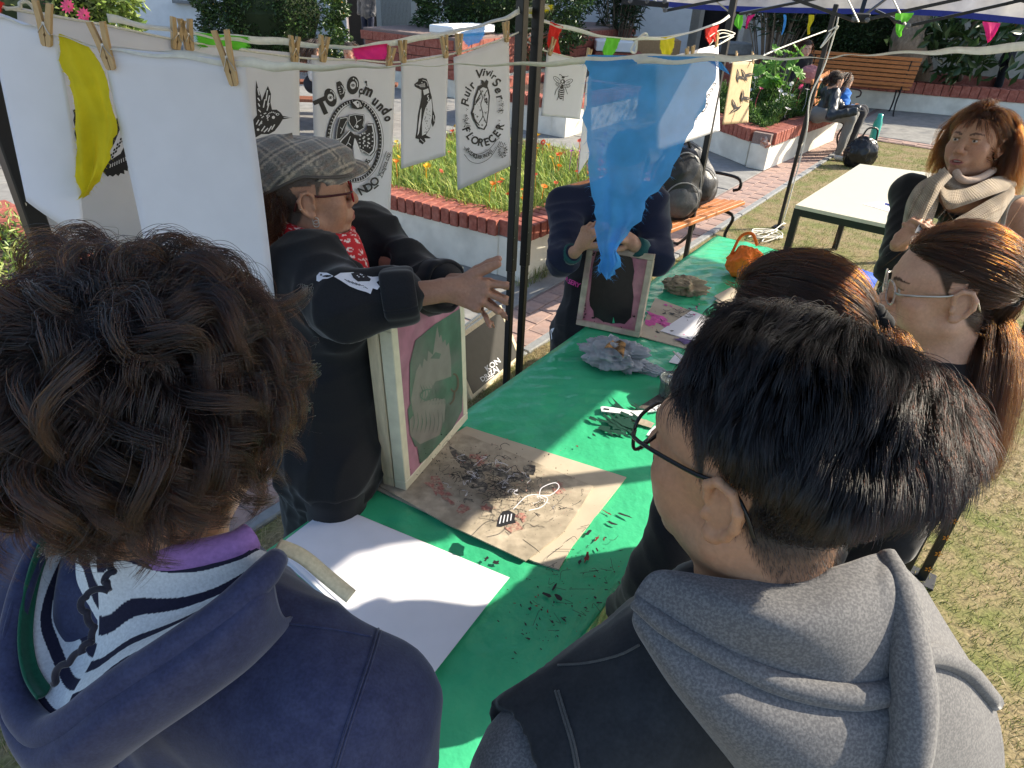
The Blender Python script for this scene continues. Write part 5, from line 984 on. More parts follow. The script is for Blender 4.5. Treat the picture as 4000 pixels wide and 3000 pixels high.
# canopy over the near poles (its poles stand round the table; the roof itself is above the view)
cq = [PLp, PL(165, 950, PLU, NU) * [1, 1, 0], None, G(3556, 2262)]; cq[2] = cq[1] + cq[3] - cq[0]
TC = thing("canopy", cq[0], "dark tent canopy roof carried by the near tent poles, mostly above the view", "canopy")
ap_ = sum(cq) / 4 + ZA * 2.95; ev = [c * [1, 1, 0] + (c - sum(cq) / 4) * [.06, .06, 0] + ZA * 2.34 for c in cq]
mk("roof", ev + [ap_], [(0, 1, 4), (1, 2, 4), (2, 3, 4), (3, 0, 4)], m_val, TC)
mk("valance", ev + [e - ZA * .19 for e in ev], [(i, (i + 1) % 4, (i + 1) % 4 + 4, i + 4) for i in range(4)], m_val, TC)
for i in range(4): B = MB(); B.bar(ev[i] - ZA * .03, ev[(i + 1) % 4] - ZA * .03, .03, .03); B.build("eaves_bar", m_black, TC)
# ------------------------------------------------------------------ figures: distance fields, surface nets, strands
def axis_pts(lo, hi, coarse, fine=()):
    # grid line positions: coarse step, finer inside the given (a, b, step) spans
    out = [lo]
    while out[-1] < hi:
        x = out[-1]; st = coarse
        for a, b, s in fine:
            if a - s * 2 <= x <= b: st = min(st, s)
            elif x < a: st = min(st, max(s, (a - x) * .5 + s))
        out.append(x + st)
    return np.array(out, np.float32)
class Field:
    def __init__(s, lo, hi, coarse, fine=None):
        fine = fine or [(), (), ()]; s.x = [axis_pts(lo[i], hi[i], coarse, fine[i]) for i in range(3)]; s.D = np.full([len(a) for a in s.x], .5, np.float32)
    def sl(s, lo, hi):
        r = []
        for i in range(3):
            a = np.searchsorted(s.x[i], lo[i]); b = np.searchsorted(s.x[i], hi[i]); r.append(slice(max(a - 1, 0), b + 1))
        g = [s.x[i][r[i]] for i in range(3)]
        if min(len(q) for q in g) == 0: return None, None
        return tuple(r), (g[0][:, None, None], g[1][None, :, None], g[2][None, None, :])
    def comb(s, r, d, k, op):
        A = s.D[r]
        if op == 'u':
            if k > 0: h = np.clip(.5 + .5 * (A - d) / k, 0, 1); s.D[r] = A * (1 - h) + d * h - k * h * (1 - h)
            else: s.D[r] = np.minimum(A, d)
        else:
            if k > 0: h = np.clip(.5 - .5 * (A + d) / k, 0, 1); s.D[r] = A * (1 - h) - d * h + k * h * (1 - h)
            else: s.D[r] = np.maximum(A, -d)
    def cap(s, a, b, ra, rb=None, k=.01, op='u', sq=None):
        rb = ra if rb is None else rb; a = np.asarray(a, float); b = np.asarray(b, float); m = max(ra, rb) + 2 * k + .03
        r, g = s.sl(np.minimum(a, b) - m, np.maximum(a, b) + m)
        if r is None: return s
        ab = b - a; L2 = max(ab @ ab, 1e-9); px, py, pz = g[0] - a[0], g[1] - a[1], g[2] - a[2]
        t = np.clip((px * ab[0] + py * ab[1] + pz * ab[2]) / L2, 0, 1); d = np.sqrt((px - t * ab[0]) ** 2 + (py - t * ab[1]) ** 2 + (pz - t * ab[2]) ** 2) - (ra + (rb - ra) * t)
        s.comb(r, d.astype(np.float32), k, op); return s
    def chain(s, P, R, k=.01, op='u'):
        for i in range(len(P) - 1): s.cap(P[i], P[i + 1], R[i], R[i + 1], k, op)
        return s
    def ell(s, c, rad, R=None, k=.01, op='u'):
        c = np.asarray(c, float); rad = np.asarray(rad, float); m = rad.max() + 2 * k + .03; r, g = s.sl(c - m, c + m)
        if r is None: return s
        p = [g[0] - c[0], g[1] - c[1], g[2] - c[2]]
        if R is not None: p = [p[0] * R[0, i] + p[1] * R[1, i] + p[2] * R[2, i] for i in range(3)]
        k0 = np.sqrt((p[0] / rad[0]) ** 2 + (p[1] / rad[1]) ** 2 + (p[2] / rad[2]) ** 2); k1 = np.sqrt((p[0] / rad[0] ** 2) ** 2 + (p[1] / rad[1] ** 2) ** 2 + (p[2] / rad[2] ** 2) ** 2) + 1e-6
        s.comb(r, (k0 * (k0 - 1) / k1).astype(np.float32), k, op); return s
    def half(s, c, n, op='s'):              # cut away the side n points to
        n = nrm(n); d = -((s.x[0][:, None, None] - c[0]) * n[0] + (s.x[1][None, :, None] - c[1]) * n[1] + (s.x[2][None, None, :] - c[2]) * n[2]); s.D = np.maximum(s.D, -d.astype(np.float32)); return s
    def warp(s, amp, f, seed=0, aniso=(1, 1, 1)):
        near = np.abs(s.D) < amp * 4 + .02; i = np.nonzero(near); x, y, z = s.x[0][i[0]] * aniso[0], s.x[1][i[1]] * aniso[1], s.x[2][i[2]] * aniso[2]; q = seed * 1.7
        a = np.sin(x * f + 1.9 * np.sin(y * f * .6 + q) + q) * np.sin(z * f * .8 + 1.6 * np.sin(x * f * .5 + q * 2)) + .6 * np.sin((y - x * .4) * f * 1.7 + 1.8 * np.sin(z * f * .7 - q)) * np.sin(z * f * 1.5 + y * f * .5)
        s.D[i] += (amp * np.sign(a) * np.abs(a) ** .75).astype(np.float32); return s
    def mesh(s):
        D = s.D; I = D < 0; nx, ny, nz = D.shape
        cnt = sum(I[a:nx - 1 + a, b:ny - 1 + b, c:nz - 1 + c].astype(np.int8) for a in (0, 1) for b in (0, 1) for c in (0, 1)); mix = (cnt > 0) & (cnt < 8)
        ci, cj, ck = np.nonzero(mix); idx = np.full(mix.shape, -1, np.int32); idx[ci, cj, ck] = np.arange(len(ci))
        v = {(a, b, c): D[ci + a, cj + b, ck + c] for a in (0, 1) for b in (0, 1) for c in (0, 1)}; acc = np.zeros((len(ci), 3)); n = np.zeros(len(ci))
        for ax in range(3):
            for p in (0, 1):
                for q in (0, 1):
                    c0 = [p, q]; c0.insert(ax, 0); c1 = [p, q]; c1.insert(ax, 1); d0 = v[tuple(c0)]; d1 = v[tuple(c1)]; cr = (d0 < 0) != (d1 < 0); t = np.where(cr, d0 / np.where(cr, d0 - d1, 1), 0)
                    for e in range(3): acc[:, e] += np.where(cr, t if e == ax else c0[e], 0)
                    n += cr
        f = acc / n[:, None]; C = (ci, cj, ck); V = np.stack([s.x[e][C[e]] + f[:, e] * (s.x[e][C[e] + 1] - s.x[e][C[e]]) for e in range(3)], 1); Fs = []
        def quads(cr, flip, cells):
            i = np.nonzero(cr); q = np.stack([idx[tuple(i[e] + o[e] for e in range(3))] for o in cells], 1); fl = flip[i]; q[fl] = q[fl][:, ::-1]; Fs.append(q[(q >= 0).all(1)])
        a = I[:-1, 1:-1, 1:-1]; b = I[1:, 1:-1, 1:-1]; quads(a != b, b & ~a, ((0, 0, 0), (0, 1, 0), (0, 1, 1), (0, 0, 1)))
        a = I[1:-1, :-1, 1:-1]; b = I[1:-1, 1:, 1:-1]; quads(a != b, b & ~a, ((0, 0, 0), (0, 0, 1), (1, 0, 1), (1, 0, 0)))
        a = I[1:-1, 1:-1, :-1]; b = I[1:-1, 1:-1, 1:]; quads(a != b, b & ~a, ((0, 0, 0), (1, 0, 0), (1, 1, 0), (0, 1, 0)))
        return V, np.concatenate(Fs)
def relax(V, F, it=1, lam=.5):
    for _ in range(it):
        A = np.zeros_like(V); n = np.zeros(len(V))
        for a, b in ((0, 1), (1, 2), (2, 3), (3, 0)):
            np.add.at(A, F[:, a], V[F[:, b]]); np.add.at(A, F[:, b], V[F[:, a]]); np.add.at(n, F[:, a], 1); np.add.at(n, F[:, b], 1)
        V = V * (1 - lam) + lam * A / np.maximum(n, 1)[:, None]
    return V
def rot(yaw=0, pitch=0, roll=0):            # columns right, forward, up; yaw to the left, pitch down, roll to the right shoulder
    y, p, r = math.radians(yaw), math.radians(-pitch), math.radians(roll)
    Rz = np.array([[math.cos(y), -math.sin(y), 0], [math.sin(y), math.cos(y), 0], [0, 0, 1]]); Rx = np.array([[1, 0, 0], [0, math.cos(p), -math.sin(p)], [0, math.sin(p), math.cos(p)]]); Ry = np.array([[math.cos(r), 0, math.sin(r)], [0, 1, 0], [-math.sin(r), 0, math.cos(r)]])
    return Rz @ Rx @ Ry
class Head:
    def __init__(s, c, R, sc=1.0): s.c = np.array(c, float); s.R = R; s.s = sc
    def w(s, *p): return s.c + s.R @ (np.array(p, float) * s.s)
    def loc(s, V): return ((V - s.c) @ s.R) / s.s
def head_field(f, H, mouth=0.0, nose=1.0, jaw=1.0, lid=.0048):
    w, S, R = H.w, H.s, H.R
    E = lambda c, r, k=.01, op='u', Q=None: f.ell(w(*c), np.array(r) * S, R if Q is None else R @ Q, k * S, op)
    K = lambda a, b, ra, rb=None, k=.01, op='u': f.cap(w(*a), w(*b), ra * S, None if rb is None else rb * S, k * S, op)
    E((0, -.014, .036), (.0745, .094, .081), 0); E((0, .022, -.03), (.060 * jaw, .064, .084), .03); E((0, .012, .02), (.071, .082, .07), .02)
    K((-.05 * jaw, .0, -.062), (-.012, .062, -.098), .02, .017, .022); K((.05 * jaw, .0, -.062), (.012, .062, -.098), .02, .017, .022)
    E((0, .072, -.1), (.021, .017, .016), .016)
    for x in (-1, 1):
        E((x * .042, .056, -.024), (.024, .024, .018), .02); E((x * .036, .05, -.05), (.026, .028, .03), .02)
        E((x * .031, .094, .002), (.019, .015, .0135), .012, 's')
    K((-.032, .081, .019), (.032, .081, .019), .0115, None, .014)
    K((0, .083, .012), (0, .106 + .004 * (nose - 1), -.028), .0085, .0105 * nose, .012); E((0, .107 + .005 * (nose - 1), -.036), (.0125 * nose, .012, .0105), .008)
    for x in (-1, 1):
        E((x * .0135 * nose, .094, -.040), (.0085, .011, .008), .006); E((x * .007, .103, -.0475), (.0036, .005, .003), .003, 's')
        E((x * .031, .0775, .0015), (.0142, .0138, .0138), .0045)
        E((x * .031, .0935, .0005), (.0125, .0095, lid), .0015, 's')
        K((x * .019, .0925, .0105), (x * .042, .085, .0095), .0022, .0018, .005)
    E((0, .083, -.068), (.03, .018, .022), .014)
    K((-.022, .088, -.0685), (0, .0985, -.0645), .0048, .006, .006); K((.022, .088, -.0685), (0, .0985, -.0645), .0048, .006, .006)
    K((-.019, .0885, -.0755), (0, .097, -.0775), .0052, .0068, .006); K((.019, .0885, -.0755), (0, .097, -.0775), .0052, .0068, .006)
    if mouth > 0: E((0, .099, -.0712), (.018, .014, mouth), .003, 's')
    else: K((-.024, .0925, -.0715), (0, .1035, -.0705), .0012, None, .002, 's'); K((.024, .0925, -.0715), (0, .1035, -.0705), .0012, None, .002, 's')
    K((0, .103, -.052), (0, .1035, -.06), .002, None, .004, 's')
    for x in (-1, 1):                        # ears
        Q = rot(0, -12, 0)
        E((x * .074, -.012, -.01), (.0075, .0165, .029), .006, 'u', Q)
        P = [(x * .078, .004, -.004), (x * .082, .004, .012), (x * .085, -.006, .022), (x * .088, -.02, .02), (x * .089, -.029, .006), (x * .087, -.028, -.01), (x * .082, -.02, -.026), (x * .078, -.01, -.036), (x * .076, .0, -.036)]
        for i in range(len(P) - 1): K(P[i], P[i + 1], .0044, None, .003)
        E((x * .077, -.004, -.036), (.006, .008, .0085), .005)
        E((x * .0885, -.009, -.008), (.0072, .008, .0125), .003, 's'); E((x * .0895, -.016, .008), (.005, .006, .008), .003, 's')
        K((x * .079, .003, -.014), (x * .079, .004, -.02), .004, None, .003)
def hand_field(f, wrist, d, n, side, fingers, thumb, sc=1.0, k=.004, pw=1.0):
    # d: wrist to knuckles, n: back of the hand, side: towards the thumb; fingers: (spread deg, curl1, curl2, curl3) index to little
    d = nrm(d); n = nrm(n - d * np.dot(n, d)); sd = nrm(side - d * np.dot(side, d) - n * np.dot(side, n)); W = np.array(wrist, float); tips = []
    P = lambda a, b, c: W + sc * (d * a + sd * b * pw + n * c)
    f.cap(P(-.01, 0, 0), P(.03, 0, 0), .021 * sc, .021 * sc, k * 2)
    for b0, b1, L in ((.012, .03, .082), (.004, .011, .086), (-.005, -.009, .082), (-.012, -.027, .074)): f.cap(P(.012, b0, 0), P(L, b1, 0), .0145 * sc, .0115 * sc, k * 2.5)
    for i, (b1, L, ln, r) in enumerate(((.03, .084, (.042, .025, .021), .0092), (.011, .088, (.046, .029, .022), .0095), (-.009, .083, (.042, .027, .022), .009), (-.027, .073, (.034, .02, .019), .0078))):
        s_, c1, c2, c3 = fingers[i]; a = math.radians(s_); dd = nrm(d * math.cos(a) + sd * math.sin(a)); p = P(L, b1, -.001); ang = 0; q = [p]
        f.ell(P(L, b1, .004), np.array([.0105, .0105, .0095]) * sc, None, k * 1.5)
        for l, c in zip(ln, (c1, c2, c3)):
            ang += math.radians(c); p = p + sc * l * (dd * math.cos(ang) - n * math.sin(ang)); q.append(p)
        rr = [r, r * .93, r * .86, r * .74]; f.chain(q, [x * sc for x in rr], k * .6); f.ell(q[1], np.ones(3) * r * sc * 1.02, None, k); tips.append((q[-1], nrm(q[-1] - q[-2]), dd))
    a1, a2, out = thumb; t0 = P(.022, .016, -.006); b = math.radians(a1); dd = nrm(d * math.cos(b) + sd * math.sin(b) - n * out); t1 = t0 + sc * .042 * dd; b2 = math.radians(a2); d2 = nrm(dd * math.cos(b2) + d * math.sin(b2)); t2 = t1 + sc * .033 * d2; t3 = t2 + sc * .025 * nrm(d2 + d * .12)
    f.chain([t0, t1, t2, t3], [.0165 * sc, .0125 * sc, .0108 * sc, .0085 * sc], k * 1.2); tips.append((t3, nrm(t3 - t2), d2))
    return tips
SKIN = {}
def skin_mat(name, rough=.5):
    return M(name, attr=True, rough=rough, var=.07, vs=60, vs2=150, spec=.35, sss=.18, bump=.12, bs=420)
def strands(name, curves, r0, mat, parent, r1=None, kind=None):
    # curves: (n, m, 3) array
    n, m, _ = curves.shape; cu = bpy.data.hair_curves.new(name); cu.add_curves([m] * n)
    cu.attributes["position"].data.foreach_set("vector", curves.astype(np.float32).ravel())
    ra = cu.attributes.get("radius") or cu.attributes.new("radius", 'FLOAT', 'POINT'); t = np.linspace(0, 1, m); rr = r0 * (1 - t ** 2.2 * .75); ra.data.foreach_set("value", np.tile(rr, n).astype(np.float32))
    cu.materials.append(mat); o = bpy.data.objects.new(name, cu); COL.objects.link(o); attach(o, parent); return o
def clumped(guides, per, spread, tip=.35, fly=.0, seed=0):
    # guides (n, m, 3) -> n * per strands gathered around them
    r = np.random.default_rng(seed); n, m, _ = guides.shape; t = np.linspace(0, 1, m)[None, None, :, None]
    off = r.normal(size=(n, per, 1, 3)) * spread; w = (1 - t) * 1.0 + t * tip
    wob = np.cumsum(r.normal(size=(n, per, m, 3)), 2) * fly
    sh = r.uniform(.82, 1.03, (n, per, 1, 1)); G_ = guides[:, None]; tt = np.clip(np.linspace(0, 1, m)[None, None, :] * sh[..., 0], 0, 1) * (m - 1); i0 = np.clip(tt.astype(int), 0, m - 2); fr = (tt - i0)[..., None]
    nn = np.arange(n)[:, None, None]; base = guides[nn, i0] * (1 - fr) + guides[nn, i0 + 1] * fr
    return (base + off * w + wob).reshape(n * per, m, 3)
SCALP_R = np.array([.0775, .0985, .084]); SCALP_C = np.array([0, -.013, .036])
def on_scalp(d, k=1.0):
    d = d / np.linalg.norm(d, axis=-1, keepdims=True); return SCALP_C + d * SCALP_R * k
def scalp_dirs(n, front=.35, low=-.55, seed=0):
    # random directions over the hair bearing part of the skull
    r = np.random.default_rng(seed); out = []
    while len(out) < n:
        d = r.normal(size=(4000, 3)); d /= np.linalg.norm(d, axis=1, keepdims=True)
        y, z, ax = d[:, 1], d[:, 2], np.abs(d[:, 0]); ok = np.where(y > .1, z > front + .35 * np.maximum(y - .55, 0), np.where(y > -.25, z > -.08 - .5 * (.1 - y), z > low)); out += list(d[ok])
    return np.array(out[:n])
def loft(rows, nu, nv, name, mat, parent, cols=None, thick=0.0, smooth=True):
    rows = [spline(r, nu) for r in rows]; A = np.array(rows); B_ = np.stack([spline(A[:, i], nv) for i in range(nu)], 1); V = B_.reshape(-1, 3)
    i, j = np.meshgrid(np.arange(nv - 1), np.arange(nu - 1), indexing='ij'); F = np.stack([i * nu + j, i * nu + j + 1, (i + 1) * nu + j + 1, (i + 1) * nu + j], -1).reshape(-1, 4)
    c = None
    if cols is not None: vv, uu = np.meshgrid(np.linspace(0, 1, nv), np.linspace(0, 1, nu), indexing='ij'); c = cols(uu.ravel(), vv.ravel())
    o = mk(name, V, F, mat, parent, smooth, c)
    if thick: s_ = o.modifiers.new("t", 'SOLIDIFY'); s_.thickness = thick; s_.offset = 0
    return o
def folds(V, F, amp, seed=0, f0=9.0, n=6, dirs=None, sharp=1.6):
    # soft creases pushed along the normals: warped ridges in several directions, faded in and out
    r = np.random.default_rng(seed); N_ = np.zeros_like(V); a, b, c = V[F[:, 0]], V[F[:, 1]], V[F[:, 2]]; fn = np.cross(b - a, c - a)
    for k in range(4): np.add.at(N_, F[:, k], fn)
    N_ /= np.linalg.norm(N_, axis=1, keepdims=True) + 1e-12; d = np.zeros(len(V))
    for k in range(n):
        u = nrm(r.normal(size=3) * [1, 1, 1.3]) if dirs is None else nrm(np.array(dirs[k % len(dirs)]) + r.normal(0, .3, 3)); f = f0 * r.uniform(.8, 2.6); q = r.uniform(0, 6.3, 6)
        w = V @ u * f * 3.14 + 1.5 * np.sin(V[:, 0] * 7 + q[0] + 1.3 * np.sin(V[:, 2] * 6 + q[3])) + 1.2 * np.sin(V[:, 1] * 9 + q[1]) + 1.1 * np.sin(V[:, 2] * 8 + q[2])
        m = np.clip(np.sin(V[:, 0] * 6 + q[4] + np.sin(V[:, 2] * 5 + q[5])) * np.sin(V[:, 2] * 7 + q[1]) + .35, 0, 1); d += m * (1 - np.abs(np.sin(w))) ** sharp * (f0 / f) ** .7
    return V + N_ * (amp * (d - d.mean()))[:, None]
from mathutils.bvhtree import BVHTree
def bvh_of(V, F): return BVHTree.FromPolygons([tuple(map(float, v)) for v in V], [tuple(map(int, f)) for f in F])
def hit(tree, px, py, off=.002):
    h = tree.ray_cast(Vector(C0), Vector(ray(px, py)))
    if h[0] is None: return None
    n = np.array(h[1]); n = n if n @ ray(px, py) < 0 else -n; return np.array(h[0]) + n * off
class DrawS(Draw):                           # print laid on a garment
    def __init__(s, tree, ref): Draw.__init__(s, ref, C0 - ref); s.tree = tree; s.last = np.array(ref)
    def raw(s, pts2, tris, key):
        s.k += 1; B = s.L.setdefault(key, MB()); q = []
        for x, y in pts2:
            h = hit(s.tree, x, y, .0016 + .0002 * s.k); h = np.array([0, 0, 99.0 + x]) if h is None else h; q.append(h)
        B.add(q, [t for t in tris if max(np.linalg.norm(q[a] - q[b]) for a in t for b in t) < .12])
def seam(tree, pts, r, mat, parent, name="seam", n=40, off=.0008):
    P = [hit(tree, x, y, off) for x, y in spline([(a, b, 0) for a, b in pts], n)[:, :2]]; P = [q for q in P if q is not None]
    if len(P) > 3: B = MB(); B.tube(np.array(P), r, 6); return B.build(name, mat, parent, True)
def skeleton(H, tyaw, hz=None, width=1.0, sh_drop=0.0, lean=0.0):
    # joints for a standing figure under the head; tyaw: way the chest faces
    R = rot(tyaw); k = (H.c[2] - .085) / 1.5; r_, f_ = R[:, 0], R[:, 1]
    def q(x, y, z, wd=1.0): return H.c * [1, 1, 0] + np.array([0, 0, 1]) * (H.c[2] + z * k) + r_ * x * k * wd + f_ * (y * k + lean * -z)
    J = dict(neck=q(0, -.035, -.175), chest=q(0, -.02, -.36), waist=q(0, -.01, -.56), pelvis=q(0, -.01, -.72), R=R, k=k)
    for s, x in (('r', 1), ('l', -1)):
        J['sh' + s] = q(x * .165, -.045, -.245 - sh_drop, width); J['el' + s] = q(x * .215, -.06, -.52, width); J['wr' + s] = q(x * .2, .07, -.74, width); J['hip' + s] = q(x * .085, -.01, -.76); J['kn' + s] = q(x * .095, .01, -1.14); J['an' + s] = q(x * .1, -.03, -1.5); J['toe' + s] = q(x * .115, .11, -1.53)
    return J
def torso_field(f, J, off=0.0, w=1.0, belly=1.0, k=.05, deep=1.0):
    R = J['R']; s = J['k']
    f.ell(J['chest'], np.array([.148 * w, .1 * deep, .185]) * s + off, R, k); f.ell(J['waist'], np.array([.128 * w * belly, .092 * deep * belly, .15]) * s + off, R, k); f.ell(J['pelvis'], np.array([.15 * w, .105 * deep, .12]) * s + off, R, k)
    f.cap(J['shr'], J['shl'], .05 * s + off, .05 * s + off, k); f.cap(J['neck'] + R[:, 1] * -.01, J['shr'], .045 * s + off * .8, .045 * s + off, k * .8); f.cap(J['neck'] + R[:, 1] * -.01, J['shl'], .045 * s + off * .8, .045 * s + off, k * .8)
def arm_field(f, J, s, off=0.0, end=1.0, k=.03, r=(.05, .04, .036, .026)):
    a, b, c = J['sh' + s], J['el' + s], J['wr' + s]; f.cap(a, b, r[0] + off, r[1] + off, k); f.cap(b, b + (c - b) * end, r[2] + off, (r[2] + (r[3] - r[2]) * end) + off, k * .6)
def leg_field(f, J, s, off=0.0, k=.03): 
    f.cap(J['hip' + s], J['kn' + s], .078 + off, .055 + off, k); f.cap(J['kn' + s], J['an' + s], .053 + off, .036 + off, k)
def bounds(P, m): P = np.array(P); return P.min(0) - m, P.max(0) + m
LIPC = (.42, .14, .12)
def paint_head(V, H, col, hair=None, lip=LIPC, brow=None, hairline=None, stubble=None, noise=.05, brow_t=.0038):
    L = H.loc(V); x, y, z = L[:, 0], L[:, 1], L[:, 2]; n = len(V); c = np.tile(np.array(col, float), (n, 1)); inh = (np.abs(L) < [.11, .13, .14]).all(1)
    bl = np.exp(-(((np.abs(x) - .04) / .02) ** 2 + ((z + .03) / .022) ** 2 + ((y - .07) / .03) ** 2)); c = c * (1 - .22 * (bl * inh)[:, None]) + np.array([.55, .2, .15]) * (.22 * (bl * inh))[:, None]
    nt = np.exp(-((x / .014) ** 2 + ((z + .036) / .013) ** 2 + ((y - .108) / .016) ** 2)) * inh; c = c * (1 - .2 * nt[:, None]) + np.array([.55, .2, .15]) * (.2 * nt)[:, None]
    lm = inh & (y > .078) & (np.abs(x) < .0245); up = -.0715 + .0095 * (1 - (np.abs(x) / .0245) ** 1.6); lo = -.0715 - .0115 * (1 - (np.abs(x) / .0245) ** 2); m = lm & (z < up) & (z > lo); c[m] = lip
    if brow is not None:
        bz = .0175 + .006 * np.sin(np.clip((np.abs(x) - .012) / .036, 0, 1) * 2.4); m = inh & (y > .05) & (np.abs(x) > .012) & (np.abs(x) < .05) & (np.abs(z - bz) < brow_t * (1.25 - np.abs(np.abs(x) - .024) / .035)); c[m] = brow
    lash = inh & (y > .082) & (np.abs(np.abs(x) - .031) < .0145) & (np.abs(z - .0062) < .0013); c[lash] = np.array(col) * .3
    if stubble is not None:
        m = np.clip((-.04 - z) / .03, 0, 1) * np.clip((y - .0) / .03, 0, 1) * inh; c = c * (1 - .25 * m[:, None]) + np.array(stubble) * (.25 * m)[:, None]
    if hairline is not None:
        m = np.clip(hairline(x, y, z).astype(float), 0, 1) * inh; m = m[:, None]; c = c * (1 - m) + np.array(hair) * m
    tone = np.sin(L[:, 0] * 90 + 2 * np.sin(L[:, 2] * 70)) * np.sin(L[:, 2] * 110 + L[:, 1] * 60); c = c * (1 + .05 * tone[:, None] * np.array([.6, 1, 1.1]) + np.random.default_rng(1).normal(0, .03, (n, 1)))
    return np.clip(c, 0, 1)
def hl(x, y, z, up=0.0):
    # soft hairline: forehead, temple, sideburn, behind the ear, nape
    zl = np.interp(y, [-.1, -.06, -.034, -.008, .014, .026, .036, .06, .088], [-.1, -.088, -.06, -.012, -.004, .02, .042, .066 + up, .09 + up]); w = np.clip((z - zl) / .012, 0, 1); ear = (np.abs(x) > .072) & (y > -.04) & (y < .014) & (z < .034) & (z > -.05); return np.where(ear, 0, w)
def fuzz(ob, H, parent, mat, n=3000, L=.006, r=.00014, seed=1, lim=1.0, fn=hl, flow=(0, -.4, -.8), name="short_hair"):
    g = np.random.default_rng(seed); V = np.empty(len(ob.data.vertices) * 3, np.float32); ob.data.vertices.foreach_get("co", V); V = V.reshape(-1, 3).astype(float); l = H.loc(V); k = np.nonzero((np.abs(l) < [.1, .12, .13]).all(1) & (fn(*l.T) > .25) & (l[:, 2] < lim))[0]; k = g.choice(k, min(n, len(k) * 3)); N_ = nrm_rows(l[k] - SCALP_C); P = V[k] + g.normal(0, .0012, (len(k), 3)); d = nrm_rows(N_ * .45 + np.array(flow) + g.normal(0, .25, N_.shape)) @ H.R.T; q = np.linspace(0, 1, 4)[None, :, None]
    return strands(name, P[:, None] + d[:, None] * q * L * g.uniform(.6, 1.3, (len(k), 1, 1)), r, mat, parent)
def nrm_rows(a): return a / (np.linalg.norm(a, axis=1, keepdims=True) + 1e-9)
def eyes(H, parent, iris=(.06, .03, .015), look=(0, 0)):
    for x in (-1, 1):
        n, m = 14, 20; r = .0128 * H.s; th = np.linspace(0, np.pi, n); ph = np.linspace(0, 2 * np.pi, m, endpoint=False); T_, P_ = np.meshgrid(th, ph, indexing='ij')
        gz = nrm(np.array([look[0], 1, look[1]])); gx = nrm(np.cross(gz, (0, 0, 1))); gy = np.cross(gx, gz)
        L = (np.cos(T_)[..., None] * gz + (np.sin(T_) * np.cos(P_))[..., None] * gx + (np.sin(T_) * np.sin(P_))[..., None] * gy).reshape(-1, 3) * .0128 + np.array([x * .031, .0772, .001]); V = H.c + (L * H.s) @ H.R.T
        c = np.where((T_.ravel() < .2)[:, None], (.01, .01, .01), np.where((T_.ravel() < .46)[:, None], iris, (.5, .45, .42))); i, j = np.meshgrid(np.arange(n - 1), np.arange(m), indexing='ij'); F = np.stack([i * m + j, (i + 1) * m + j, (i + 1) * m + (j + 1) % m, i * m + (j + 1) % m], -1).reshape(-1, 4)
        mk("eye", V, F, M("eye", attr=True, rough=.12, var=0, spec=.5), parent, True, c)
def fabric(name, col, sc=900, rough=.9, var=.14, col2=None, sheen=.25, vs=40): return M(name, col, rough, var, vs, col2=col2, bump=.25, bs=sc, sheen=sheen, spec=.25, vs2=vs * 6)
m_jeans = fabric("dark_trousers", (.03, .03, .035)); m_shoe = M("shoe_dark", (.03, .03, .03), .5)
def lower(J, T, mat=None, shoe=None, z0=-9):
    mat = mat or m_jeans; P = [J[k + s] for k in ('hip', 'kn', 'an') for s in 'rl']; lo, hi = bounds(P, .16); f = Field(lo, hi, .016); f.ell(J['pelvis'], np.array([.155, .115, .12]), J['R'], .04)
    for s in 'rl': leg_field(f, J, s, .012)
    f.warp(.005, 24, 3); V, F = f.mesh(); mk("trousers", V, F, mat, T, True)
    for s in 'rl':
        lo, hi = bounds([J['an' + s], J['toe' + s]], .09); lo[2] = .003; f = Field(lo, hi, .01); g = J['an' + s] * [1, 1, 0]; t = J['toe' + s] * [1, 1, 0]; f.cap(g + ZA * .045, t + ZA * .035, .042, .038, .02); f.cap(J['an' + s], g + ZA * .05, .04, .04, .02); f.half((0, 0, .006), (0, 0, -1)); V, F = f.mesh(); mk("shoe", V, F, shoe or m_shoe, T, True)
def body_mesh(T, H, J, col, name="body", fine=.003, hands=None, arms='rl', off=-.004, headkw=None, paintkw=None, extra=None, legs=True, coarse=.014, armr=None, spans=None):
    pts = [H.w(0, 0, .13), H.w(0, .12, 0), H.w(0, -.12, 0), H.w(.1, 0, 0), H.w(-.1, 0, 0)] + [J[k] for k in J if k not in ('R', 'k')]; lo, hi = bounds(pts, .12); lo[2] = max(lo[2], .004)
    hc = H.c; sp = [[(hc[i] - .125 * H.s, hc[i] + .125 * H.s, fine)] for i in range(3)]; sp[2] = [(hc[2] - .2, hc[2] + .13, fine)]
    for a, b, st in (spans or []):
        for i in range(3): sp[i].append((a[i], b[i], st))
    f = Field(lo, hi, coarse, sp); torso_field(f, J, off); 
    f.cap(H.w(0, -.02, -.06), J['neck'] - J['R'][:, 1] * .0 - ZA * .02, .054 * H.s, .062, .03)
    for s in arms: arm_field(f, J, s, 0, r=armr or (.05, .04, .037, .025))
    if legs:
        for s in 'rl': leg_field(f, J, s, -.004); f.cap(J['an' + s], J['toe' + s], .035, .028, .02)
    head_field(f, H, **(headkw or {})); tips = []
    for h in (hands or []): tips += hand_field(f, *h[:-1], **h[-1])
    if extra: extra(f)
    V, F = f.mesh(); V = relax(V, F, 1, .35); c = paint_head(V, H, col, **(paintkw or {}))
    for p, d, dd in tips: m = np.linalg.norm(V - (p + d * .002), axis=1) < .0075; c[m] = c[m] * .7 + np.array([.6, .32, .27]) * .3
    return mk(name, V, F, skin_mat("skin"), T, True, c), tips
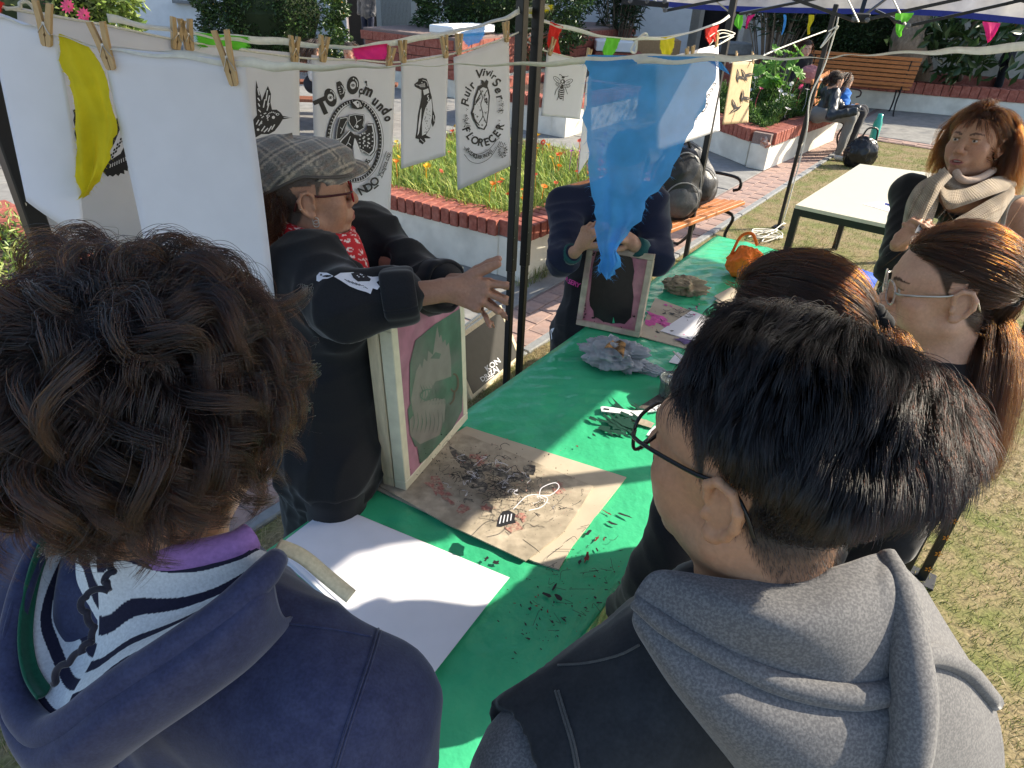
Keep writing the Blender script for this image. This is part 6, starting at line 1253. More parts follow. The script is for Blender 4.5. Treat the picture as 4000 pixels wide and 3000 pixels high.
# ------------------------------------------------------------------ people
def person(loc, label, group=None): return thing("person", loc * [1, 1, 0], label, "person", group)
def R3(yaw): return rot(yaw)
m_darkcap = M("scalp_dark", (.02, .016, .014), .8)
def relax_line(P, it=6):
    for _ in range(it): P[1:-1] = P[1:-1] * .5 + (P[:-2] + P[2:]) * .25
    return P
# ---- 1. curly haired person in the navy hoodie (front left)
H = Head(D(632, 1640, .63), rot(-14, 14, 0), .98); J = skeleton(H, -24, width=1.14, sh_drop=-.02); T = person(H.c, "curly dark haired person seen from behind in a navy hooded top, front left")
body_mesh(T, H, J, (.42, .24, .15), legs=False, paintkw=dict(hair=(.03, .022, .018), hairline=hl))
lower(J, T)
m_navy = fabric("navy_fleece", (.028, .033, .075), 700, col2=(.036, .042, .088), vs=60, var=.18)
lo, hi = bounds([J[k] for k in ('neck', 'shr', 'shl', 'elr', 'ell', 'wrr', 'wrl', 'pelvis', 'chest')], .17); f = Field(lo, hi, .008); torso_field(f, J, .026, 1.08)
for s in 'rl': arm_field(f, J, s, .022, .95)
f.cap(H.w(0, -.02, -.07), J['neck'] + ZA * .1, .066, .06, .0, 's'); f.half(J['pelvis'] - ZA * .14, (0, 0, -1)); f.warp(.004, 20, 1); V, F = f.mesh(); V = folds(relax(V, F, 2), F, .011, 2, 5, 7, sharp=1.3); V = relax(V, F, 1); mk("jacket", V, F, m_navy, T, True)
tr_ = bvh_of(V, F)
for q in ([(1500, 2390), (1470, 2480), (1440, 2580), (1400, 2700), (1350, 2850), (1300, 3010)], [(1512, 2392), (1482, 2482), (1452, 2582), (1412, 2702), (1362, 2852), (1312, 3012)], [(1000, 2420), (1150, 2440), (1300, 2460), (1450, 2490)], [(420, 2860), (440, 2920), (460, 3000)]): seam(tr_, q, .0012, m_navy, T)
# hood: knitted striped lining, green band, rolled navy rim
def dd(pts, dz): return [D(x, y, d) for (x, y), d in zip(pts, dz)]
rim = dd([(1078, 2122), (1020, 2190), (880, 2320), (700, 2450), (520, 2570), (390, 2660), (260, 2762), (150, 2800), (62, 2700), (30, 2560), (40, 2400), (80, 2230), (150, 2080), (240, 2010)], [.60, .575, .555, .545, .54, .54, .545, .56, .585, .60, .615, .63, .655, .69])
inner = dd([(985, 2135), (930, 2175), (800, 2200), (640, 2195), (520, 2178), (440, 2150), (395, 2130), (370, 2120), (350, 2110), (335, 2100), (325, 2090), (318, 2080), (315, 2070), (330, 2050)], [.62, .61, .605, .60, .60, .60, .605, .61, .615, .62, .63, .64, .65, .67])
rimS = spline(rim, 60); inS = spline(inner, 60); mid = (rimS * .55 + inS * .45) + np.array([0, .02, -.035]); mid2 = rimS * .88 + inS * .12 + np.array([0, .012, -.02])
m_knit = M("striped_knit", attr=True, rough=.95, var=.12, vs=120, vs2=400, bump=.8, bs=900, spec=.2)
def stripes(u, v):
    s = v * 4.2 + u * 1.3 * np.where(u > .5, 1, .3) + .12 * np.sin(u * 23) + .1 * np.sin(u * 9 + v * 5); k = (s % 1.0) < .36; c = np.where(k[:, None], (.02, .02, .04), (.62, .64, .64)); g = v > .93; 
    return c
loft([inS, mid, mid2, rimS * .98 + inS * .02 + np.array([0, -.004, -.022])], 420, 170, "striped_lining", m_knit, T, stripes, .003)
gb = [mid2[34:59] * .93 + rimS[34:59] * .07 + np.array([.002, 0, .004]), rimS[34:59] + np.array([.006, .006, .002])]
loft([gb[0], (gb[0] + gb[1]) / 2 + np.array([0, 0, -.004]), gb[1]], 60, 12, "green_band", fabric("green_rib", (.012, .09, .05), 500), T, None, .002)
B = MB(); rr = np.interp(np.linspace(0, 1, 60), [0, .08, .3, .6, .8, 1], [.010, .013, .014, .013, .010, .009]); B.tube(rimS - np.array([0, .004, .014]), rr, 14); B.build("hood_rim", m_navy, T, True)
outer = [rimS + np.array([0, -.008, -.010]), rimS + np.array([.004, -.028, -.022]), rimS * .98 + np.array(rimS.mean(0)) * .02 + np.array([.008, -.022, -.065]), rimS * .95 + np.array(rimS.mean(0)) * .05 + np.array([.012, .03, -.11])]
loft(outer, 90, 30, "hood", m_navy, T, None, .003)
B = MB(); br_ = spline(dd([(425, 2185), (440, 2230), (408, 2270), (425, 2300), (340, 2320), (322, 2370), (350, 2420), (365, 2480), (330, 2530), (300, 2560), (235, 2610), (205, 2680)], [.592, .585, .58, .577, .575, .572, .570, .565, .56, .56, .56, .565]) , 90); ph = np.linspace(0, 40, 90); B.tube(br_ + np.stack([np.cos(ph * 1.6) * .0014, np.sin(ph * 1.6) * .001, np.sin(ph * 1.6) * .0014], 1), .0028, 8); B.build("seam_braid", fabric("braid_dark", (.02, .02, .03), 800), T, True)
col_ = dd([(360, 2110), (420, 2170), (520, 2205), (640, 2215), (780, 2195), (900, 2165), (960, 2130)], [.625, .61, .603, .60, .603, .61, .62]); B = MB(); B.tube(spline(np.array(col_) + [0, .012, -.002], 40), .014, 10); B.build("shirt_collar", fabric("lilac_jersey", (.3, .16, .38), 900), T, True)
sp_ = [h if (h := hit(tr_, x, y, .004)) is not None else D(x, y, .665) for x, y in spline([(1084, 2132, 0), (1140, 2150, 0), (1200, 2185, 0), (1262, 2240, 0), (1330, 2296, 0), (1372, 2330, 0)], 24)[:, :2]]
B = MB(); B.tube(relax_line(np.array(sp_)), .0085, 8, flat=.35); B.build("bag_strap", fabric("cream_webbing", (.6, .52, .34), 400), T, True)
# curls
r_ = np.random.default_rng(11)
def curls(H, n, per, L0, L1, amp, seed, colr, parent, name="hair", volume=1.05, front=.0, low=-.72, spread=.006, fly=.0016, r0=.00021):
    r = np.random.default_rng(seed); dirs = scalp_dirs(n, front, low, seed); m = 16; crown = nrm(np.array([.1, -.55, .8])); g = np.zeros((n, m, 3)); root = on_scalp(dirs, volume); g[:, 0] = root; tang = dirs - crown; tang -= dirs * (tang * dirs).sum(1, keepdims=True); tang /= np.linalg.norm(tang, axis=1, keepdims=True) + 1e-6
    L = r.uniform(L0, L1, (n, 1)); ph = r.uniform(0, 6.28, n); om = r.choice([-1, 1], n) * r.uniform(.3, .62, n); side = np.cross(dirs, tang); p = root.copy(); up = dirs.copy()
    for k in range(1, m):
        t = k / (m - 1); lift = .48 * (1 - t) ** 1.5 - .18 * t; d = tang * .75 + dirs * lift + side * (np.sin(ph + om * k))[:, None] * amp + dirs * (np.cos(ph + om * k))[:, None] * amp * .8 + np.array([0, 0, -.35 * t]); d /= np.linalg.norm(d, axis=1, keepdims=True); p = p + d * L / m
        q = (p - SCALP_C) / (SCALP_R * (volume + .02)); rad = np.linalg.norm(q, axis=1, keepdims=True); p = np.where(rad < 1, SCALP_C + q / rad * SCALP_R * (volume + .02), p); g[:, k] = p
    W_ = H.c + (g * H.s) @ H.R.T; S_ = clumped(W_, per, spread, .35, fly, seed); return strands(name, S_, r0, colr, parent)
mh = hair_mat("hair_dark_brown", .935, .4, .36, .12, .3)
V_ = np.array([0]); 
def cap_mesh(H, k, name, mat, parent, low=-.5, front=.2):
    n, m = 40, 60; th = np.linspace(0, np.pi, n); ph = np.linspace(0, 2 * np.pi, m, endpoint=False); T_, P_ = np.meshgrid(th, ph, indexing='ij'); d = np.stack([np.sin(T_) * np.cos(P_), np.sin(T_) * np.sin(P_), np.cos(T_)], -1)
    bound = np.where(d[..., 1] > .1, front + .3 * np.maximum(d[..., 1] - .5, 0), np.where(d[..., 1] > -.25, -.05 - .4 * (.1 - d[..., 1]), low)); i, j = np.meshgrid(np.arange(n - 1), np.arange(m), indexing='ij'); F = np.stack([i * m + j, (i + 1) * m + j, (i + 1) * m + (j + 1) % m, i * m + (j + 1) % m], -1).reshape(-1, 4); ok = (d[..., 2] >= bound - .05).ravel(); F = F[ok[F].all(1)]
    V = H.c + (on_scalp(d.reshape(-1, 3), k) * H.s) @ H.R.T; return mk(name, V, F, mat, parent, True)
cap_mesh(H, 1.06, "hair_base", m_darkcap, T, -.75, .0)
curls(H, 420, 64, .07, .14, .85, 3, mh, T, volume=1.08, spread=.006, fly=.0004, low=-.66)
curls(H, 260, 60, .08, .15, 1.0, 5, mh, T, "hair_locks", 1.2, .05, -.5, .0055, .0004)
curls(H, 90, 2, .08, .16, 1.0, 9, mh, T, "stray_hair", 1.2, .1, -.5, .012, .0012, r0=.00014)
# ---- 2. black haired man in the grey hoodie (front right)
H = Head(D(2990, 1800, .64), rot(42, 4, 1), 1.04); J = skeleton(H, 22, width=1.16, sh_drop=.05); T = person(H.c, "black haired man in glasses and a grey hoodie with a dark denim vest, front right")
MHL = lambda x, y, z: hl(x, y, z) * np.clip((z + .105) / .07, .12, 1)
MB_O, _ = body_mesh(T, H, J, (.46, .245, .14), fine=.0026, legs=False, paintkw=dict(hair=(.045, .036, .03), hairline=MHL, stubble=(.2, .15, .12)))
lower(J, T)
m_greyf = fabric("grey_fleece", (.105, .103, .106), 600, col2=(.17, .166, .164), vs=420, var=.2); m_denim = fabric("black_denim", (.022, .024, .027), 900, col2=(.028, .03, .033)); m_denimg = fabric("grey_denim", (.085, .083, .078), 900)
lo, hi = bounds([J[k] for k in ('neck', 'shr', 'shl', 'elr', 'ell', 'wrr', 'wrl', 'pelvis', 'chest')], .18); f = Field(lo, hi, .008); torso_field(f, J, .016, 1.05)
for s in 'rl': arm_field(f, J, s, .02, .96)
f.cap(H.w(0, -.02, -.075), J['neck'] + ZA * .1, .068, .062, 0, 's'); f.warp(.004, 22, 5); V, F = f.mesh(); V = folds(relax(V, F, 2), F, .009, 4, 6, 7); mk("hoodie", V, F, m_greyf, T, True)
f = Field(lo, hi, .008); torso_field(f, J, .03, 1.06); f.cap(H.w(0, -.02, -.06), J['neck'] + ZA * .1, .085, .075, .01, 's')
for s, x in (('r', 1), ('l', -1)): f.cap(J['sh' + s] + J['R'][:, 0] * x * .11, J['el' + s] + J['R'][:, 0] * x * .12, .105, .12, .006, 's')
f.warp(.003, 26, 7); V, F = f.mesh(); V = folds(relax(V, F, 1), F, .007, 7, 6, 7); mk("denim_vest", V, F, m_denim, T, True)
tr_ = bvh_of(V, F)
for q in ([(2180, 2600), (2300, 2590), (2420, 2560), (2500, 2520)], [(2170, 2700), (2200, 2800), (2230, 2900), (2250, 3000)], [(2182, 2700), (2212, 2800), (2242, 2900), (2262, 3000)], [(3560, 2220), (3680, 2290), (3800, 2400), (3880, 2520)]): seam(tr_, q, .0012, m_denimg, T)
# his hood, traced as folds lying over the back
_dd = dd
def dd(p, z): return _dd(p, [q * 1.135 for q in z])
hr = [dd([(2700, 2245), (2850, 2268), (3000, 2272), (3150, 2250), (3300, 2205), (3400, 2170), (3462, 2165), (3520, 2210), (3600, 2290)], [.56, .55, .545, .545, .55, .56, .575, .585, .60]),
      dd([(2560, 2235), (2760, 2330), (2950, 2400), (3120, 2440), (3290, 2400), (3420, 2330), (3490, 2260), (3600, 2330), (3690, 2440)], [.565, .535, .515, .508, .515, .53, .545, .585, .60]),
      dd([(2492, 2300), (2650, 2440), (2880, 2545), (3100, 2610), (3330, 2640), (3480, 2540), (3540, 2420), (3680, 2480), (3790, 2600)], [.565, .545, .528, .522, .522, .53, .54, .58, .60]),
      dd([(2482, 2350), (2620, 2460), (2860, 2590), (3080, 2680), (3330, 2720), (3500, 2680), (3580, 2560), (3740, 2600), (3870, 2740)], [.57, .548, .532, .525, .525, .535, .54, .57, .60]),
      dd([(2476, 2420), (2590, 2560), (2790, 2720), (3000, 2830), (3230, 2880), (3440, 2850), (3590, 2760), (3770, 2780), (3910, 2900)], [.565, .54, .52, .51, .508, .515, .53, .56, .60]),
      dd([(2500, 2480), (2620, 2660), (2800, 2860), (3000, 3010), (3200, 3080), (3440, 3060), (3620, 2980), (3800, 2980), (3920, 3080)], [.575, .55, .53, .52, .515, .52, .54, .57, .61]),
      dd([(2540, 2540), (2680, 2760), (2860, 2990), (3040, 3160), (3240, 3260), (3460, 3240), (3660, 3160), (3830, 3140), (3930, 3200)], [.62, .60, .58, .57, .565, .57, .58, .60, .64])]
loft(hr, 120, 90, "hood", m_greyf, T, None, .004)
B = MB(); B.tube(spline(np.array(hr[3]), 60) + np.array([0, -.002, .003]), np.interp(np.linspace(0, 1, 60), [0, .5, 1], [.008, .012, .009]), 10); B.build("hood_edge", m_greyf, T, True)
B = MB(); B.tube(spline(dd([(3462, 2160), (3500, 2260), (3530, 2400), (3556, 2560), (3570, 2720), (3560, 2900), (3530, 3040)], [.565, .55, .538, .525, .515, .51, .51]), 40), np.interp(np.linspace(0, 1, 40), [0, .3, .7, 1], [.008, .015, .018, .016]), 12); B.build("hood_fold", m_greyf, T, True)
# glasses
def glasses(H, parent, mat, r=(.026, .02), dy=.104, zc=.0, sq=3.0, th=.0018, ear=(-.02, .012), lens=True, temple_mat=None, name="glasses"):
    g = bpy.data.objects.new(name, None); COL.objects.link(g); attach(g, parent); g.empty_display_size = .02
    for x in (-1, 1):
        t = np.linspace(0, 2 * math.pi, 40, endpoint=True); c = np.cos(t); s = np.sin(t); X = np.sign(c) * np.abs(c) ** (2 / sq) * r[0]; Z_ = np.sign(s) * np.abs(s) ** (2 / sq) * r[1]; P = np.array([H.w(x * (.0325) + a, dy - .006 * (abs(x * .0325 + a) / .06) ** 2, zc + b) for a, b in zip(X, Z_)]); B = MB(); B.tube(P, th, 6, False); o = B.build("rim", mat, None, True); o.parent = g; o.matrix_parent_inverse = Matrix.Identity(4)
        if lens: B = MB(); B.add(list(P[:-1]), [tuple(range(39))]); o = B.build("lens", M("lens", (.9, .92, .92), .02, 0, trans=1.0, ior=1.02, spec=.5), None); o.parent = g; o.matrix_parent_inverse = Matrix.Identity(4)
        B = MB(); B.tube(spline([H.w(x * .0585, dy - .006, zc + .008), H.w(x * .072, dy - .02, zc + .009), H.w(x * .0795, .02, zc + .013), H.w(x * .082, -.012, .02), H.w(x * .083, -.03, .008), H.w(x * .079, -.042, -.018)], 20), th * 1.15, 6); o = B.build("temple", temple_mat or mat, None, True); o.parent = g; o.matrix_parent_inverse = Matrix.Identity(4)
    B = MB(); B.tube(spline([H.w(-.007, dy, zc + .006), H.w(0, dy + .003, zc + .008), H.w(.007, dy, zc + .006)], 6), th, 6); o = B.build("bridge", mat, None, True); o.parent = g; o.matrix_parent_inverse = Matrix.Identity(4)
    return g
glasses(H, T, M("glasses_black", (.015, .015, .015), .25, 0), sq=3.2)
eyes(H, T)
mhb = hair_mat("hair_black", .995, .1, .24, .0, .1); cap_mesh(H, 1.015, "hair_base", m_darkcap, T, -.55, .28)
def short_hair(H, T, seed=2):
    r = np.random.default_rng(seed); n = 5200; dirs = scalp_dirs(n, .42, -.86, seed); m = 10; crown = nrm(np.array([.5, -.12, .84])); root = on_scalp(dirs, 1.0); x, y, z = dirs.T; side = np.clip((np.abs(x) - .45) / .4, 0, 1) * (y > -.5)
    ztop = np.clip((z + .15 * (1 - side) - .02) / (.5), 0, 1); L = (.006 + .05 * ztop ** .8)[:, None] * r.uniform(.8, 1.15, (n, 1)) * np.where(y > .5, .62, 1)[:, None] * np.where((y < -.3) & (z > -.2), 1.15, 1)[:, None]; top = ztop[:, None]
    tang = dirs - crown; tang -= dirs * (tang * dirs).sum(1, keepdims=True); tang /= np.linalg.norm(tang, axis=1, keepdims=True) + 1e-6; tang = tang * (.55 + .45 * (1 - top)) + np.array([-.1, -.25, .1]) * top * (z > .3)[:, None]; g = np.zeros((n, m, 3)); p = root.copy(); g[:, 0] = p
    cl = np.stack([np.sin(x * 11 + 3 * y), np.sin(y * 12 + 2 * z), np.sin(z * 10 + 4 * x)], 1) * .15; jit = r.normal(0, .05, (n, 3)) + cl
    for k in range(1, m):
        t = k / (m - 1); d = tang * (.75 + .3 * t) + dirs * (.75 * top * (1 - t) ** 1.2 + .10 - .55 * t * t * top) + jit + np.array([0, 0, -.3 * t]) * (1 - .6 * top); d /= np.linalg.norm(d, axis=1, keepdims=True); p = p + d * L / (m - 1); q = (p - SCALP_C) / (SCALP_R * 1.015); rad = np.linalg.norm(q, axis=1, keepdims=True); p = np.where(rad < 1, SCALP_C + q / rad * SCALP_R * 1.015, p); g[:, k] = p
    W_ = H.c + (g * H.s) @ H.R.T; return strands("hair", clumped(W_, 12, .0028, .62, .00025, seed), .00022, mhb, T)
short_hair(H, T)
fuzz(MB_O, H, T, mhb, 9000, .0065, .00013, 3, .06, MHL)
# sideburn and nape stubble strands
# ---- ponytails
def pony(H, T, tie, tail, mat, n=3600, seed=4, front=.33, loose=1.0, spread=.02, vol=1.05, tail_sp=.018, low=-.6, per=12):
    # tie: local point where the hair is gathered; tail: world points down from the tie
    r = np.random.default_rng(seed); ng = n // per; dirs = scalp_dirs(ng, front, low, seed); tl = nrm((np.array(tie) - SCALP_C) / SCALP_R); td = np.linalg.norm((np.array(tie) - SCALP_C) / SCALP_R); m1, m2 = 12, 16; g = np.zeros((ng, m1 + m2, 3)); sc_v = r.uniform(1.0, vol, (ng, 1))
    for k in range(m1):
        t = k / (m1 - 1); d = dirs * (1 - t) + tl * t; d /= np.linalg.norm(d, axis=1, keepdims=True); rad = (1 + (sc_v - 1) * np.sin(min(t * 1.4, 1) * math.pi * .5) + .05 * math.sin(t * math.pi)) * (1 - t ** 3) + td * t ** 3; g[:, k] = SCALP_C + d * SCALP_R * rad
    g = H.c + (g * H.s) @ H.R.T; TP = spline(np.array([H.w(*tie)] + list(tail)), m2 + 1)[1:]; off = r.normal(size=(ng, 3)); 
    for k in range(m2): t = (k + 1) / m2; g[:, m1 + k] = TP[k] + off * tail_sp * (.35 + 1.0 * math.sin(min(t * 1.25, 1) * math.pi * .55)) * (1 - .55 * t ** 3) + np.array([0, 0, -.012]) * r.normal(size=(ng, 1)) * t
    S_ = clumped(g, per, .0036, .9, .0005, seed); o = strands("hair", S_, .0003, mat, T)
    # stray hairs
    d2 = scalp_dirs(70, front, -.2, seed + 1); m = 10; s = np.zeros((70, m, 3)); p = on_scalp(d2, 1.03); w = r.normal(size=(70, 3))
    for k in range(m): s[:, k] = p; p = p + (d2 * .5 + np.cross(d2, w) * .8 + np.array([0, -.5, .1])) * .007 * loose
    strands("stray_hair", H.c + (s * H.s) @ H.R.T, .0002, mat, T); return o
def scrunchie(c, ax, R_, r_, T, mat, name="hair_tie"):
    ax = nrm(ax); x = nrm(np.cross(ax, (0.2, .3, 1))); y = np.cross(ax, x); t = np.linspace(0, 2 * math.pi, 60); P = np.array([c + (x * math.cos(a) + y * math.sin(a)) * R_ * (1 + .1 * math.sin(a * 7)) + ax * .003 * math.sin(a * 5) for a in t]); B = MB(); B.tube(P, r_ * (1 + .18 * np.sin(t * 11)), 10, False); return B.build(name, mat, T, True)
m_tie = fabric("tie_black", (.012, .012, .013), 700)
# ---- 3. young woman with clear glasses and long ponytail (right)
H = Head(D(3698, 1122, 1.43), rot(73, 7, 2), 1.03); J = skeleton(H, 62, width=.95); T = person(H.c, "young woman in profile with clear glasses and a long brown ponytail, on the right")
PB_O, _ = body_mesh(T, H, J, (.52, .32, .22), fine=.0028, legs=False, headkw=dict(nose=.95, jaw=.98), paintkw=dict(hair=(.05, .03, .018), lip=(.5, .2, .18), brow=(.07, .04, .025), brow_t=.003, hairline=hl))
lower(J, T); eyes(H, T, look=(0, -.25))
m_blackc = fabric("black_cotton", (.016, .016, .018), 900)
def top_(J, H, T, mat, name="top", off=.016, sl=.95, w=1.02, neckr=.066, seed=1, step=.009, dark=None, armo=.016, warp=.004):
    lo, hi = bounds([J[k] for k in ('neck', 'shr', 'shl', 'elr', 'ell', 'wrr', 'wrl', 'pelvis', 'chest')], .17); f = Field(lo, hi, step); torso_field(f, J, off, w)
    for s in 'rl': arm_field(f, J, s, armo, sl)
    f.cap(H.w(0, -.015, -.06), J['neck'] + ZA * .07 + J['R'][:, 1] * .02, neckr, neckr, .006, 's'); f.half(J['pelvis'] - ZA * .12, (0, 0, -1)); f.warp(warp, 22, seed); V, F = f.mesh(); V = folds(relax(V, F, 1), F, .006, seed, 7, 6); return mk(name, V, F, mat, T, True)
top_(J, H, T, m_blackc, "black_top", seed=3)
glasses(H, T, M("glasses_clear", (.75, .68, .64), .1, 0, trans=.6, spec=.5), r=(.025, .0225), sq=2.6, th=.002, temple_mat=MATS["steel"], zc=-.004)
mhp = hair_mat("hair_brown", .80, .5, .28, .12, .3); cap_mesh(H, 1.01, "hair_base", M("scalp_brown", (.04, .022, .013), .8), T, -.5, .32)
fuzz(PB_O, H, T, mhp, 2600, .02, .00016, 5, .09, hl, (0, -1.2, .1), 'temple_hair'); pony(H, T, (0, -.125, -.008), [D(3870, 1240, 1.456), D(3895, 1340, 1.442), D(3885, 1480, 1.428), D(3855, 1640, 1.428), D(3825, 1800, 1.428), D(3812, 1845, 1.428)], mhp, 7200, 14, .34, 1.0, tail_sp=.017)
scrunchie(H.w(0, -.118, -.006), H.R @ np.array([0, -1, -.25]), .017, .0085, T, m_tie)
# ---- 4. reddish brown ponytail, seen from behind, half hidden
H = Head(D(3078, 1290, 1.2), rot(39, 18, 0), 1.04); J = skeleton(H, 20, width=.92); T = person(H.c, "woman with reddish brown hair tied in a black scrunchie, half hidden behind the man")
body_mesh(T, H, J, (.5, .31, .21), fine=.004, legs=False, paintkw=dict(hair=(.06, .03, .02), hairline=lambda x, y, z: (y < .02) & (z > -.06) | (z > .06))); lower(J, T)
top_(J, H, T, m_blackc, "black_jacket", .02, seed=8)
mhr = hair_mat("hair_auburn", .86, .65, .26, .08, .3); cap_mesh(H, 1.01, "hair_base", M("scalp_auburn", (.04, .015, .01), .8), T, -.55, .3)
pony(H, T, (.045, -.122, -.02), [D(3440, 1330, 1.1), D(3490, 1420, 1.08), D(3520, 1530, 1.08), D(3520, 1700, 1.1)], mhr, 6600, 24, .33, .8, tail_sp=.011)
scrunchie(D(3402, 1270, 1.1), ray(3470, 1370), .02, .012, T, m_tie)
# ---- 5. woman with the plaid cap, arms folded over the screen
H = Head(D(1197, 748, 1.72), rot(-66, -4, 0), 1.01); J = skeleton(H, -60, width=1.06, sh_drop=.0, lean=-.0); T = person(H.c, "woman in a checked flat cap, red glasses and red bandana leaning over the pink screen")
m_black_o = fabric("black_overall", (.013, .014, .017), 700)
J['shr'] = D(1200, 1060, 1.72); J['shl'] = D(1420, 930, 1.98); J['elr'] = D(1330, 1190, 1.63); J['wrr'] = D(1770, 1130, 1.66); J['ell'] = D(1640, 1120, 1.92); J['wrl'] = D(1800, 1110, 1.75); J['neck'] = (D(1262, 945, 1.79)); J['chest'] = D(1270, 1220, 1.86); J['waist'] = D(1270, 1500, 1.95); J['pelvis'] = D(1270, 1790, 2.0)
b0 = J['pelvis']; rr_ = J['R'][:, 0]
for s, x in (('r', 1), ('l', -1)): J['hip' + s] = b0 + rr_ * x * .085 - ZA * .04; J['kn' + s] = J['hip' + s] * [1, 1, 0] + ZA * .45; J['an' + s] = J['hip' + s] * [1, 1, 0] + ZA * .09; J['toe' + s] = J['an' + s] + J['R'][:, 1] * .13 - ZA * .05
# hands: right hand on top, fingers spread to the right; left hand under it
wr, wl = J['wrr'], D(1775, 1100, 1.73)
kn = D(1900, 1160, 1.655) - wr; backn = nrm(C0 - wr); side = D(1850, 1040, 1.66) - D(1850, 1180, 1.66)
handR = (D(1745, 1128, 1.66), kn, backn, side, [(9, 4, 8, 6), (-9, 6, 8, 8), (-22, 10, 14, 8), (-34, 18, 22, 12)], (42, 8, -.1), dict(sc=1.05))
kn2 = D(1920, 1160, 1.70) - D(1770, 1120, 1.72)
handL = (D(1770, 1118, 1.715), kn2, -backn * 1.0, side, [(4, 4, 6, 6), (-12, 4, 6, 6), (-22, 8, 8, 8), (-42, 14, 18, 12)], (52, 10, -.1), dict(sc=1.02))
armr = (.048, .042, .038, .0265)
ob, tips = body_mesh(T, H, J, (.40, .215, .14), fine=.003, hands=[handR, handL], armr=armr, headkw=dict(nose=1.12, jaw=1.04, lid=.003), spans=[(D(1700, 1020, 1.66) - [.0, .02, .05], D(2080, 1330, 1.72) + [.02, .06, .02], .0032)],
    off=-.014, paintkw=dict(hair=(.09, .07, .06), lip=(.3, .11, .09), brow=(.12, .08, .06), hairline=hl))
fuzz(ob, H, T, hair_mat('hair_grey', .55, .2, .4), 2600, .007, .00014, 4, .07)
eyes(H, T, look=(0, -.1))
lo, hi = bounds([J[k] for k in ('neck', 'shr', 'shl', 'elr', 'ell', 'wrr', 'wrl', 'pelvis', 'chest')], .17); lo[2] = .28; f = Field(lo, hi, .008); torso_field(f, J, .024, .98, 1.0)
f.cap(J['waist'], J['pelvis'] * [1, 1, 0] + ZA * .32, .135, .17, .08)
for s, e in (('r', .56), ('l', .58)):
    a, b, c = J['sh' + s], J['el' + s], J['wr' + s]; f.cap(a, b, .085, .075, .04); f.cap(b, b + (c - b) * e, .072, .058, .03)
    pass
f.cap(H.w(0, .01, -.08), J['neck'] + H.R[:, 1] * .02 - ZA * .01, .085, .082, .006, 's'); f.cap(J['neck'] + H.R[:, 1] * .1 + ZA * .05, J['neck'] + H.R[:, 1] * .15 - ZA * .14, .07, .02, .01, 's'); f.warp(.005, 17, 4); V, F = f.mesh(); V = folds(relax(V, F, 1), F, .013, 9, 6, 8, sharp=1.5); V = relax(V, F, 1, .3); mk("overall", V, F, m_black_o, T, True); OV_TREE = bvh_of(V, F)
lower(J, T, m_black_o)
for s, e in (('r', .60), ('l', .62)):
    p_ = J['el' + s] + (J['wr' + s] - J['el' + s]) * e; d_ = nrm(J['wr' + s] - J['el' + s]); x_ = nrm(np.cross(d_, (0, 0, 1))); y_ = np.cross(d_, x_); rows = []
    for q, (rad, ax) in enumerate(((.05, -.0), (.058, .006), (.066, -.004), (.069, -.03), (.068, -.062), (.061, -.07))): rows.append([p_ + d_ * (ax + .012) + (x_ * math.cos(t) + y_ * math.sin(t)) * (rad + .0022 * math.sin(t * 5 + q * .4) + .0015 * math.sin(t * 9)) for t in np.linspace(0, 2 * math.pi, 25)])
    loft(rows, 70, 22, "cuff", m_black_o, T, None, .002)
# red shirt, bandana
m_red = fabric("red_cloth", (.55, .02, .03), 700)
def bandana_col(u, v):
    n = len(u); c = np.tile(np.array([.5, .015, .025]), (n, 1)); s = np.sin(u * 46) * np.sin(v * 21 + 2 * np.sin(u * 13)); k = (np.abs(s) > .72) & (np.sin(u * 160) * np.sin(v * 70) > -.2); c[k] = (.75, .66, .64)
    e = np.abs(np.sin(u * 11 + 3 * np.sin(v * 9)) - .2) < .09; c[e] = (.72, .6, .6); return c
m_band = M("bandana", attr=True, rough=.8, var=.08, vs=30, bump=.2, bs=300)
nc = J['neck'] + ZA * .0; fw = H.R[:, 1]; rt = H.R[:, 0]
def ringp(c, rx, ry, z, tilt=0, n=14, dn=0): 
    out = []
    for a in np.linspace(0, 2 * math.pi, n): out.append(c + rt * rx * math.sin(a) + fw * ry * math.cos(a) + ZA * (z + tilt * math.cos(a) - dn * max(0, math.cos(a)) ** 6))
    return out
loft([ringp(nc, .066, .070, .045, -.02), ringp(nc, .084, .09, .045, -.026, dn=.02), ringp(nc, .1, .108, .01, -.035, dn=.05), ringp(nc, .104, .118, -.03, -.035, dn=.12)], 220, 50, "bandana", m_band, T, bandana_col, .003)
loft([ringp(nc, .08, .09, .0, -.03, dn=.05), ringp(nc, .11, .135, -.05, -.05, dn=.14), ringp(nc, .12, .16, -.12, -.05, dn=.17)], 80, 8, "red_shirt", m_red, T, None, .002)
B = MB(); B.poly([D(x, y, d) for x, y, d in ((1375, 880, 1.86), (1385, 925, 1.84), (1392, 928, 1.84), (1388, 890, 1.86))], .004, nrm(C0 - D(1380, 900, 1.85))); B.build("shirt_collar", m_red, T)
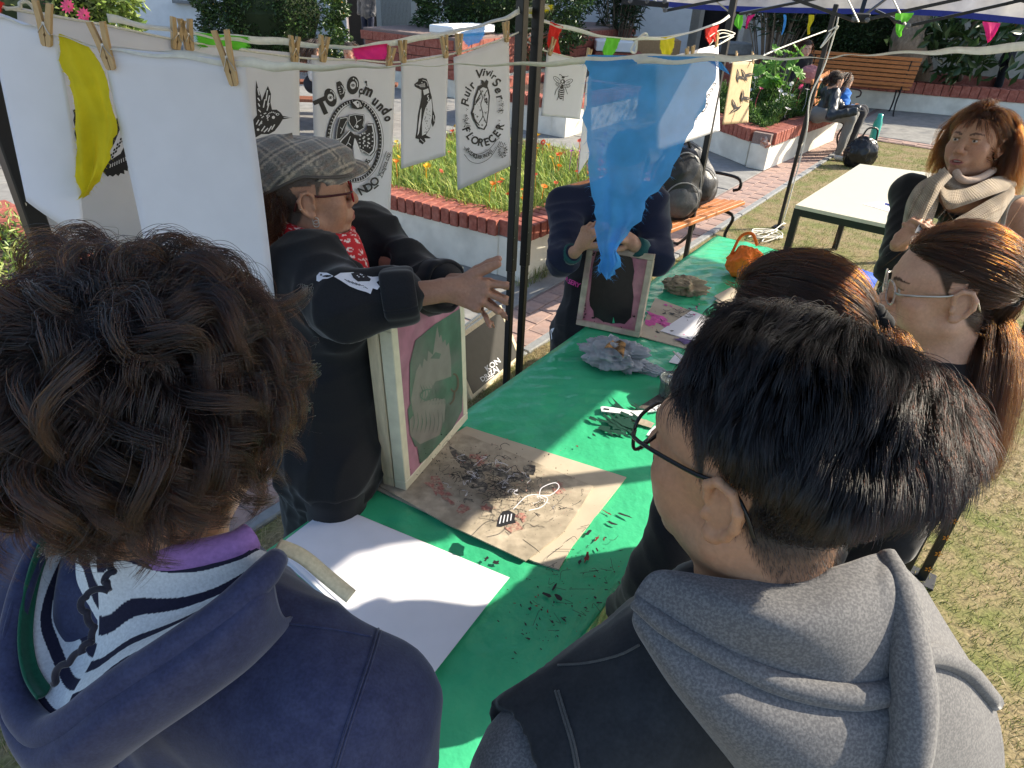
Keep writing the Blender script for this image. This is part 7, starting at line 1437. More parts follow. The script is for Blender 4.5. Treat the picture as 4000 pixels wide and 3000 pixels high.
# cap: crown and peak
def plaid_mat():
    m = bpy.data.materials.new("cap_plaid"); m.use_nodes = True; nt = m.node_tree; N = nt.nodes; L = nt.links; b = N["Principled BSDF"]; b.inputs["Roughness"].default_value = .95; b.inputs["Specular IOR Level"].default_value = .15; b.inputs["Sheen Weight"].default_value = .3
    a = N.new("ShaderNodeAttribute"); a.attribute_name = "Col"; nz = N.new("ShaderNodeTexNoise"); nz.inputs["Scale"].default_value = 320; tc = N.new("ShaderNodeTexCoord"); L.new(tc.outputs["Object"], nz.inputs["Vector"]); hs = N.new("ShaderNodeHueSaturation"); mr = N.new("ShaderNodeMapRange"); mr.inputs[1].default_value = .3; mr.inputs[2].default_value = .7; mr.inputs[3].default_value = .7; mr.inputs[4].default_value = 1.3
    L.new(nz.outputs["Fac"], mr.inputs[0]); L.new(mr.outputs[0], hs.inputs["Value"]); L.new(a.outputs["Color"], hs.inputs["Color"]); L.new(hs.outputs[0], b.inputs["Base Color"]); bp = N.new("ShaderNodeBump"); bp.inputs["Strength"].default_value = .3; bp.inputs["Distance"].default_value = .001; L.new(nz.outputs["Fac"], bp.inputs["Height"]); L.new(bp.outputs[0], b.inputs["Normal"]); return m
m_plaid = plaid_mat()
def plaid(a, b):
    c = np.tile(np.array([.17, .165, .155]), (len(a), 1)); 
    for q in (a, b):
        t = (q / .058) % 1.0
        for lo_, hi_, cc, w in ((.10, .2, (.55, .46, .36), .8), (.24, .29, (.012, .012, .015), .8), (.33, .42, (.5, .42, .33), .75), (.62, .72, (.2, .12, .09), .5), (.8, .84, (.03, .03, .035), .6)):
            k = (t > lo_) & (t < hi_); c[k] = c[k] * (1 - w * .6) + np.array(cc) * w * .6
    return c
n, m = 70, 110; th = np.linspace(0.0, 1.0, n); ph = np.linspace(0, 2 * np.pi, m, endpoint=False); T_, P_ = np.meshgrid(th, ph, indexing='ij'); sx_, cy_ = np.sin(P_), np.cos(P_)
prof_r = np.interp(T_, [0, .25, .5, .7, .85, .95, 1], [0, .45, .82, 1.0, 1.04, 1.0, .93]); prof_z = np.interp(T_, [0, .25, .5, .7, .85, .95, 1], [1, .97, .82, .55, .28, .08, 0])
X_ = sx_ * prof_r * .098; Y_ = cy_ * prof_r * np.where(cy_ > 0, .128, .118) - .006; Zt = .062 + prof_z * (.062 + .012 * np.maximum(-cy_, 0)) - .012 * np.maximum(cy_, 0) * prof_r + np.where(cy_ < 0, -.055 * np.abs(cy_) ** 1.5 * (T_ > .6) * (T_ - .6) / .4, 0) - .012 * np.maximum(cy_, 0) * (T_ > .7)
Lc = np.stack([X_, Y_, Zt], -1).reshape(-1, 3); seam = .0; Lc *= (1 + .004 * np.sin(P_ * 3 + T_ * 9)).reshape(-1, 1); Vc = H.c + (Lc * H.s) @ H.R.T; i, j = np.meshgrid(np.arange(n - 1), np.arange(m), indexing='ij'); Fc = np.stack([i * m + j, i * m + (j + 1) % m, (i + 1) * m + (j + 1) % m, (i + 1) * m + j], -1).reshape(-1, 4)
arcl = np.where(np.abs(Lc[:, 0]) > .06, 1, 1); ca, sa = math.cos(.5), math.sin(.5); A_ = Lc[:, 1] * ca + (Lc[:, 2] - np.abs(Lc[:, 0]) * .6) * sa; B_2 = -Lc[:, 1] * sa + (Lc[:, 2] - np.abs(Lc[:, 0]) * .6) * ca
cap_o = bpy.data.objects.new("flat_cap", None); COL.objects.link(cap_o); attach(cap_o, T)
def sub(o): o.parent = cap_o; o.matrix_parent_inverse = Matrix.Identity(4); return o
sub(mk("crown", Vc, Fc, m_plaid, None, True, plaid(A_ + .1, B_2 + .1)))
rows = []
for q, (yy, zz) in enumerate(((.088, .064), (.125, .058), (.15, .046), (.158, .036))):
    rows.append([H.w(x * (.078 - .006 * q) , yy - (abs(x) ** 2) * (.07 + .02 * q) , zz - .022 * abs(x) ** 2) for x in np.linspace(-1, 1, 9)])
def pcol(u, v): return plaid(u * .16 + .03, v * .07)
sub(loft(rows, 60, 24, "peak", m_plaid, None, pcol, .006))
B = MB(); ang = np.linspace(0, 2 * math.pi, 60); B.tube(np.array([H.w(.091 * math.sin(a), (.119 if math.cos(a) > 0 else .11) * math.cos(a) - .006, .061 - .028 * max(0, math.cos(a)) - .05 * abs(min(0, math.cos(a))) ** 1.5) for a in ang]), .004, 8, False); sub(B.build("band", M("cap_band", (.1, .09, .085), .95, .2, 200), None, True))
glasses(H, T, M("glasses_red", (.35, .01, .02), .2, 0, spec=.6), r=(.024, .021), sq=2.6, th=.0024, zc=-.006, temple_mat=M("temple_dark", (.06, .01, .012), .25, 0))
for q, rr2, lab in (((.084, -.006, .02), .005, "stud"), ((.088, -.028, -.012), .002, "stud")):
    B = MB(); B.lathe(H.w(*q), [(.001, -.003), (rr2, 0), (rr2 * .8, .003), (.001, .004)], 12, H.R[:, 0]); B.build("earring", M("red_stud", (.5, .01, .03), .15, 0) if rr2 > .003 else MATS["steel"], T, True)
for z in (-.043, -.05): B = MB(); t = np.linspace(0, 6.28, 20); B.tube(np.array([H.w(.079 + .001, .001 + .007 * math.cos(a), z - .004 + .008 * math.sin(a)) for a in t]), .0011, 6, False); B.build("hoop_earring", MATS["steel"], T, True)
# ring on the right hand, freckled ink spots
p, d_, dd_ = tips[2]; rp = D(1905, 1172, 1.64)
rc = None
# hair at the nape
r = np.random.default_rng(5); n_ = 260; m_ = 12; g = np.zeros((n_, m_, 3)); dirs = np.stack([r.uniform(-.85, .85, n_), -r.uniform(.45, 1, n_), r.uniform(-.75, .12, n_)], 1); p = on_scalp(dirs, 1.0); L = r.uniform(.07, .15, (n_, 1)); ph = r.uniform(0, 6, n_)
for k in range(m_):
    g[:, k] = p; t = k / m_; d = np.stack([.15 * np.sin(ph + k * .5), -.35 - .5 * t + .4 * np.sin(ph * 2 + k * .45), -1 + .9 * t ** 2 + 0 * ph], 1); d /= np.linalg.norm(d, axis=1, keepdims=True); p = p + d * L / m_
mhc = hair_mat("hair_redbrown", .72, .9, .35, .1, .3); strands("hair", clumped(H.c + (g * H.s) @ H.R.T, 26, .006, .4, .0016, 3), .00034, mhc, T)
# prints on the sleeve and skirt: small white penguin, sunlit lump of white paint
dr = DrawS(OV_TREE, D(1400, 1105, 1.6)) 
dr.poly([(1238, 1080), (1250, 1066), (1280, 1068), (1303, 1080), (1282, 1090), (1262, 1092), (1248, 1102), (1238, 1098)], "w"); dr.ell(1256, 1076, 4, 4, "k"); dr.stroke([(1268, 1082), (1290, 1080)], 2, "k")
dr.poly([(1305, 1082), (1330, 1068), (1380, 1066), (1420, 1078), (1455, 1084), (1480, 1082), (1486, 1095), (1470, 1105), (1484, 1122), (1474, 1134), (1456, 1128), (1448, 1150), (1430, 1142), (1400, 1134), (1365, 1120), (1335, 1100)], "w")
dr.poly([(1370, 1070), (1400, 1064), (1430, 1078), (1448, 1092), (1440, 1108), (1400, 1104), (1380, 1088)], "k")
for k in range(6): dr.stroke([(1345 + k * 14, 1092 + k * 5), (1366 + k * 14, 1106 + k * 5)], 2.4, "k")
for k in range(5): dr.ell(1395 + k * 6, 1080 + 6 * math.sin(k * 2), 3, 2, "w")
dr.build(T, "sleeve_print")
# ---- 6. person in navy behind the blue flag, holding the second screen
_D = D
def D(x, y, d): return _D(x, y, d * 1.08)
H = Head(D(2450, 640, 2.72), rot(168, 28, 6), 1.0); J = skeleton(H, 172, width=1.12); T = person(H.c, "person in a navy sweater and black apron holding up a screen behind the blue flag")
J['shr'] = D(2215, 800, 2.82); J['shl'] = D(2540, 800, 2.82); J['elr'] = D(2200, 1010, 2.68); J['ell'] = D(2570, 1010, 2.72); J['wrr'] = D(2245, 985, 2.60); J['wrl'] = D(2470, 955, 2.62); J['neck'] = D(2400, 735, 2.84); J['chest'] = D(2385, 930, 2.92); J['waist'] = D(2350, 1120, 3.0); J['pelvis'] = D(2320, 1300, 3.06)
for s, x in (('r', -1), ('l', 1)): J['hip' + s] = J['pelvis'] + np.array([x * .09, 0, -.05]); J['kn' + s] = J['hip' + s] * [1, 1, 0] + ZA * .42; J['an' + s] = J['hip' + s] * [1, 1, 0] + ZA * .09; J['toe' + s] = J['an' + s] + np.array([0, -.13, -.05])
toC = nrm(C0 - J['wrr'])
hr_ = (D(2262, 968, 2.585), D(2300, 905, 2.55) - D(2250, 985, 2.6), nrm(toC + np.array([-.6, 0, .3])), D(2310, 960, 2.56) - D(2250, 930, 2.6), [(6, 38, 40, 25), (0, 42, 42, 25), (-5, 46, 42, 25), (-10, 50, 40, 25)], (50, 25, .5), dict(sc=.98))
hl_ = (D(2480, 945, 2.64), D(2440, 918, 2.6) - D(2490, 945, 2.64), nrm(toC + np.array([.2, 0, .9])), D(2440, 950, 2.6) - D(2470, 900, 2.64), [(6, 38, 40, 25), (0, 42, 42, 25), (-5, 46, 42, 25), (-10, 50, 40, 25)], (40, 25, .5), dict(sc=.98))
body_mesh(T, H, J, (.44, .25, .165), fine=.005, hands=[hr_, hl_], paintkw=dict(hair=(.03, .025, .02), hairline=lambda x, y, z: (y < .02) | (z > .06)), spans=[(D(2230, 1000, 2.6) - [.03, .08, .0], D(2520, 880, 2.6) + [.03, .05, .06], .0038)])
m_navys = fabric("navy_sweater", (.014, .019, .045), 500)
lo, hi = bounds([J[k] for k in ('neck', 'shr', 'shl', 'elr', 'ell', 'wrr', 'wrl', 'pelvis', 'chest')], .2); f = Field(lo, hi, .009); torso_field(f, J, .03, 1.1, 1.12)
for s, e in (('r', .5), ('l', .5)): a, b, c = J['sh' + s], J['el' + s], J['wr' + s]; f.cap(a, b, .075, .068, .04); f.cap(b, b + (c - b) * e, .064, .05, .03)
f.cap(H.w(0, 0, -.06), J['neck'], .06, .06, .004, 's'); f.warp(.005, 18, 9); V, F = f.mesh(); V = folds(relax(V, F, 1), F, .011, 12, 6, 8); mk("sweater", V, F, m_navys, T, True)
for s in 'rl': B = MB(); a = J['el' + s] + (J['wr' + s] - J['el' + s]) * .62; b = J['el' + s] + (J['wr' + s] - J['el' + s]) * .86; B.tube([a, b], [.044, .04], 16); B.build("cuff", fabric("teal_cuff", (.02, .09, .09), 500), T, True)
# apron with print and social handle
pa_ = J['chest']; lo, hi = bounds([J['chest'], J['pelvis'], J['knl'], J['knr']], .26); f = Field(lo, hi, .011); torso_field(f, J, .042, 1.1, 1.12); f.cap(J['pelvis'], J['pelvis'] * [1, 1, 0] + ZA * .35, .185, .215, .08); f.half(J['chest'] + ZA * .03, (0, 0, 1)); f.half(J['pelvis'] + np.array([0, .06, 0]), (0, 1, 0)); f.warp(.005, 15, 2); V, F = f.mesh(); V = folds(relax(V, F, 1), F, .01, 14, 5, 7); ap = mk("apron", V, F, m_black_o, T, True); AP_TREE = bvh_of(V, F); lower(J, T)
dr = DrawS(AP_TREE, D(2220, 1100, 2.9)); mpk = M("print_pink", (.6, .05, .3), .6)
dr.stroke([(2200, 1076), (2203, 1094), (2216, 1100), (2217, 1082), (2202, 1075)], 3, "p", n=0); dr.ring(2209, 1088, 4, 5, 2.4, "p", n=14)
for ch, x, y in (("S", 2226, 1100), ("E", 2236, 1104), ("R", 2247, 1109), ("Y", 2259, 1114)): dr.text(ch, x, y, 24, .35, "p", .03)
dr.poly([(2158, 1212), (2178, 1208), (2174, 1234), (2164, 1252), (2190, 1256), (2212, 1272), (2190, 1276), (2168, 1280), (2160, 1300), (2154, 1286), (2146, 1262), (2152, 1240)], "w"); dr.stroke([(2154, 1290), (2158, 1326)], 3, "w")
for k in range(5): dr.stroke([(2164 + k * 8, 1262 + k * 2), (2172 + k * 8, 1272)], 1.6, "k")
dr.stroke([(2164, 1222), (2158, 1244)], 2, "k"); dr.build(T, "apron_print", {"p": mpk})
mhd = mhb; cap_mesh(H, 1.05, "hair_base", m_darkcap, T, -.5, .15)
pony(H, T, (0, -.12, -.02), [H.w(.02, -.14, -.07), H.w(.03, -.13, -.16)], mhd, 2400, 33, .3, .8)
D = _D
# ---- 7. woman with the knitted scarf
_D = D
def D(x, y, d): return _D(x, y, d * 1.35)
H = Head(_D(3813, 558, 2.6), rot(124, -10, 6), 1.04); J = skeleton(H, 118, width=1.0); T = person(H.c, "woman with wavy auburn hair and a chunky beige knitted scarf at the right edge")
J['shl'] = D(3985, 840, 1.92); J['shr'] = D(3560, 760, 2.02); J['ell'] = D(4010, 1080, 1.86); J['elr'] = D(3490, 1050, 1.92); J['wrr'] = D(3520, 930, 1.83); J['wrl'] = D(3640, 960, 1.82); J['neck'] = D(3800, 720, 1.97); J['chest'] = D(3790, 980, 2.02)
hR = (D(3510, 945, 1.82), D(3580, 890, 1.80) - D(3505, 950, 1.82), nrm(C0 - D(3540, 930, 1.8)), D(3590, 930, 1.79) - D(3560, 870, 1.8), [(6, 40, 45, 30), (0, 45, 45, 30), (-5, 50, 45, 30), (-9, 52, 45, 30)], (20, 10, .3), dict(sc=.95))
hL = (D(3680, 975, 1.82), D(3580, 905, 1.78) - D(3690, 975, 1.82), nrm(C0 - D(3600, 930, 1.8) + [0, 0, .3]), D(3620, 900, 1.78) - D(3640, 960, 1.78), [(4, 14, 20, 12), (0, 20, 24, 14), (-5, 28, 30, 20), (-9, 34, 34, 20)], (20, 8, .2), dict(sc=.95))
body_mesh(T, H, J, (.43, .235, .15), fine=.0034, hands=[hR, hL], headkw=dict(nose=1.05, jaw=1.02, mouth=.0036, lid=.0031), spans=[(D(3500, 1000, 1.8) - [.02, .08, .02], D(3700, 860, 1.8) + [.02, .06, .04], .0038)],
    paintkw=dict(hair=(.09, .04, .022), brow=(.12, .06, .04), brow_t=.0034, lip=(.33, .12, .1), hairline=lambda x, y, z: hl(x, y, z, .008)))
eyes(H, T, look=(.05, -.05))
B = MB(); B.box(H.w(0, .09, -.0685), np.array([.024, .006, .0042]), [H.R[:, 0], H.R[:, 1], H.R[:, 2]], .001); B.build("teeth", M("teeth", (.7, .66, .58), .3, 0), T)
m_blk = fabric("black_dress", (.014, .014, .015), 800)
lo, hi = bounds([J[k] for k in ('neck', 'shr', 'shl', 'elr', 'ell', 'wrr', 'wrl', 'pelvis', 'chest')], .17); lo[2] = .3; f = Field(lo, hi, .009); torso_field(f, J, .014, .98); f.cap(J['pelvis'], J['pelvis'] * [1, 1, 0] + ZA * .35, .15, .19, .08); f.cap(J['shr'], J['elr'], .066, .06, .03); f.cap(J['elr'], J['elr'] + (J['wrr'] - J['elr']) * .45, .056, .05, .02)
f.cap(J['shl'] + ZA * .05 + nrm(J['shl'] - J['shr']) * .02, J['ell'] + nrm(J['shl'] - J['shr']) * .0, .085, .08, .01, 's'); f.ell(J['neck'] + J['R'][:, 1] * .05, (.12, .12, .1), None, .02, 's'); f.warp(.004, 20, 6); V, F = f.mesh(); V = folds(V, F, .007, 3, 7, 6); mk("dress", V, F, m_blk, T, True); lower(J, T, m_blk)
B = MB(); B.tube(spline([D(4030, 770, 1.95), D(3960, 770, 1.90), D(3925, 800, 1.87), D(3905, 870, 1.84), D(3885, 950, 1.80), D(3870, 1020, 1.79)], 24), .017, 8, flat=.25); st_ = B.build("camera_strap", fabric("strap_black", (.012, .012, .012), 600), T, True)
B = MB(); B.tube(spline([D(3908, 800, 1.865), D(3890, 870, 1.835), D(3868, 950, 1.795), D(3850, 1010, 1.785)], 20), .003, 6); B.build("strap_piping", m_red, T, True)
dr = Draw(D(3876, 880, 1.79), nrm(C0 - D(3876, 880, 1.8))); dr.text("Mar", 3872, 898, 34, -1.2, "w", .02); dr.build(T, "strap_lettering")
# scarf, traced as knitted folds
def knit_mat():
    m = M("beige_knit", (.52, .41, .29), .95, .12, 14, bump=0, spec=.2); nt = m.node_tree; N = nt.nodes; L = nt.links; b = N["Principled BSDF"]; b.inputs["Sheen Weight"].default_value = .3
    a = N.new("ShaderNodeAttribute"); a.attribute_name = "Col"; bp = N.new("ShaderNodeBump"); bp.inputs["Strength"].default_value = .9; bp.inputs["Distance"].default_value = .006; sep = N.new("ShaderNodeSeparateColor"); L.new(a.outputs["Color"], sep.inputs[0]); L.new(sep.outputs[0], bp.inputs["Height"]); L.new(bp.outputs[0], b.inputs["Normal"])
    old = b.inputs["Base Color"].links[0].from_socket; mx = N.new("ShaderNodeMix"); mx.data_type = 'RGBA'; mx.blend_type = 'MULTIPLY'; mx.inputs["Factor"].default_value = .75; L.new(old, mx.inputs["A"]); L.new(a.outputs["Color"], mx.inputs["B"]); L.new(mx.outputs["Result"], b.inputs["Base Color"]); return m
m_kn = knit_mat()
def knitc(nu, nv):
    def c(u, v):
        a = np.abs(np.sin(u * nu * math.pi + .6 * np.sin(v * nv * math.pi * 2))); b = .5 + .5 * np.sin(v * nv * 2 * math.pi); k = .2 + .8 * (a * .55 + b * .45); rib = .75 + .25 * np.cos(u * nu * math.pi / 4); return np.repeat((k * rib)[:, None], 3, 1)
    return c
def pd3(L): return [D(x, y, d) for x, y, d in L]
SC_ = [([pd3([(3690, 655, 1.86), (3640, 700, 1.84), (3600, 760, 1.84), (3570, 820, 1.84), (3540, 880, 1.84)]), pd3([(3700, 672, 1.84), (3660, 720, 1.81), (3625, 790, 1.81), (3600, 850, 1.81), (3580, 900, 1.81)]), pd3([(3715, 690, 1.86), (3672, 740, 1.84), (3660, 800, 1.84), (3640, 860, 1.84), (3625, 910, 1.85)])], 30, 12),
       ([pd3([(3660, 680, 1.90), (3590, 720, 1.90), (3550, 780, 1.90), (3535, 840, 1.90), (3525, 900, 1.90)]), pd3([(3650, 700, 1.86), (3590, 760, 1.85), (3560, 810, 1.85), (3545, 860, 1.86), (3535, 905, 1.86)]), pd3([(3660, 720, 1.86), (3630, 780, 1.85), (3610, 830, 1.85), (3590, 880, 1.86), (3580, 920, 1.86)])], 30, 12),
       ([pd3([(3670, 690, 1.88), (3690, 740, 1.85), (3740, 745, 1.85), (3800, 730, 1.86), (3880, 695, 1.89), (3940, 690, 1.93)]), pd3([(3668, 730, 1.85), (3690, 780, 1.81), (3750, 785, 1.81), (3830, 755, 1.82), (3910, 725, 1.86), (3965, 715, 1.91)]), pd3([(3680, 770, 1.86), (3705, 815, 1.82), (3765, 800, 1.82), (3850, 770, 1.83), (3925, 745, 1.87), (3965, 730, 1.92)])], 44, 14),
       ([pd3([(3930, 720, 1.91), (3880, 770, 1.87), (3800, 820, 1.84), (3730, 860, 1.83), (3670, 900, 1.83)]), pd3([(3960, 740, 1.88), (3910, 800, 1.83), (3840, 850, 1.80), (3760, 900, 1.79), (3700, 950, 1.79)]), pd3([(3950, 790, 1.90), (3900, 860, 1.85), (3850, 920, 1.82), (3800, 960, 1.81), (3740, 990, 1.81)])], 44, 16),
       ([pd3([(3670, 660, 1.93), (3720, 690, 1.93), (3800, 720, 1.95), (3880, 690, 1.97), (3940, 650, 2.0)]), pd3([(3660, 690, 1.91), (3720, 720, 1.89), (3800, 738, 1.90), (3890, 705, 1.92), (3960, 670, 1.96)]), pd3([(3680, 720, 1.91), (3730, 750, 1.88), (3800, 760, 1.88), (3900, 725, 1.90), (3970, 690, 1.94)])], 44, 10)]
sc_o = None
for k, (rows, nu, nv) in enumerate(SC_):
    o = loft(rows, 200, 70, "scarf" if k == 0 else "scarf_fold", m_kn, T if sc_o is None else sc_o, knitc(nu, nv), .008)
    if sc_o is None: sc_o = o
    else: o.parent = T; o.matrix_parent_inverse = Matrix.Translation(-T.location)
B = MB(); B.tube(spline(pd3([(3735, 672, 1.90), (3750, 695, 1.88), (3780, 705, 1.88), (3830, 695, 1.89), (3880, 665, 1.92)]), 30), .013, 10); B.build("polo_neck", fabric("beige_jersey", (.5, .38, .3), 900), T, True)
B = MB(); B.lathe(H.w(-.078, -.002, -.046), [(.001, -.004), (.004, 0), (.001, .004)], 10, (0, -1, 0)); B.build("earring", MATS["steel"], T, True)
# sunglasses held in the hands
B = MB(); B.sheet(lambda u, v: D(3575 + 50 * u, 905 - 34 * math.sin(math.pi * u) * (1 - v) + 6 * v, 1.775 + .01 * math.sin(3 * u)), 14, 5); B.build("sunglasses", M("sunglass_lens", (.01, .01, .01), .08, 0, spec=.6), None, True, label="dark sunglasses held in the hands of the woman with the scarf", cat="sunglasses")
mha = hair_mat("hair_auburn_wavy", .74, .75, .3, .16, .3); cap_mesh(H, 1.02, "hair_base", M("scalp_auburn", (.04, .015, .01), .8), T, -.55, .34)
def wavy(H, T, mat, n=520, per=18, seed=6, L0=.24, L1=.33, front=.5, lop=.45):
    r = np.random.default_rng(seed); dirs = scalp_dirs(int(n * 1.4), front, -.5, seed); dirs = dirs[(dirs[:, 0] < .35) | (np.random.default_rng(2).random(len(dirs)) < lop)]; n = len(dirs); m = 22; g = np.zeros((n, m, 3)); p = on_scalp(dirs, 1.01); part = np.array([-.35, .2, 1.0]); tang = dirs - nrm(part); tang -= dirs * (tang * dirs).sum(1, keepdims=True); tang /= np.linalg.norm(tang, axis=1, keepdims=True) + 1e-6; L = r.uniform(L0, L1, (n, 1)); ph = r.uniform(0, 6, n); om = r.uniform(.35, .6, n); sgn = np.sign(dirs[:, :1]); 
    for k in range(m):
        g[:, k] = p; t = k / m; d = tang * (1 - t) + np.array([0, -.35, -.9]) * (.25 + t) + np.concatenate([sgn * .12, 0 * sgn, 0 * sgn], 1) * (.4 * (t < .5)) + np.stack([np.sin(ph + om * k), np.cos(ph + om * k), 0 * ph], 1) * (.22 * min(1, t * 2)) + dirs * .22 * (1 - t) ** 3; d[:, 1] -= 1.3 * (p[:, 1] > -.02) * (t > .04); d /= np.linalg.norm(d, axis=1, keepdims=True); p = p + d * L / m
        q = (p - SCALP_C) / (SCALP_R * np.array([1.06, 1.05, 1.25])); rad = np.linalg.norm(q, axis=1, keepdims=True); inside = (rad < 1) & (k > 1); p[:, 0] = np.where((p[:, 1] > -.01) & (p[:, 2] < .075) & (k > 1), np.sign(p[:, 0]) * np.maximum(np.abs(p[:, 0]), .08), p[:, 0]); p = np.where(inside, SCALP_C + q / np.maximum(rad, .2) * SCALP_R * np.array([1.06, 1.05, 1.25]), p)
    return strands("hair", clumped(H.c + (g * H.s) @ H.R.T, per, .0042, .6, .0004, seed), .0003, mat, T)
wavy(H, T, mha)

D = _D
# ------------------------------------------------------------------ benches, bags and the people further off
m_slat = M("bench_wood", (.42, .16, .055), .5, .25, 5, bump=.2, bs=40, stretch=(1, 1, 5)); m_iron = M("wrought_iron", (.015, .015, .016), .5)
def bench(label, c, al, L, nb=7, ns=6, hb=.42, sh=.43, depth=.42):
    # c: middle of the seat's front edge on the ground, al: along the seat; the sitter looks to the side -z cross al
    al = nrm(al); fr = np.array([al[1], -al[0], 0]); c = np.array(c, float) * [1, 1, 0]; T = thing("bench", c, label, "bench", "slatted wooden benches")
    w = depth / ns
    for k in range(ns): B = MB(); B.box(c - fr * (w * (k + .5)) + ZA * (sh + .012 * abs(k - ns / 2)), (L, w * .78, .03), [al, fr, ZA], .004); B.build("seat_slat", m_slat, T)
    for k in range(nb):
        z = sh + .1 + k * hb / nb; B = MB(); tl = nrm(ZA - fr * .28); B.box(c - fr * (depth + .02 + .28 * (z - sh)) + ZA * z, (L, .03, hb / nb * .76), [al, np.cross(tl, al), tl], .004); B.build("back_slat", m_slat, T)
    for s in (-.42, .42):
        o = c + al * L * s; P = lambda f, z: o + fr * f + ZA * z; B = MB()
        B.tube(spline([P(.1, .0), P(.02, .03), P(-.06, .2), P(-.02, .36), P(-.1, sh - .03), P(-depth, sh - .03)], 20), .014, 6); B.tube(spline([P(-depth - .12, 0), P(-depth - .04, .03), P(-depth + .06, .2), P(-depth, sh - .03), P(-depth - .03 - .28 * hb, sh + hb)], 20), .014, 6)
        B.tube(spline([P(-depth - .05, sh + .24), P(-.2, sh + .26), P(-.04, sh + .25), P(-.02, sh + .18), P(-.07, sh + .15)], 16), .013, 6); B.build("iron_side", m_iron, T)
    return T
a = G(2868, 800, .43); b = G(2590, 905, .43); bd = nrm((b - a) * [1, 1, 0]); bf = np.array([bd[1], -bd[0], 0]); bf = bf if bf @ (C0 - a) > 0 else -bf
bench("slatted bench holding two backpacks behind the person in navy", a + bd * .85 + bf * .1, bd if np.cross(bd, ZA) @ bf > 0 else -bd, 1.7, nb=4, hb=.3)
# backpacks
m_nyl = M("nylon_black", (.025, .025, .027), .4, .2, 12, bump=.3, bs=60); m_gnyl = M("nylon_grey", (.085, .085, .09), .45, .2, 12, bump=.3, bs=60); m_zip = M("zip_grey", (.2, .2, .2), .4)
def backpack(label, c, R, sz, mat, mat2):
    T = thing("backpack", c, label, "backpack", "backpacks on the bench"); w, d, h = sz; X, Yv, Z_ = R; f = Field(c - .4, c + np.array([.4, .4, .7]), .012); RR = np.stack(R, 1)
    f.ell(c + Z_ * h * .45, (w * .52, d * .5, h * .5), RR, .02); f.ell(c + Z_ * h * .25 + Yv * d * .05, (w * .5, d * .5, h * .28), RR, .05); f.half(c + Z_ * .01, -Z_); f.warp(.006, 22, 2); V, F = f.mesh(); V = folds(V, F, .006, 3, 8, 5); mk("bag_body", V, F, mat, T, True)
    f = Field(c - .4, c + np.array([.4, .4, .7]), .012); f.ell(c + Z_ * h * .28 + Yv * d * .34, (w * .4, d * .28, h * .24), RR, .02); f.warp(.004, 25, 4); V, F = f.mesh(); mk("front_pocket", V, F, mat2, T, True)
    B = MB(); t = np.linspace(0, math.pi, 24); B.tube(np.array([c + Z_ * (h * .3 + h * .24 * math.sin(q)) + X * w * .38 * math.cos(q) + Yv * d * .5 for q in t]), .005, 6); B.build("zip", m_zip, T)
    B = MB(); B.tube(np.array([c + Z_ * (h * .42 + h * .48 * math.sin(q)) + X * w * .42 * math.cos(q) + Yv * d * .28 for q in t]), .005, 6); B.build("zip", m_zip, T)
    B = MB(); B.tube(spline([c + Z_ * h * .93 - X * .05, c + Z_ * h * 1.06, c + Z_ * h * .93 + X * .05], 12), .012, 6); B.build("handle", m_nyl, T)
    for s in (-1, 1): B = MB(); B.tube(spline([c + Z_ * h * .88 + X * s * w * .25 - Yv * d * .35, c + Z_ * h * .55 + X * s * w * .42 - Yv * d * .62, c + Z_ * h * .12 + X * s * w * .42 - Yv * d * .4], 14), .018, 6, flat=.4); B.build("strap", m_nyl, T)
backpack("upright black backpack with ribbed pocket on the bench, left of the pair", G(2625, 850, .46), [nrm(np.array([1, .15, 0])), nrm(np.array([.15, -1, 0])), ZA], (.36, .26, .56), m_nyl, m_gnyl)
zt = nrm(ZA + np.array([-.55, .25, 0])); yv = nrm(np.cross(np.array([1, .2, 0]), zt)); yv = yv if yv[1] < 0 else -yv
backpack("grey glossy backpack leaning on the other one, on the bench", G(2745, 800, .46), [nrm(np.cross(yv, zt)), yv, zt], (.34, .22, .58), m_gnyl, m_nyl)
# bench of the couple, and the empty one behind with its back to the wall
s0 = G(3230, 590); cl = thing("x", s0, "x", "x"); bpy.data.objects.remove(cl)
cdir = nrm(G(3330, 470) - G(3180, 640)); cf = np.array([cdir[1], -cdir[0], 0])
cb_ = G(3262, 560); bench("bench beside the daisy planter with a couple sitting on it", cb_ + cf * .12, cdir, 1.5, nb=5)
ec = G(3300, 408); bench("empty slatted bench facing the camera behind the couple", G(3300, 420) , -dE, 1.9, nb=7, hb=.5)
def bg_person(label, H, J, skin, top, legs, hair_m, hstyle="cap", group=None, coarse=.018, shoe=None, topw=1.0, rj=None):
    T = person(H.c, label, group); body_mesh(T, H, J, skin, fine=.006, coarse=coarse, paintkw=dict(hair=(.03, .02, .015), brow=(.05, .03, .02), hairline=hl))
    lo, hi = bounds([J[k] for k in ('neck', 'shr', 'shl', 'elr', 'ell', 'wrr', 'wrl', 'pelvis', 'chest')], .18); f = Field(lo, hi, .014); torso_field(f, J, .024, topw)
    for s in 'rl': arm_field(f, J, s, .022, .92)
    f.cap(H.w(0, 0, -.06), J['neck'], .055, .055, .0, 's'); f.warp(.005, 18, 3); V, F = f.mesh(); V = folds(V, F, .012, 5, 6, 6); mk("jacket", V, F, top, T, True); lower(J, T, legs, shoe); cap_mesh(H, 1.06, "hair_base", m_darkcap, T, -.6, .25)
    if hstyle == "pony": pony(H, T, (0, -.12, .01), [H.w(0, -.15, -.03), H.w(0, -.14, -.09)], hair_m, 1500, 41, .33, .8)
    elif hstyle: wavy(H, T, hair_m, 130, 12, 9, .2 if hstyle == "mid" else .3, .26 if hstyle == "mid" else .42)
    return T
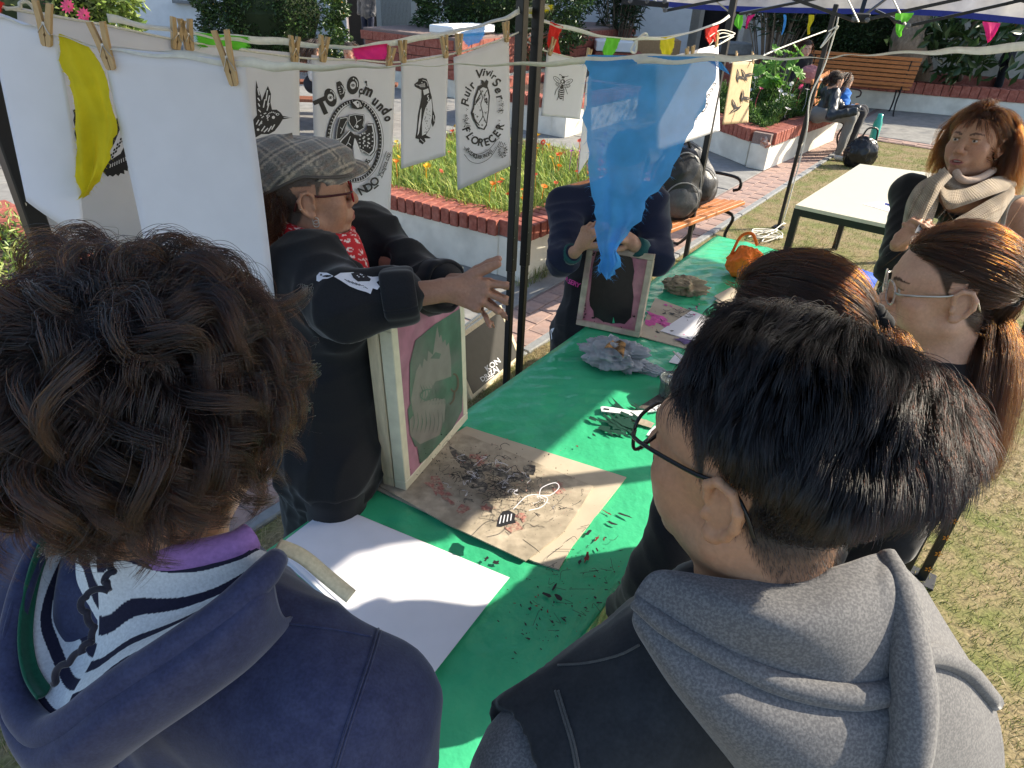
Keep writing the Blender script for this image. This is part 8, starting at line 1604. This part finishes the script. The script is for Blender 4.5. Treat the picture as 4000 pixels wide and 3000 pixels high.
def sit(H, yaw, seat, tyaw=None, fwd=.42, knee=None):
    J = skeleton(H, tyaw if tyaw is not None else yaw); R = rot(yaw); f = R[:, 1]; r = R[:, 0]; P = H.c * [1, 1, 0] + ZA * (seat + .1) - f * .1; J['pelvis'] = P; J['waist'] = P * .6 + J['chest'] * .4; J['R'] = R
    for s, x in (('r', 1), ('l', -1)): J['hip' + s] = P + r * x * .09; J['kn' + s] = P + r * x * .1 + f * fwd + ZA * .03; J['an' + s] = J['kn' + s] * [1, 1, 0] + f * (-.03) + ZA * .09; J['toe' + s] = J['an' + s] + f * .14 - ZA * .05
    return J
mh_d = hair_mat("hair_bg_dark", .9, .4, .35, .05, .3); mh_r = hair_mat("hair_bg_red", .8, .9, .35, .1, .3); mh_l = hair_mat("hair_bg_light", .62, .8, .35, .1, .3)
yawc = math.degrees(math.atan2(-cf[0], cf[1]))
sc_ = 8.9 / .9375
H = Head(D(3264, 318, 9.35), rot(-74, 16, 0), 1.0); J = sit(H, yawc, .43, -72); J['wrr'] = D(3345, 432, 9.0); J['elr'] = D(3245, 455, 9.1); J['wrl'] = D(3352, 424, 9.25); J['ell'] = D(3290, 430, 9.5)
bg_person("seated woman in a black leather jacket with tied back hair looking at a phone", H, J, (.5, .3, .21), M("leather_black", (.022, .026, .03), .35, .2, 10), fabric("grey_trousers", (.2, .19, .175)), mh_d, "pony", shoe=M("shoe_white", (.6, .6, .6), .5))
H2 = Head(D(3300, 322, 9.75), rot(-80, 18, 0), .98); J = sit(H2, yawc, .43, -75); J['wrr'] = D(3330, 425, 9.5); J['elr'] = D(3300, 430, 9.7)
bg_person("second seated person in a bright blue jacket, mostly behind the leather jacket", H2, J, (.48, .29, .2), fabric("blue_shell", (.03, .16, .5)), m_jeans, mh_d, "long")
Tp = D(3352, 430, 9.05); B = MB(); B.box(Tp, (.09, .15, .012), None, .003); B.build("phone", m_black, label="dark phone held by the couple on the bench", cat="phone")
# puffy black bag and green bottle at their feet
c = G(3345, 652); V, F = crumple((0, 0, 0), (.42, .26, .42), 12, fold=.10); bg_ = mk("tote_bag", V + c + ZA * .0, F, M("puffer_black", (.012, .012, .014), .25, .15, 8), None, True, label="puffy black shopping bag on the ground in front of the couple", cat="bag")
B = MB(); B.tube(spline([c + (-.1, -.1, .36), c + (-.06, -.12, .5), c + (.06, -.12, .5), c + (.1, -.1, .36)], 14), .012, 6); B.build("strap", m_nyl, bg_)
c = G(3396, 588); B = MB(); B.lathe(c, [(.055, 0), (.06, .02), (.058, .38), (.04, .44), (.035, .5)], 16); B.build("bottle", M("teal_plastic", (.05, .4, .33), .25, .05), None, True, label="tall teal bottle standing behind the black bag", cat="bottle")
c = G(3208, 350, .86) ; B = MB(); B.lathe(D(3208, 345, 9.6), [(.035, -.1), (.037, 0), (.03, .05), (.014, .08), (.014, .12)], 14); B.build("bottle", M("green_glass", (.02, .06, .025), .15, 0), None, True, label="small dark green bottle on the empty bench behind the couple", cat="bottle")
# woman in black on the planter edge, pink bag
H = Head(D(3150, 188, 12.2), rot(176, 10, 6), 1.05); J = sit(H, 190, .5); bg_person("woman in black with red hair sitting on the planter edge behind the daisies", H, J, (.5, .3, .22), m_blackc, m_blackc, mh_r, "long")
c = D(3165, 285, 11.7); V, F = crumple((0, 0, 0), (.34, .2, .3), 31, fold=.08); mk("handbag", V + c - ZA * .15, F, M("pink_leather", (.36, .14, .14), .5), None, True, label="dusty pink bag beside the woman in black", cat="bag")
# two people standing at the right
for (hx, hy, yw, lab, hm, hs, tp, lg) in ((3905, 150, -120, "standing woman with long light hair in dark clothes at the far right", mh_l, "long", fabric("dark_coat", (.03, .03, .035)), m_blackc), (3990, 165, 120, "standing person in a navy jacket and grey trousers at the far right edge", mh_d, "mid", fabric("navy_coat", (.012, .014, .03)), fabric("grey_trousers2", (.2, .2, .21)))):
    g = G(hx - 40 if hx < 3950 else hx - 10, 415); dp = np.linalg.norm(g[:2]); H = Head(np.array([g[0], g[1], 1.56]), rot(yw, 10, 0)); J = skeleton(H, yw); bg_person(lab, H, J, (.48, .29, .2), tp, lg, hm, hs)
# picnic table with people behind the hung prints, someone in the doorway, a seated pair of legs at the left edge
c = G(1290, 480); PT = thing("picnic_table", c, "brown wooden picnic table glimpsed between the hung prints", "table"); m_pic = M("picnic_wood", (.2, .075, .04), .6, .2, 6, stretch=(5, 1, 1)); px_ = nrm(np.array([1, .1, 0])); py_ = np.array([-px_[1], px_[0], 0])
for k in range(5): B = MB(); B.box(c + py_ * (k - 2) * .15 + ZA * .74, (1.9, .14, .04), [px_, py_, ZA], .004); B.build("plank", m_pic, PT)
for s in (-1, 1):
    for k in range(2): B = MB(); B.box(c + py_ * s * (.68 + k * .13) + ZA * .44, (1.9, .12, .04), [px_, py_, ZA], .004); B.build("seat_plank", m_pic, PT)
    B = MB(); o = c + px_ * s * .7; B.bar(o - py_ * .72, o + py_ * .3 + ZA * .72, .09, .045, up=px_); B.bar(o + py_ * .72, o - py_ * .3 + ZA * .72, .09, .045, up=px_); B.bar(o - py_ * .8 + ZA * .4, o + py_ * .8 + ZA * .4, .045, .1); B.build("trestle", m_pic, PT)
H = Head(D(1235, 195, 9.6), rot(-60, 12, 0), 1.05); J = sit(H, -90, .46); bg_person("person in a pale top with dark hair seated at the picnic table behind the prints", H, J, (.48, .29, .2), fabric("cream_top", (.6, .58, .52)), m_jeans, mh_d, "long")
H = Head(D(1368, 205, 10.2), rot(150, 14, 0), 1.05); J = sit(H, 170, .46); bg_person("person with black hair seated behind the pink flag", H, J, (.48, .29, .2), m_blackc, m_jeans, mh_d, "mid")
gd_ = at(1440, 150, 13.7) * [1, 1, 0]; H = Head(gd_ + ZA * 1.62, rot(160, 5, 0)); J = skeleton(H, 165); bg_person("person in dark clothes standing in the dim open doorway", H, J, (.4, .24, .17), fabric("grey_dim", (.12, .12, .13)), fabric("dim_jeans", (.02, .025, .05)), mh_d, "mid")
lb = G(-60, 640); bench("orange brown bench cut off by the left edge of the view", lb + np.array([.1, -.2, 0]), np.array([1, .25, 0]), 1.6, nb=5)
H = Head(np.array([lb[0] - .05, lb[1] + .1, 1.2]), rot(178, 10, 0)); J = sit(H, 182, .43); bg_person("seated person at the left edge, a dark leg and a red shoe showing", H, J, (.48, .29, .2), m_blackc, fabric("navy_jeans", (.02, .03, .06)), mh_d, "mid", shoe=M("shoe_red", (.55, .05, .06), .5, .1, 20, col2=(.7, .68, .66)))
# white stool or bag beyond the prints
